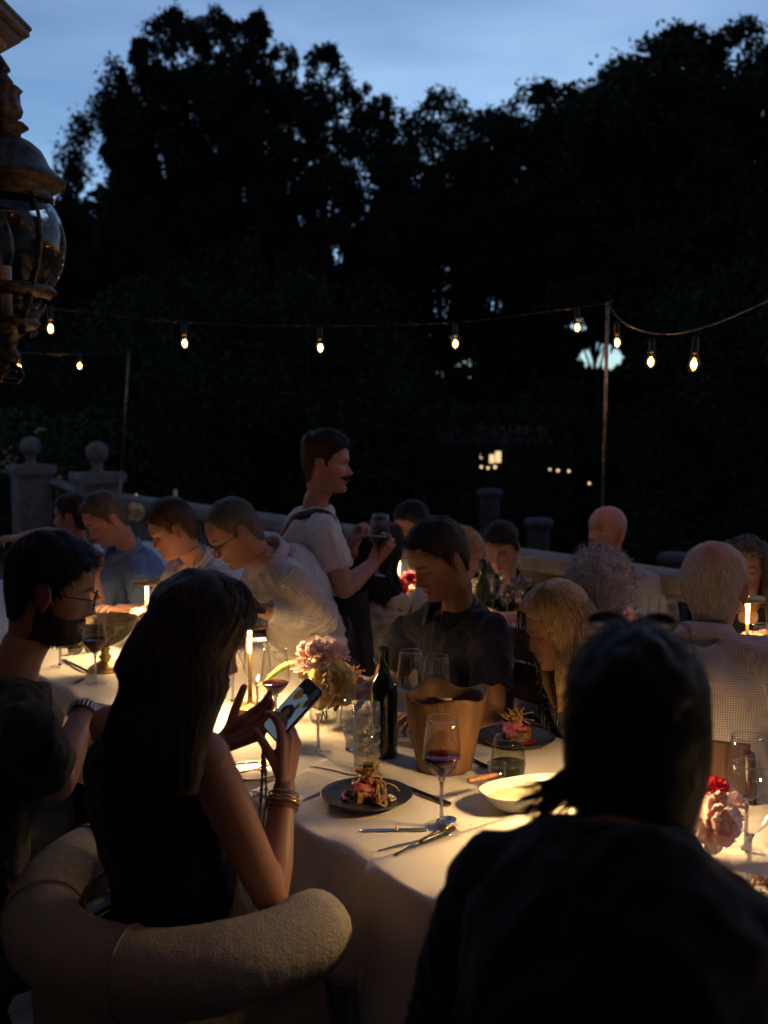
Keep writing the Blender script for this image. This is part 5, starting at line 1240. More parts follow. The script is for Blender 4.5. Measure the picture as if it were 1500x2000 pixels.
def strap(pts, nm, mt, w=.018):
    p = through(pts, 40); ax0 = nk - sp*.12 - off
    for i, q in enumerate(p):
        l = q - off; hgt = min(np.dot(l - ax0, sp), .02); c0_ = ax0 + sp*hgt; dr = nrm(l - c0_); h_ = bvh.ray_cast(Vector(c0_ + dr*.6), Vector(-dr))
        if h_[0] is not None: p[i] = np.array(h_[0]) + dr*.004 + off
    for _ in range(2): p = [p[0]] + [(p[i-1] + 2*p[i] + p[i+1])/4 for i in range(1, len(p)-1)] + [p[-1]]; g = G(); rowsv = []; ctr = nk - sp*.15
    for i, q in enumerate(p):
        t = nrm(p[min(i+1, len(p)-1)] - p[max(i-1, 0)]); o_ = q - ctr; o_ = o_ - sp*np.dot(o_, sp)*.5; nn = nrm(o_ - t*np.dot(o_, t)); s = np.cross(t, nn)*w; rowsv.append([q-s-off, q+s-off, q+s+nn*.003-off, q-s+nn*.003-off])
    g.grid(np.array(rowsv), 0, True, cap=True); g.obj(nm, mt, root)
def bp_(r_, f, h): return nk + Rt*r_ + Fw*f - sp*h
strap([bp_(-.01, -.165, .34), bp_(.01, -.160, .22), bp_(.045, -.145, .13), bp_(.085, -.105, .055), bp_(.105, -.03, .018), bp_(.10, .05, .04), bp_(.085, .125, .12), bp_(.08, .15, .30)], 'brace', M['leather'])
strap([bp_(-.01, -.168, .34), bp_(-.03, -.162, .22), bp_(-.06, -.145, .13), bp_(-.09, -.105, .055), bp_(-.105, -.03, .018), bp_(-.10, .05, .04), bp_(-.085, .125, .12), bp_(-.08, .15, .30)], 'brace', M['leather'])
g = G(); c0 = A3(P(638, 1262, 4.16), .86); V = []
for h, r_ in ((.14, .172), (.0, .185), (-.15, .20), (-.32, .215)):
    V.append([c0 + np.array([math.cos(a)*r_*1.0, math.sin(a)*r_*1.02 + .006*math.sin(a*13), h]) - off for a in np.linspace(R(-125), R(125), 40)])
g.grid(np.array(V)); ap = g.obj('apron', M['apron'], root); s = ap.modifiers.new('s', 'SOLIDIFY'); s.thickness = .003
# 9 woman in white blouse, back turned
H = P(738, 1080, 4.42)
root, d = person('woman with voluminous dark hair in a loose white blouse, back turned, beyond the waiter', A3(P(716, 1270, 4.35), .53), P(722, 1146, 4.34), H, 48, 40, 12,
   {'R': dict(el=P(758, 1225, 4.25), wr=P(792, 1190, 4.5)), 'L': dict(el=P(715, 1200, 4.7), wr=P(745, 1180, 4.85))}, M['blouse_white'], 'elbow', 'tan', None, {'kind': 'long'}, sc=.9, strands=300, wr=1.5, collar=None)
HX, off = d['HX'], d['off']
rows = [rw(bx(HX, (0, -.02, .145)), .03, .03, 40), rw(bx(HX, (0, -.015, .125)), .085, .088, 40), rw(bx(HX, (0, -.02, .07)), .118, .122, 40), rw(bx(HX, (0, -.03, 0)), .130, .125, 40), rw(bx(HX, (0, -.04, -.08)), .128, .115, 40), rw(A3(P(735, 1150, 4.30)), .125, .10, 42), rw(A3(P(742, 1178, 4.28)), .095, .07, 42)]
hair_fall(root, off, rows, HAIR['dark_brown'], 1500, arc=(125, 415), seed=8, w=.003, wav=.022, tip=.06)
chair(*A3(P(712, 1270, 4.28))[:2], 40, 'dark wooden chair of the woman in the white blouse')
# 10 far man half hidden, lit red
root, d = person('far man half hidden behind the seated man in navy, face lit by the table lamp', A3(P(850, 1150, 5.45), .53), P(832, 1082, 5.35), P(806, 1024, 5.25), 215, 208, 24,
   {'L': dict(el=P(860, 1150, 5.1), wr=P(810, 1150, 4.95)), 'R': dict(el=P(790, 1150, 5.3), wr=P(770, 1140, 5.1))}, M['shirt_pale'], 'long', 'pink', dict(stubble=.2), 'short' and {'kind': 'short'}, strands=600, collar='shirt')
# 11 navy shirt man
H = P(856, 1092, 3.13)
root, d = person('man with short dark hair in a dotted navy shirt, seated behind the wine bottle', A3(P(912, 1400, 3.48), .53), P(884, 1190, 3.28), H, 221, 211, 27,
   {'L': dict(sh=P(958, 1236, 3.18), el=P(960, 1398, 3.06), wr=P(852, 1392, 2.86), hn=(0, 0, -1), hd=(-.9, -.4, -.05), curl=(.5, .55, .6, .65)), 'R': dict(sh=P(795, 1238, 3.40), el=P(748, 1340, 3.36), wr=P(722, 1345, 3.12), hd=(-.75, -.6, .05), hn=(-.2, .1, -1), curl=(.35, .4, .45, .5))},
   M['shirt_navy_dots'], 'short', 'olive', dict(stubble=.6, brow=1.1, nose=1.0), {'kind': 'short', 'rec': .35}, collar='shirt', strands=2600, bulk=1.08, scale=1.03, tvox=.0075, vox=.0036)
chair(*A3(P(925, 1400, 3.52))[:2], 217, 'dark wooden chair of the man in navy, seen beside his elbow')
# 12 blonde profile behind navy
root, d = person('woman with tied blonde hair in profile, showing just past the man in navy', A3(P(850, 1270, 4.3), .53), P(866, 1146, 4.22), P(898, 1086, 4.18), 20, -12, 20,
   {'R': dict(el=P(880, 1230, 4.1), wr=P(930, 1220, 4.3))}, M['blouse_white'], 'elbow', 'fair', dict(brow=.3, jaw=.93, lip=(.85, .45, .45)), {'kind': 'bun'}, sc=.9, scale=.96, strands=900)
for o in root.children:
    if o.name.startswith('hair'): o.data.materials[0] = HAIR['blonde']
# 13 floral blouse woman
H = P(979, 1068, 4.8)
root, d = person('woman in a dark floral blouse with white drop earrings looking down, by the balustrade', A3(P(1000, 1200, 4.95), .53), P(993, 1136, 4.86), H, 236, 246, 26,
   {'L': dict(el=P(1075, 1195, 4.7), wr=P(1015, 1200, 4.5)), 'R': dict(el=P(935, 1195, 4.75), wr=P(965, 1200, 4.5))}, M['blouse_floral'], 'elbow', 'fair', dict(brow=.3, jaw=.95, lip=(.9, .35, .35), browd=1.), {'kind': 'bun', 'thick': .8}, sc=.9, strands=900, collar='shirt', vox=.005)
for sg in (-1, 1):
    g = G(); q = bx(d['HX'], (sg*.080, -.010, -.045)) - d['off']
    for k in range(4): g.ball(q + np.array([0, 0, -.012*k]), .006 + .0012*k, 8, 6)
    g.obj('earring', M['white_china'], root)
g = G(); g.ball(bx(d['HX'], (.02, -.105, .0)) - d['off'], (.04, .035, .05), 12, 8); g.obj('hair_bun', HAIR['dark_brown'], root)
chair(*A3(P(1010, 1200, 5.0))[:2], 217, 'dark wooden chair of the woman in the floral blouse')
# 14 blonde woman right of the bucket
H = P(1088, 1222, 2.78)
root, d = person('woman with long straight blonde hair falling forward, black dress with pale swirls', A3(P(1190, 1400, 3.02), .53), P(1136, 1322, 2.86), H, 205, 192, 22,
   {'L': dict(el=P(1200, 1490, 2.86), wr=A3(P(1150, 1500, 2.80), .62)), 'R': dict(el=P(1090, 1450, 3.12), wr=A3(P(1080, 1450, 2.98), .62))}, M['dress_swirl'], 'long', 'fair', dict(brow=.3, jaw=.93, lip=(.9, .4, .4), nose=.95), {'kind': 'long', 'thick': .8}, sc=.9, scale=.98, strands=0)
for o in list(root.children):
    if o.name.startswith('hair'): o.data.materials[0] = HAIR['blonde']
HX, off = d['HX'], d['off']
rows = [rw(bx(HX, (0, -.03, .122)), .012, .03, 190), rw(bx(HX, (0, -.02, .112)), .055, .072, 190), rw(bx(HX, (0, -.018, .08)), .082, .100, 190), rw(bx(HX, (0, -.02, .035)), .093, .110, 190), rw(bx(HX, (0, -.02, -.02)), .096, .105, 190),
        rw(bx(HX, (0, -.025, -.08)), .095, .096, 190), rw(A3(P(1110, 1318, 2.72)), .092, .088, 195), rw(A3(P(1106, 1352, 2.70)), .070, .062, 195), rw(A3(P(1098, 1376, 2.69)), .035, .032, 195)]
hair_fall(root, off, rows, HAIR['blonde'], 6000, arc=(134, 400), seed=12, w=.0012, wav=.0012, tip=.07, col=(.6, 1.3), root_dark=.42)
g = G()                                  # thin locks in front of the face
for i in range(26):
    a_ = RNG.uniform(-.04, .03); p0 = bx(HX, (a_, .085, .085)); p1 = bx(HX, (a_*1.3 - .01, .118 + RNG.uniform(-.006, .006), .01)); p2 = bx(HX, (a_*1.4 - .01, .112, -.07)) + RNG.normal(0, .006, 3); p3 = p2 + np.array([.005, -.004, -.07 - RNG.uniform(0, .04)])
    q = through([p0, p1, p2, p3], 12); g.tube([v - off for v in q], .0008, 3)
g.obj('loose_locks', HAIR['blonde'], root)
chair(*A3(P(1105, 1400, 3.12))[:2], 217, 'dark wooden chair whose back shows between the man in navy and the blonde woman')
# 15 grey curly haired person
H = P(1172, 1164, 3.42)
root, d = person('person with a cloud of curly grey hair and a plum patterned top, back turned', A3(P(1165, 1300, 3.35), .53), P(1166, 1262, 3.36), H, 52, 70, 8,
   {'R': dict(el=P(1220, 1300, 3.3), wr=P(1240, 1280, 3.55))}, M['blouse_plum'], 'long', 'fair', None, {'kind': 'curly', 'thick': 1.05}, sc=.9, strands=4200)
chair(*A3(P(1160, 1300, 3.28))[:2], 40, 'dark wooden chair of the grey curly haired guest')
# 16 bald man
H = P(1184, 1038, 4.7)
root, d = person('bald man in a pale blue shirt looking left, in front of the metal pole', A3(P(1225, 1240, 4.85), .53), P(1196, 1112, 4.78), H, 225, 214, -6,
   {'L': dict(el=P(1276, 1205, 4.62), wr=P(1222, 1225, 4.4)), 'R': dict(el=P(1130, 1210, 4.8), wr=P(1140, 1225, 4.5))}, M['shirt_pale'], 'long', 'pink', dict(open=1, gaze=-.003, jowl=.6, browc=(.55, .40, .32), stubble=.3), None, collar='shirt', bulk=1.12, scale=1.04, tvox=.0085)
chair(*A3(P(1240, 1240, 4.92))[:2], 217, 'dark wooden chair of the bald man by the balustrade')
# 17 old man, checked shirt, back turned
H = P(1395, 1148, 2.86)
root, d = person('white haired man in a small checked shirt, back turned, at the right', A3(P(1375, 1420, 2.74), .53), P(1378, 1258, 2.80), H, 62, 62, 4,
   {'R': dict(sh=P(1492, 1290, 2.68), el=P(1520, 1420, 2.66), wr=P(1540, 1400, 2.9)), 'L': dict(el=P(1285, 1380, 3.05), wr=P(1330, 1340, 3.25))}, M['shirt_gingham'], 'short', 'pink', dict(neck=1.05), {'kind': 'thin', 'thick': 2.0, 'line': -.004}, collar='shirt', bulk=1.12, scale=1.04, strands=5000, tvox=.0075)
for o in root.children:
    if o.name.startswith('hair'): o.data.materials[0] = HAIR['white']
chair(*A3(P(1362, 1420, 2.62))[:2], 55, 'dark wooden chair of the white haired man, its top rail below his shirt')
# 18 dark haired woman behind him
H = P(1455, 1110, 4.05)
root, d = person('woman with long dark greying hair at the right edge, behind the white haired man', A3(P(1480, 1300, 4.2), .53), P(1466, 1190, 4.10), H, 225, 250, 5,
   {'L': dict(el=P(1530, 1240, 3.95), wr=P(1490, 1240, 3.8))}, M['cloth_black'], 'long', 'fair', None, {'kind': 'long'}, sc=.9, strands=300)
HX, off = d['HX'], d['off']
rows = [rw(bx(HX, (0, -.02, .13)), .02, .02, 250), rw(bx(HX, (0, -.015, .115)), .075, .08, 250), rw(bx(HX, (0, -.015, .06)), .10, .105, 250), rw(bx(HX, (0, -.02, -.04)), .115, .10, 250), rw(A3(P(1462, 1200, 4.05)), .14, .09, 240), rw(A3(P(1465, 1250, 4.02)), .15, .08, 240)]
hair_fall(root, off, rows, HAIR['salt'], 1200, arc=(130, 410), seed=15, w=.0026, wav=.012)

# materials of hair chosen per person
for rt_, key in (('bearded man', 'black'), ('person with short dark', 'black'), ('small far woman', 'dark_brown'), ('man with greying', 'salt'), ('young man', 'brown'), ('older man in glasses', 'salt'), ('standing man', 'dark_brown'),
                 ('woman with voluminous', 'dark_brown'), ('far man', 'black'), ('man with short dark', 'dark_brown'), ('woman in a dark floral', 'dark_brown'), ('person with a cloud', 'grey'), ('woman with long dark greying', 'salt')):
    for o in bpy.data.objects:
        if o.get('category') == 'person' and o['label'].startswith(rt_):
            for c in o.children:
                if c.name.startswith('hair'): c.data.materials[0] = HAIR[key]
# ------------------------------------------------------------------ things on the tables
def ts(p): q = np.array([p[0], p[1], 0]) - O0; return float(q @ DL), float(q @ DN)
def zc(x, y):
    s, c = ts((x, y)); return TZ + (.0115 if s < .01 and c < 1.2 else .0055)
def onT(px, py, dz=0.):
    p = T(px, py, TZ + .008); return (p.x, p.y, zc(p.x, p.y) + dz)
def rotz(a): return np.array(Matrix.Rotation(R(a), 3, 'Z'))

# lamps -----------------------------------------------------------
def make_lamp():
    r_ = empty('table_lamp', 'slim brass table lamp', 'lamp', (0, 0, 0), group='cordless brass table lamps')
    g = G(); g.lathe([(.001, 0), (.046, 0), (.0515, .002), (.0525, .006), (.0525, .033), (.0515, .036), (.048, .038), (.020, .039), (.012, .043), (.0085, .052), (.0075, .070)], n=48); g.obj('base', M['brass'], r_)
    g = G(); g.tube([(0, 0, .065), (0, 0, .165), (0, 0, .285)], [.0068, .0058, .0055], 16); g.obj('stem', M['brass'], r_)
    g = G(); g.tube([(0, 0, .205), (0, 0, .21), (0, 0, .288)], [.0060, .0062, .0072], 16, cap=False); g.obj('lit_stem_sleeve', M['lit_stem_glow'], r_)  # glowing sleeve imitates the diffuser's light on the upper stem
    g = G(); g.lathe([(.0535, .2892), (.0560, .2862), (.0580, .2868), (.0585, .291), (.0585, .301), (.056, .3035), (.001, .304)], n=48); g.obj('shade', M['brass'], r_)
    g = G(); g.lathe([(.001, .2882), (.0515, .2882), (.0520, .2900)], n=40); g.obj('diffuser', M['led'], r_)
    return r_
lamp0 = make_lamp()
lampz = []
def lamp(x, y, label, first=[True]):
    if first[0]: first[0] = False; lamp0.location = (x, y, zc(x, y)); lamp0['label'] = label; return lamp0
    return dup(lamp0, (x, y, zc(x, y)), 0, label)
p = onT(489, 1399); lamp(p[0], p[1], 'slim brass table lamp lighting the cloth beside the pink and yellow peonies')
lamp(.50, 2.13, 'slim brass table lamp hidden behind the dark haired silhouette in front')
lamp(-.955, 3.97, 'slim brass table lamp whose disc shows just left of the long haired woman')
lamp(.072, 4.80, 'brass table lamp glowing over hot pink flowers on the second table')
lamp(1.315, 3.56, 'brass table lamp on the second table right of the white haired man')
lamp(1.42, 1.05, 'slim brass table lamp at the right end of the near table, out of the frame')

# wine glasses ------------------------------------------------------
def make_wine_glass(fill):
    r_ = empty('wine_glass', 'tall stemmed wine glass', 'wine glass', (0, 0, 0), group='stemmed wine glasses')
    g = G(); g.lathe([(.0385, .0004), (.039, .0012), (.037, .0022), (.018, .0045), (.0075, .009), (.0045, .018)], n=36); g.obj('foot', M['clear_glass'], r_)
    g = G(); g.lathe([(.0001, .002), (.009, .006), (.0045, .018), (.0038, .045), (.0038, .085), (.0045, .102), (.008, .111), (.0001, .1135)], n=20); g.obj('stem', M['rim_glass'], r_)
    g = G(); g.tube([(.0341*math.cos(a), .0341*math.sin(a), .2502) for a in np.linspace(0, 2*math.pi, 49)], .0008, 6); g.obj('rim', M['rim_glass'], r_)
    g = G(); g.lathe([(.002, .1125), (.009, .1145), (.020, .123), (.034, .140), (.0415, .151), (.0440, .158), (.0440, .164), (.0425, .178), (.0395, .205), (.0365, .230), (.0345, .250), (.0337, .2503), (.0357, .230), (.0387, .205), (.0417, .178), (.0431, .164)], n=48); g.obj('bowl', M['clear_glass'], r_)
    if fill:
        h = fill; pr = [(.001, .115), (.0085, .1155), (.0192, .124), (.033, .1405), (.0404, .1515), (.0428, .158)]
        pr = [q for q in pr if q[1] < h]; rr = float(np.interp(h, [.1155, .124, .1405, .1515, .158, .164, .178], [.0085, .0192, .033, .0404, .0428, .0428, .0413])); pr += [(rr, h), (rr*.97, h+.0006), (.001, h+.0004)]
        g = G(); g.lathe(pr, n=40); g.obj('wine', M['red_wine'], r_)
    return r_
wg = {0: make_wine_glass(0), 1: make_wine_glass(.165), 2: make_wine_glass(.150)}; wu = set()
def wine(x, y, label, fill=0, z=None, rz=0.):
    z = zc(x, y) if z is None else z
    if fill not in wu: wu.add(fill); o = wg[fill]; o.location = (x, y, z); o['label'] = label; return o
    return dup(wg[fill], (x, y, z), rz, label)
def wineT(px, py, label, fill=0): p = onT(px, py); return wine(p[0], p[1], label, fill)
wineT(862, 1612, 'red wine glass standing in front of the wooden bucket, nearest the camera', 1)
wineT(622, 1470, 'empty wine glass in front of the peonies, right of the phone')
wineT(503, 1402, 'empty wine glass right beside the lit brass lamp stem')
wineT(539, 1428, 'red wine glass between the lamp and the peonies', 2)
wineT(803, 1432, 'empty wine glass just right of the green bottle')
wineT(852, 1445, 'wine glass with a sip of red behind the wooden bucket', 2)
wineT(187, 1336, 'red wine glass in front of the footed brass bowl', 1)
wineT(118, 1300, 'empty wine glass behind the bearded man\'s chin')
wineT(1462, 1742, 'empty wine glass nearest the camera at the right edge')
wineT(1456, 1668, 'empty wine glass behind the nearest one at the right edge')
wineT(455, 1370, 'empty wine glass half hidden by the long haired woman\'s face')
for px, Y, lb, f in ((990, 4.55, 'wine glass in front of the woman in the floral blouse', 0), (1024, 4.4, 'empty wine glass left of the blonde woman\'s hair, on the second table', 0), (1284, 3.86, 'left one of two wine glasses behind the dark silhouette\'s head', 0), (1304, 3.80, 'right one of two wine glasses behind the dark silhouette\'s head', 0),
                    (1492, 3.30, 'wine glass at the right edge under the farther lamp', 2), (962, 4.62, 'wine glass beside the green bottle on the second table', 0), (700, 5.0, 'wine glass on the second table behind the waiter', 0)):
    q = P(px, 1250, Y); wine(q.x, q.y, lb, f)
q = P(737, 1124, 4.0); o = wine(q.x, q.y, 'glass of dark red wine held up by the standing waiter', 1, z=q.z); o.rotation_euler = (R(3), R(3), 0)

# stemless glasses, tumblers, votives --------------------------------
def vessel(name, label, cat, px, py, prof, th=.0012, mt='clear_glass', fill=None, fmt='water', group=None, parts=()):
    p = onT(px, py); r_ = empty(name, label, cat, p, group=group)
    inn = [(max(r_-th, .001), z + (.003 if i == 0 else 0)) for i, (r_, z) in enumerate(prof)][::-1]
    g = G(); g.lathe([(.001, prof[0][1])] + list(prof) + inn + [(.001, prof[0][1]+.004)], n=40); g.obj('glass_wall', M[mt], r_)
    rr0, zz0 = prof[-1]; g = G(); g.tube([((rr0-th/2)*math.cos(a), (rr0-th/2)*math.sin(a), zz0) for a in np.linspace(0, 2*math.pi, 41)], max(th*.6, .0008), 6); g.obj('rim', M['rim_glass'], r_); g = G(); g.lathe([(.0001, .0015), (prof[0][0]*.93, .0015), (prof[0][0]*.93, .006), (.0001, .006)], n=32); g.obj('glass_bottom', M['rim_glass'], r_)
    if fill: g = G(); z0, z1 = fill; zs = np.linspace(z0, z1, 8); rr = [float(np.interp(z, [q[1] for q in prof], [q[0] for q in prof]))-th*1.3 for z in zs]; g.lathe([(.001, z0)] + list(zip(rr, zs)) + [(.001, z1)], n=32); g.obj('filling', M[fmt], r_)
    return r_
ST = [(.026, 0), (.036, .004), (.043, .020), (.0455, .042), (.044, .066), (.039, .095), (.0355, .112)]
vessel('stemless_glass', 'stemless glass left of the green bottle, behind the tall water glass', 'glass', 694, 1432, ST, group='stemless glasses')
M['green_water'] = mat('green_water', (.05, .06, .02), .05, 0, .1, 20, spec=.7)
vessel('stemless_glass', 'stemless glass with a murky green drink right of the bucket', 'glass', 992, 1520, ST, fill=(.005, .045), fmt='green_water', group='stemless glasses', mt='smoky_glass')
VT = [(.0235, 0), (.0245, .002), (.0255, .066)]
for px, py, lb in ((690, 1462, 'small votive candle glass beside the tall water glass'), (971, 1540, 'small votive candle glass by the cream dish'), (172, 1235, 'small votive candle glass behind the footed bowl')):
    v_ = vessel('votive_candle', lb, 'candle', px, py, VT, .003, 'clear_glass', (.006, .026), 'wax', 'small votive candles')
    g = G(); g.tube([(0, 0, .025), (.001, 0, .033)], .0008, 5); g.obj('wick', M['ink'], v_)
hb = vessel('highball_glass', 'tall straight glass of sparkling water and ice with an etched floral pattern', 'glass', 716, 1503, [(.033, 0), (.034, .002), (.0360, .180)], .0018, 'clear_glass', (.014, .145), 'sparkling')
for i in range(5):
    g = G(); a_ = i*2.1; g.box((.009*math.cos(a_), .009*math.sin(a_), .035 + i*.024), (.028, .026, .025), np.array(Euler((i, i*2, i*.7)).to_matrix()), top=.9); g.obj('ice_cube', M['ice'], hb, False)
g = G()     # bubbles and etched ornament on the wall
for i in range(260):
    a_ = RNG.uniform(0, 6.28); z = RNG.uniform(.018, .142); rr = RNG.uniform(.2, 1)**.5*.031; g.ball((rr*math.cos(a_), rr*math.sin(a_), z), RNG.uniform(.0004, .0010), 6, 4)
o = g.obj('bubbles', M['stem_glass'], hb); o['kind'] = 'stuff'
M['etch'] = mat('etch', (.75, .70, .60), .3, 0, .1, 60)
g = G()
for k in range(14):
    a0 = k*2*math.pi/14; 
    for zc_, sg in ((.040, 1), (.075, -1), (.110, 1)):
        pts = []
        for t in np.linspace(0, 4.6, 14):
            rr = .0085*(1 - t/5.2); pts.append(((.0346 + .0020*(zc_/.18))*math.cos(a0 + sg*rr*math.cos(t)/.034), (.0346 + .0020*(zc_/.18))*math.sin(a0 + sg*rr*math.cos(t)/.034), zc_ + rr*math.sin(t) + .001*k % .004))
        g.tube(pts, .0006, 4)
o = g.obj('etched_ornament', M['etch'], hb); o['kind'] = 'stuff'

# bottles -------------------------------------------------------------
def bottle(p, label):
    r_ = empty('wine_bottle', label, 'bottle', tuple(p), group='green wine bottles')
    pr = [(.001, .004), (.030, .0), (.036, .003), (.0375, .010), (.0375, .178), (.036, .196), (.029, .214), (.019, .230), (.0150, .244), (.0142, .262), (.0140, .293), (.0158, .295), (.0158, .303), (.0140, .305)]
    g = G(); g.lathe(pr + [(.0100, .304), (.0105, .250), (.016, .228), (.032, .195), (.0335, .178), (.0335, .012), (.001, .014)], n=40); g.obj('glass_body', M['green_glass'], r_)
    return r_
p = onT(750, 1474); b0 = bottle(p, 'open green wine bottle left of the wooden bucket')
g = G(); g.lathe([(.001, .0142), (.0325, .0125), (.0325, .092), (.001, .0921)], n=32); M['bottle_wine'] = thin_glass('bottle_wine', (.60, .72, .18), 1.33); g.obj('wine', M['bottle_wine'], b0)
q = P(943, 1250, 4.62); bottle((q.x, q.y, zc(q.x, q.y)), 'green wine bottle on the second table, in front of the floral blouse')
p = onT(150, 1262); bottle(p, 'green wine bottle half hidden by the bearded man\'s face')

# wooden bucket ---------------------------------------------------------
p = T(868, 1512, TZ+.01); p = (p.x+.004, p.y + .062, zc(p.x, p.y)); wb = empty('wooden_bucket', 'carved wooden ice bucket with a four lobed wavy rim', 'bucket', p, R(20))
def bk(r_, z, a):
    k = z/.21; lob = 1 + .085*k*abs(math.cos(a*2))**1.5 - .045*k; return r_*lob*(1 + .012*noise.noise((math.cos(a)*2, math.sin(a)*2, z*6))), z + (.010*math.cos(a*4 + .5)*k**3 + .006*noise.noise((math.cos(a)*2, math.sin(a)*2, 3))*k)
g = G(); g.lathe([(.001, .0), (.064, .0), (.072, .004), (.076, .02), (.088, .08), (.099, .14), (.109, .19), (.112, .202), (.110, .205), (.104, .203), (.100, .19), (.091, .14), (.080, .08), (.068, .02), (.001, .018)], n=96, fn=bk); g.obj('shell', M['wood_bucket'], wb)
g = G()
for i in range(9):
    a_ = i*.7*2; g.box((.05*math.cos(a_), .05*math.sin(a_), .115 + .012*(i % 3)), (.034, .03, .028), np.array(Euler((i, i*2, i*.7)).to_matrix()), top=.88)
g.obj('ice', M['ice'], wb, False)['kind'] = 'stuff'
g = G(); g.tube([(.01, .02, .10), (.018, .03, .172)], [.016, .0135], 16); g.tube([(.018, .03, .172), (.0185, .031, .180)], .015, 16); g.obj('bottle_neck', M['cream'], wb)

# plates with food --------------------------------------------------------
M['tuna'] = mat('tuna', (.42, .06, .10), .35, 0, .25, 60, col2=(.55, .20, .20)); M['seared'] = mat('seared', (.30, .14, .05), .6, 0, .3, 120, .4, 200); M['fried'] = mat('fried', (.62, .34, .09), .45, 0, .3, 90, .3, 200)
M['beet'] = mat('beet', (.20, .01, .03), .3, 0, .3, 90); M['garnish'] = mat('garnish', (.80, .76, .66), .6, 0, .1, 60); M['herb'] = mat('herb', (.05, .10, .02), .5, 0, .3, 60)
def plate(p, label, s=1.0, rz=0., food=True, r0=.112):
    r_ = empty('dinner_plate', label, 'plate', tuple(p), R(rz), group='black plates of food')
    g = G(); g.lathe([(.001, .001), (.062, .0), (.066, .002), (.085, .006), (.104, .013), (r0, .019), (.1125, .0205), (.1105, .0212), (.100, .0165), (.080, .0098), (.064, .0072), (.001, .0068)], n=72); g.obj('plate_disc', M['black_plate'], r_)
    def blobby(nm, c, sz, mt, seed, rot=(0, 0, 0), vox=.0026):
        q = G(); q.box((0, 0, 0), sz, top=.85); q.ball((0, 0, 0), tuple(k*.56 for k in sz), 12, 8); v, f, nl = remesh(q, vox, 5); v = v + nl*(vnoise(v + seed, 70.)*.004)[:, None]
        v = v @ np.array(Euler(rot).to_matrix()).T + np.array(c); q = G(); q.add(v, f); return q.obj(nm, mt, r_)
    blobby('potato_cake', (-.008, -.012, .020), (.052, .044, .026), M['seared'], 1, (0, 0, .4)); blobby('potato_cake', (.030, -.040, .017), (.028, .026, .020), M['seared'], 2, (0, .2, 1))
    blobby('tuna_slice', (-.006, -.010, .040), (.062, .040, .013), M['tuna'], 3, (.25, .15, .2)); blobby('tuna_slice', (.016, .012, .036), (.060, .036, .014), M['tuna'], 4, (-.3, -.35, -.5)); blobby('tuna_slice', (.002, .004, .052), (.040, .034, .012), M['tuna'], 5, (.1, .3, 1.1))
    g = G(); rg = np.random.default_rng(int(abs(p[0])*1000) % 97)
    for i in range(34):
        c = np.array([rg.normal(.004, .014), rg.normal(0, .013), .062 + rg.uniform(0, .022)]); d = nrm(rg.normal(0, 1, 3)*np.array([1, 1, .55]) + np.array([0, 0, .35])); q = [c]
        for k in range(6): d = nrm(d + rg.normal(0, .32, 3)); q.append(q[-1] + d*.0058)
        g.tube(q, [.0030, .0034, .0032, .0034, .0030, .0026, .0015], 5, flat=.5)
    for i in range(7):
        c = np.array([.022 + rg.normal(0, .006), -.012, .058]); q = [c]; d = nrm(np.array([.5 + rg.normal(0, .3), -.6 + rg.normal(0, .3), -.4]))
        for k in range(7): d = nrm(d + np.array([0, 0, -.18]) + rg.normal(0, .2, 3)); nx = q[-1] + d*.009; nx[2] = max(nx[2], .012); q.append(nx)
        g.tube(q, .0021, 5, flat=.5)
    g.obj('fried_strips', M['fried'], r_)['kind'] = 'stuff'
    g = G()
    for i in range(26): c = np.array([.062, -.022, .014]) + rg.normal(0, .0062, 3)*np.array([1, 1, .7]); c[2] = max(c[2], .012); g.ball(c, (.0045, .0022, .0022), 6, 4, np.array(Euler(tuple(rg.uniform(0, 3, 3))).to_matrix()))
    g.obj('white_garnish', M['garnish'], r_)['kind'] = 'stuff'
    for i in range(4): g = G(); a_ = 2.6 + i*.35; g.ball((.055*math.cos(a_), .05*math.sin(a_), .013), (.011, .008, .004), 12, 7, rotz(i*50)); g.obj('beet_slice', M['beet'], r_)
    for i in range(2):     # onion ring
        g = G(); g.tube([(.036 + .0*i + (.013-.003*i)*math.cos(t), -.056 + (.010-.002*i)*math.sin(t), .014 + .003*math.sin(t*2)) for t in np.linspace(0, 6.28, 18)], .0025, 6); g.obj('onion_ring', M['fried'], r_)
    g = G()
    for i in range(5): q0 = np.array([-.006 + .004*i, .006, .080]); g.tube([q0, q0 + np.array([.002*i, 0, .014])], [.0028, .0016], 6)
    g.obj('herb', M['herb'], r_); return r_
pl0 = plate(onT(716, 1562), 'black plate of seared tuna and fried strips at the front of the table')
def plate2(p, label, rz): return dup(pl0, tuple(p), R(rz), label)
plate2(onT(1008, 1448), 'black plate piled with fried strips in front of the blonde woman', 130)
plate2(onT(1508, 1822), 'black plate of fried strips cut off at the lower right edge', 70)
plate2(onT(690, 1352), 'black plate of food under the hands of the man in navy', 200)
plate2(onT(640, 1302), 'black plate on the far side behind the peonies', 20)

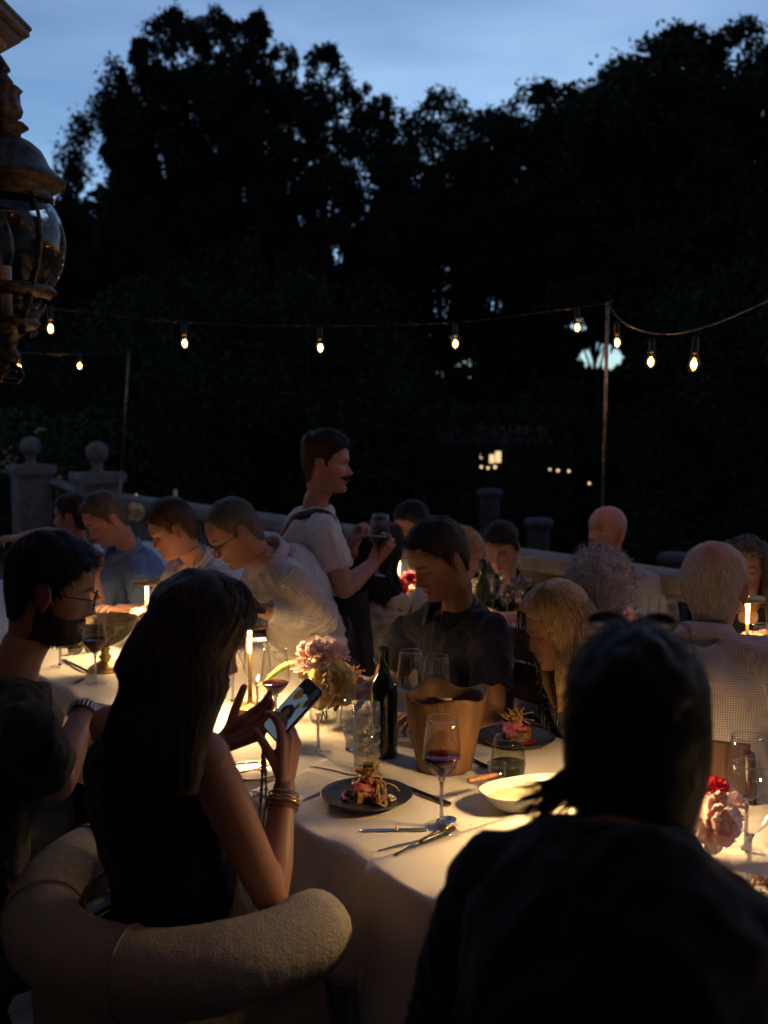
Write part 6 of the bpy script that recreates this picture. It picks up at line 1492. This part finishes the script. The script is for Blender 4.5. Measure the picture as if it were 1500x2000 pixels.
# oval cream dish ----------------------------------------------------------
p = onT(1036, 1572); dz = empty('serving_dish', 'glossy white oval serving dish of pale cream beside the hidden lamp', 'dish', p, R(24))
def ov(r_, z, a): k = (abs(math.cos(a))**2.6 + abs(math.sin(a)*1.75)**2.6)**(-1/2.6); return r_*k, z
g = G(); g.lathe([(.001, 0), (.075, 0), (.084, .003), (.105, .018), (.122, .036), (.130, .046), (.131, .049), (.1275, .0485), (.118, .038), (.100, .020), (.080, .0075), (.001, .0065)], n=80, fn=ov); g.obj('dish_wall', M['white_china'], dz)
g = G(); V = []
for k in np.linspace(.02, 1, 14):
    V.append([(ov(.108*k, 0, a)[0]*math.cos(a), ov(.108*k, 0, a)[0]*math.sin(a), .026 + .004*noise.noise((k*5*math.cos(a), k*5*math.sin(a), 2)) + .004*(1-k)*math.sin(k*9) + .002*k) for a in np.linspace(0, 6.283, 60, endpoint=False)])
g.grid(np.array(V), 0, True); g.obj('cream', M['cream'], dz)
q0 = np.array(P(918, 1566, 2.33)); q1 = np.array(P(968, 1558, 2.37)); q2 = np.array(P(1003, 1553, 2.40)); q0[2] = q1[2] = TZ + .065; q2[2] = TZ + .045
ck = empty('cream_knife', 'small spreader with a wooden handle resting on the white dish', 'knife', tuple(q0))
g = G(); g.tube([(0, 0, 0), (q1-q0)*.5, q1-q0], [.0085, .0095, .0065], 10, round_=True, flat=.7, up=(0, 0, 1)); g.obj('handle', M['handle_wood'], ck)
g = G(); g.tube([q1-q0, (q1+q2)/2-q0 , q2-q0], [.0035, .008, .0075], 8, flat=.15, up=(0, 0, 1), round_=True); g.obj('blade', M['steel'], ck)

# cutlery, pens -------------------------------------------------------------
def stick(name, label, cat, a_, b_, w, mt, group=None, z=.004):
    A_ = np.array(onT(*a_)); B_ = np.array(onT(*b_)); A_[2] = B_[2] = max(A_[2], B_[2]) + z; r_ = empty(name, label, cat, tuple(A_), group=group); return r_, B_ - A_
def bar(r_, pts, rad, nm, mt, flat=1.0, n=10): g = G(); g.tube(pts, rad, n, flat=flat, up=(0, 0, 1)); return g.obj(nm, mt, r_)
r_, D = stick('table_knife', 'table knife lying level at the table edge left of the spoon', 'knife', (836, 1621), (700, 1623), .008, 'steel'); bar(r_, [D*0, D*.02, D*.42, D*.45], [.003, .006, .0052, .0045], 'handle', M['steel'], .6); bar(r_, [D*.455, D*.5, D*.9, D], [.0045, .0075, .0075, .001], 'blade', M['steel'], .12); bar(r_, [D*.44, D*.47], [.0066, .0066], 'collar', M['gold'], .7)
r_, D = stick('dinner_fork', 'thin tapering fork handle pointing down left from the spoon', 'fork', (862, 1632), (738, 1663), .008, 'steel'); bar(r_, [D*0, D*.3, D*.7, D], [.0028, .0030, .0045, .0022], 'handle', M['steel'], .5)
for k in (-1.5, -.5, .5, 1.5):
    s_ = np.cross(nrm(D), (0, 0, 1))*.0055*k; bar(r_, [s_*.8, s_ - D*.10, s_*.9 - D*.30], [.002, .0014, .0008], 'tine', M['steel'], .6, 6)
r_, D = stick('soup_spoon', 'round dark reflecting spoon by the foot of the red wine glass', 'spoon', (872, 1614), (828, 1640), .01, 'steel', z=.006)
g = G(); V = []
for k in np.linspace(.05, 1, 9): V.append([(.027*k*math.cos(a), .021*k*math.sin(a), .011*k*k) for a in np.linspace(0, 6.283, 32, endpoint=False)])
g.grid(np.array(V), 0, True); dl_ = nrm(D); g.v = [v @ np.array(Matrix.Rotation(math.atan2(dl_[1], dl_[0]), 3, 'Z')).T for v in g.v]; o = g.obj('spoon_bowl', M['steel'], r_); sm = o.modifiers.new('s', 'SOLIDIFY'); sm.thickness = .001
bar(r_, [D*.5, D*.7, D*1.0, D*2.2], [.003, .0028, .003, .0045], 'handle', M['steel'], .5)
r_, D = stick('fountain_pen', 'black pen with gold clip and bands at the front edge of the cloth', 'pen', (889, 1626), (806, 1660), .008, 'black', z=.007); bar(r_, [D*0, D*.03, D*.5, D*.8, D*.86], [.003, .0052, .0056, .0046, .0034], 'barrel', M['black_lacquer'], 1, 14); bar(r_, [D*.86, D], [.0034, .0006], 'nib', M['gold'], 1, 12); bar(r_, [D*.52, D*.545], [.0061, .0061], 'band', M['gold']); bar(r_, [D*0 - D*.02, D*.02], [.0036, .004], 'end_cap', M['gold']); bar(r_, [D*.03 + np.array([0, 0, .0065]), D*.34 + np.array([0, 0, .0072])], [.0013, .0016], 'clip', M['gold'])
def pencil(a_, b_, label, letters=True):
    r_, D = stick('black_pencil', label, 'pencil', a_, b_, .004, 'ink', z=.006, group='black pencils'); bar(r_, [D*0, D*.88], [.0050, .0050], 'shaft', M['black_lacquer'], 1, 6); bar(r_, [D*.88, D*.97, D], [.0050, .0018, .0003], 'tip', M['handle_wood'], 1, 8)
    if letters:
        g = G(); L = np.linalg.norm(D); rr = random.Random(4)
        for k in range(11):
            if k in (3, 7): continue
            c = D*(.10 + .018*k) + np.array([0, 0, .0051]); g.box(c, (.0014, .0030 if k % 2 else .0022, .0002), rotz(math.degrees(math.atan2(D[1], D[0]))))
        g.obj('gold_print', M['gold'], r_)
    return r_
pencil((879, 1573), (760, 1527), 'black pencil with tiny gold lettering between the plate and the wine glass')
pencil((170, 1312), (120, 1288), 'black pencil by the folded sunglasses, near the bearded man', False)
pencil((163, 1328), (143, 1338), 'short dark pen lying near the bearded man\'s watch', False)
pencil((952, 1500), (905, 1478), 'dark pencil lying right of the bucket in front of the blonde woman', False)
pencil((1528, 1790), (1483, 1764), 'black pencil at the right edge above the cut off plate', False)

# paper -------------------------------------------------------------------------
def card(px, py, w, h, rz, label, mt='paper', lines=0, dz=.0006):
    p = onT(px, py, dz + .0012); r_ = empty('menu_card' if lines else 'paper_slip', label, 'menu card' if lines else 'paper', p, R(rz))
    g = G(); nx, ny = 10, 12; V = [[(-w/2 + w*i/nx, -h/2 + h*j/ny, .0012 + .0016*noise.noise((i*.3, j*.3, px*.1)) + .004*max(0, abs(i/nx-.5)-.38)) for i in range(nx+1)] for j in range(ny+1)]
    g.grid(np.array(V)); o = g.obj('sheet', M[mt], r_); s = o.modifiers.new('s', 'SOLIDIFY'); s.thickness = .0005
    if lines:
        g = G(); rr = random.Random(9)
        for k in range(lines):
            y = h*.36 - k*h*.66/lines; x = -w*.34; 
            while x < w*.30:
                L = rr.uniform(.003, .010); g.box((x + L/2, y, .0040), (L, .0011, .0002)); x += L + .0022
            if k % 4 == 3: continue
        g.obj('printed_text', M['ink'], r_)['kind'] = 'stuff'
    return r_
card(588, 1535, .15, .215, -38, 'white printed menu lying beside the woman\'s bracelets', lines=14)
card(668, 1498, .16, .07, -32, 'narrow pale slip of paper under the tall glass', dz=.0)
card(1452, 1782, .10, .14, -40, 'small blank white card at the right front of the table')
card(600, 1372, .10, .14, -40, 'white printed menu behind the phone, left of the peony vase', lines=8)
card(1030, 1528, .07, .09, -38, 'pale paper square behind the cream dish')
card(400, 1290, .12, .19, -38, 'white printed menu behind the long haired woman\'s head', lines=8)
card(250, 1385, .12, .19, -38, 'white printed menu between the bearded man\'s watch and the long hair', lines=8)

# small plate with cutlery under the phone woman's arm -------------------------------
p = onT(492, 1508); sp_ = empty('side_plate', 'small clear glass plate with a fork and knife under the woman\'s wrist', 'plate', p)
g = G(); g.lathe([(.001, 0), (.05, 0), (.070, .006), (.078, .010), (.0785, .0115), (.070, .009), (.05, .004), (.001, .004)], n=56); g.obj('plate_disc', M['white_china'], sp_)
for a0, a1, b0_, b1, lb in ((455, 1503, 520, 1498, 'fork resting across the small side plate'), (470, 1520, 528, 1505, 'knife resting across the small side plate')):
    A_ = np.array(onT(a0, a1, .016)); B_ = np.array(onT(b0_, b1, .018)); nm = lb.split()[0]; r_ = empty('table_' + nm, lb, nm, tuple(A_)); D = B_ - A_; bar(r_, [D*0, D*.4, D*.62], [.004, .003, .0028], 'handle', M['gold'], .5); bar(r_, [D*.62, D*.8, D], [.004, .008, .004], 'tines' if nm == 'fork' else 'blade', M['gold'], .25)

# footed bowl, sunglasses ----------------------------------------------------------
p = onT(206, 1308); fb = empty('footed_bowl', 'wide footed metal bowl with a bright brass inside behind the wine glass', 'bowl', p)
g = G(); g.lathe([(.001, 0), (.064, 0), (.067, .004), (.060, .014), (.040, .028), (.022, .036), (.016, .042), (.022, .050), (.024, .056), (.016, .062), (.014, .072), (.022, .080), (.016, .086), (.014, .092)], n=48); g.obj('foot', M['brass'], fb)
g = G(); g.lathe([(.010, .090), (.030, .096), (.070, .118), (.100, .148), (.118, .180), (.124, .198), (.1265, .2)], n=64); g.obj('bowl_outside', M['dark_metal'], fb)
g = G(); g.lathe([(.1265, .2), (.122, .197), (.114, .180), (.096, .150), (.066, .121), (.028, .099), (.001, .096)], n=64); g.obj('bowl_inside', M['bowl_brass'], fb)
q = np.array(onT(163, 1276, .018)); sgz = empty('folded_sunglasses', 'dark glossy sunglasses folded on the cloth beside the footed bowl', 'sunglasses', tuple(q), R(30))
for sg in (-1, 1):
    g = G(); g.ball((sg*.033, 0, .004), (.026, .005, .021), 18, 10); g.obj('lens', M['lens_black'], sgz)
    g = G(); g.tube([(sg*(.033 + .027*math.cos(t)), -.001, .004 + .022*math.sin(t)) for t in np.linspace(0, 6.283, 20)], .0028, 6); g.obj('rim', M['lens_black'], sgz)
    g = G(); g.tube([(sg*.060, .004, .010), (sg*.058, .018, .006), (-sg*.02, .024 + sg*.004, .0), (-sg*.050, .026, -.012)], [.003, .0035, .003, .003], 6); g.obj('temple', M['lens_black'], sgz)
g = G(); g.tube([(-.008, 0, .008), (0, -.002, .012), (.008, 0, .008)], .0025, 6); g.obj('bridge', M['lens_black'], sgz)

# flowers ----------------------------------------------------------------------------
def petal_mesh(mt, L, W, cup, ruf, seed):
    g = G(); nu, nv = 7, 6; V = []; rg = random.Random(seed)
    for j in range(nv+1):
        t = j/nv; w = W*math.sin(math.pi*min(t*.62+.05, 1))**.8*(1 if t < .85 else 1-(t-.85)*1.3); row = []
        for i in range(nu+1):
            u = i/nu*2-1; e = t**2.5
            row.append((u*w/2*(1 - .12*t), L*t*(1 - .10*u*u*t) + .03*L*math.sin(u*9+seed)*e, cup*L*(.35*u*u*(1-.3*t) + .55*t*t) + ruf*L*e*math.sin(u*7 + seed*1.7) + ruf*.6*L*e*math.sin(u*15+seed)))
        V.append(row)
    g.grid(np.array(V)); return g.mesh('petal', [mt])
PET = {}
def peony(root, c, rad, axis, mt, n=44, seed=0, nm='peony', dens=1.):
    if mt not in PET: PET[mt] = [petal_mesh(M[mt], .040, .036, cp_, .07, i) for i, cp_ in enumerate((.55, .35, .15, .7))]
    off = np.array(root.location); x, y, z = frame(axis); rg = np.random.default_rng(seed+40)
    g = G(); g.ball((0, 0, 0), rad*.32, 10, 8); fo = g.obj(nm, M[mt], root); fo.location = tuple(np.array(c) - off)
    for i in range(n):
        t = (i+.5)/n; el = R(88 - 118*t**.85 + rg.normal(0, 7)); az = i*2.39996 + rg.normal(0, .25); s = rad/.040*(.62 + .42*t)*rg.uniform(.85, 1.12)*.92
        d = x*math.cos(az)*math.cos(el) + y*math.sin(az)*math.cos(el) + z*math.sin(el)
        opening = t
        up_ = nrm(z*(1 - .2*t) - d*np.dot(z, d)*1.0 + np.array(rg.normal(0, .12, 3))) if abs(np.dot(z, d)) < .97 else x
        Yv = nrm(d*(.35 + .65*t) + z*(.65 - .55*t)); Zv = nrm(z*t*.9 - d*(1-t*.75)); Zv = nrm(Zv - Yv*np.dot(Zv, Yv)); Xv = np.cross(Yv, Zv)
        o = link('petal', PET[mt][int(rg.integers(4))], fo); b = d*rad*(.05 + .10*t) + rg.normal(0, rad*.04, 3)
        A_ = np.stack([Xv, Yv, Zv], 1)*s; Mx = Matrix.Identity(4)
        for a_ in range(3):
            for b_ in range(3): Mx[a_][b_] = float(A_[a_, b_])
            Mx[a_][3] = float(b[a_])
        o.matrix_basis = Mx
    return fo
def stems(root, tops, zb=.012, r_=.0022):
    for i, t in enumerate(tops):
        t = np.array(t) - np.array(root.location); b = np.array([-t[0]*.25 + .006*math.cos(i*2), -t[1]*.25 + .006*math.sin(i*2), zb]); g = G(); g.tube([b, (b+t)/2 + np.array([0, 0, .005]), t], [r_, r_, r_*1.2], 7); g.obj('stem', M['stem_green'], root)
def leaf(root, b, d, L, W, nm='leaf', mt='leaf_green'):
    off = np.array(root.location); d = nrm(d); s = nrm(np.cross(d, (0, 0, 1))); V = []
    for t in np.linspace(0, 1, 7): w = W*math.sin(math.pi*(t*.9+.05))**.9/2; c = np.array(b) - off + d*L*t + np.array([0, 0, -.35*L*t*t]); V.append([c - s*w + np.array([0, 0, w*.4]), c, c + s*w + np.array([0, 0, w*.4])])
    g = G(); g.grid(np.array(V)); g.obj(nm, M[mt], root)
def vase(root, prof, wl=None):
    inn = [(max(r_-.0022, .001), z) for r_, z in prof][::-1]; g = G(); g.lathe([(.001, 0)] + prof + inn + [(.001, .005)], n=40); g.obj('vase', M['clear_glass'], root)
    if wl: zs = np.linspace(.006, wl, 6); g = G(); g.lathe([(.001, .006)] + [(float(np.interp(z, [q[1] for q in prof], [q[0] for q in prof]))-.003, z) for z in zs] + [(.001, wl)], n=32); g.obj('vase_water', M['water'], root)
VP = [(.030, 0), (.040, .004), (.045, .020), (.045, .075), (.040, .090), (.038, .100)]
# centre arrangement
p = onT(632, 1408); ar = empty('flower_arrangement', 'pink and yellow peonies with a pale green lily in a glass vase by the lamp', 'flowers', p); vase(ar, VP, .06)
Y0 = p[1] + .05; tp = [np.array(P(620, 1288, Y0-.01)), np.array(P(642, 1332, Y0-.055)), np.array(P(604, 1310, Y0+.0)), np.array(P(664, 1278, Y0+.05))]
peony(ar, tp[0], .078, (-.2, -.5, .75), 'petal_pink', 52, 1); peony(ar, tp[1], .084, (.25, -.85, .35), 'petal_yellow', 56, 2, 'yellow_peony'); peony(ar, tp[3], .040, (.5, .1, .8), 'petal_pink', 26, 3)
stems(ar, tp)
g = G(); c0 = tp[2] - np.array(p); e_ = np.array(P(520, 1330, Y0-.02)) - np.array(p); pts = through([c0, c0 + (-.03, -.0, .012), (c0+e_)/2 + (0, 0, .035), e_ + (.01, 0, .012), e_ + (0, 0, -.02)], 30)
g.tube(pts, [.006 + .013*math.sin(math.pi*min(1, (i+2)/26))*(1 if i < 24 else .5) for i in range(len(pts))], 14, flat=.55); g.obj('lily_bud', M['petal_lime'], ar)
for k in range(3):
    b = np.array(P(535 - k*10, 1335 + k*12, Y0 - .02 - .01*k)); leaf(ar, b, (-.5 + k*.4, -.3, .2), .06, .022, 'lily_petal', 'petal_lime')
leaf(ar, tp[1] + (0, .02, -.03), (.7, .2, .1), .10, .03); leaf(ar, tp[2], (-.5, .5, .1), .09, .03)
# right hand arrangement
p = onT(1352, 1672); ar = empty('flower_arrangement', 'pink peony and dark red carnation in a small glass vase at the right', 'flowers', p); vase(ar, [(.034, 0), (.040, .004), (.041, .04), (.040, .075), (.038, .082)], .045)
Y0 = p[1]; tp = [np.array(P(1396, 1606, Y0-.02)), np.array(P(1394, 1543, Y0+.02)), np.array(P(1388, 1572, Y0+.01)), np.array(P(1356, 1592, Y0))]
peony(ar, tp[0], .054, (.3, -.75, .2), 'petal_pink', 54, 11); peony(ar, tp[1], .033, (.2, -.4, .8), 'petal_red', 36, 12, 'carnation'); peony(ar, tp[2], .026, (-.1, -.6, .7), 'petal_pink', 22, 13); peony(ar, np.array(P(1425, 1572, Y0+.06)), .036, (.4, .2, .6), 'petal_pink', 26, 14)
stems(ar, tp, r_=.0018)
rg = np.random.default_rng(9)
for k in range(16): q = tp[3] + rg.normal(0, .012, 3) + np.array([-.006, 0, .028 - k*.005]); leaf(ar, q, (-.6 + rg.normal(0, .4), -.4 + rg.normal(0, .4), .35), .045, .007, 'needle_leaf')
# second table flowers
q = P(788, 1210, 4.66); p = (q.x, q.y, zc(q.x, q.y)); ar = empty('flower_arrangement', 'hot pink flowers in a vase under the lamp on the second table', 'flowers', p); vase(ar, VP)
tp = [np.array(P(778, 1148, 4.62)), np.array(P(800, 1132, 4.66)), np.array(P(785, 1160, 4.6))]; peony(ar, tp[0], .055, (-.3, -.7, .5), 'petal_hot', 40, 21); peony(ar, tp[1], .045, (.3, -.5, .7), 'petal_hot', 32, 22); peony(ar, tp[2], .035, (0, -.9, .1), 'petal_hot', 26, 23); stems(ar, tp)
q = P(262, 1040, 7.0); p = (q.x, q.y, zc(q.x, q.y)); ar = empty('flower_arrangement', 'pink and yellow peonies far off at the left end of the second table', 'flowers', p); vase(ar, [(r_*1.1, z*1.6) for r_, z in VP])
tp = [np.array(P(248, 1000, 6.98)), np.array(P(267, 1002, 6.94)), np.array(P(258, 990, 7.0))]; peony(ar, tp[0], .062, (-.4, -.8, .3), 'petal_hot', 36, 31); peony(ar, tp[1], .062, (.4, -.8, .3), 'petal_yellow', 36, 32, 'yellow_peony'); peony(ar, tp[2], .04, (0, -.4, .8), 'petal_pink', 22, 33); stems(ar, tp)
q = P(1225, 1245, 3.95); p = (q.x, q.y, zc(q.x, q.y)); ar = empty('flower_arrangement', 'pale pink flowers peeking above the dark silhouette\'s head', 'flowers', p); vase(ar, VP)
tp = [np.array(P(1216, 1202, 3.92)), np.array(P(1232, 1212, 3.95))]; peony(ar, tp[0], .045, (-.3, -.6, .6), 'petal_pink', 34, 41); peony(ar, tp[1], .04, (.3, -.5, .6), 'petal_pink', 28, 42); stems(ar, tp)
# tall candle at the far left table end
q = P(343, 1000, 6.6); p = (q.x, q.y, zc(q.x, q.y)); r_ = empty('taper_candle', 'tall unlit yellow taper candle on the far end of the second table', 'candle', p); zt = P(343, 950, 6.6).z - p[2]
g = G(); g.lathe([(.001, 0), (.045, 0), (.045, .008), (.012, .02), (.014, .07), (.001, .07)], n=24); g.obj('holder', M['brass'], r_)
g = G(); g.tube([(0, 0, .06), (0, 0, zt-.02)], [.020, .014], 12); g.obj('candle_wax', M['cream'], r_); g = G(); g.tube([(0, 0, zt-.02), (0, 0, zt)], .002, 5); g.obj('wick', M['ink'], r_)

# barrel chair ----------------------------------------------------------------------
bc = np.array([-.395, 2.035, 0.]); br = empty('barrel_chair', 'round barrel chair in cream boucle with a thick rolled back', 'chair', tuple(bc))
def arcp(r_, a, z): return (r_*math.cos(R(a)), r_*math.sin(R(a)), z)
A0, A1 = 138, 326
an = np.linspace(A0, A1, 46); g = G(); g.tube([arcp(.308, a, .69 - .012*math.cos(R((a-232)))) for a in an], [.079]*46, 28, round_=True)
v, f, nl = remesh(g, .009, 2); v = v + nl*(vnoise(v, 8.)*.004 + vnoise(v, 160.)*.0022)[:, None]; g = G(); g.add(v, f); g.obj('back_roll', M['boucle'], br)
for a in (A0+12, 200, 257):
    g = G(); c = np.array(arcp(.308, a, .69 - .012*math.cos(R(a-232)))); rv = np.array([math.cos(R(a)), math.sin(R(a)), 0]); g.tube([c + (rv*math.cos(t) + np.array([0, 0, 1])*math.sin(t))*.0812 for t in np.linspace(0, 6.283, 40)], .0022, 5); g.obj('seam', M['boucle'], br)
g = G(); V = []
for z, r_ in ((.64, .325), (.55, .335), (.45, .33), (.40, .32)): V.append([arcp(r_, a, z) for a in np.linspace(A0-2, A1+2, 60)])
for z, r_ in ((.40, .27), (.55, .285), (.64, .275)): V.append([arcp(r_, a, z) for a in np.linspace(A0-2, A1+2, 60)])
g.grid(np.array(V)); g.obj('back_shell', M['boucle'], br)
g = G(); g.lathe([(.001, .37), (.26, .37), (.285, .39), (.29, .43), (.275, .455), (.20, .465), (.001, .468)], n=48); g.obj('seat', M['boucle'], br)
for a in (45, 135, 225, 315): g = G(); g.tube([arcp(.22, a, .38), arcp(.25, a, 0)], [.024, .014], 10); g.obj('leg', M['chair_wood'], br)
# handbag wedged on the chair
hb_ = np.array([-.600, 1.985, .47]); r_ = empty('handbag', 'small dark brown handbag with looped handle wedged beside the woman on the chair', 'handbag', tuple(hb_), R(60))
g = G(); g.box((0, 0, .11), (.18, .06, .20), top=.8); v, f, nl = remesh(g, .008, 6); v = v + nl*(vnoise(v, 18.)*.010)[:, None]; g = G(); g.add(v, f); g.obj('bag_body', M['leather'], r_)
g = G(); g.tube(through([(-.06, -.02, .18), (-.055, -.03, .26), (0, -.035, .29), (.05, -.03, .25), (.055, -.02, .17)], 24), .007, 8, flat=.5); g.obj('bag_handle', M['leather_tan'], r_)
g = G(); g.tube([(-.06, -.03, .20), (.06, -.03, .20)], .004, 6); g.obj('bag_zip', M['gold'], r_)
# other seats
chair(-1.06, 2.02, 35, 'dark wooden chair of the bearded man')
chair(.15, .80, 52, 'dark wooden chair of the dark haired silhouette')

# crumbs scattered on the cloth near the plates
g = G(); rg = np.random.default_rng(21)
for i in range(150):
    c_ = T(rg.uniform(480, 1080), rg.uniform(1480, 1680), TZ + .01); s_, cc_ = ts((c_.x, c_.y))
    if not .03 < cc_ < .8: continue
    r_ = rg.uniform(.0007, .0019); g.ball((c_.x, c_.y, zc(c_.x, c_.y) + r_*.6), (r_, r_*1.3, r_*.7), 6, 4)
o = g.obj('crumbs', M['fried']); tag(o, 'tiny brown bread crumbs scattered over the white cloth round the front plate', 'crumbs', kind='stuff')
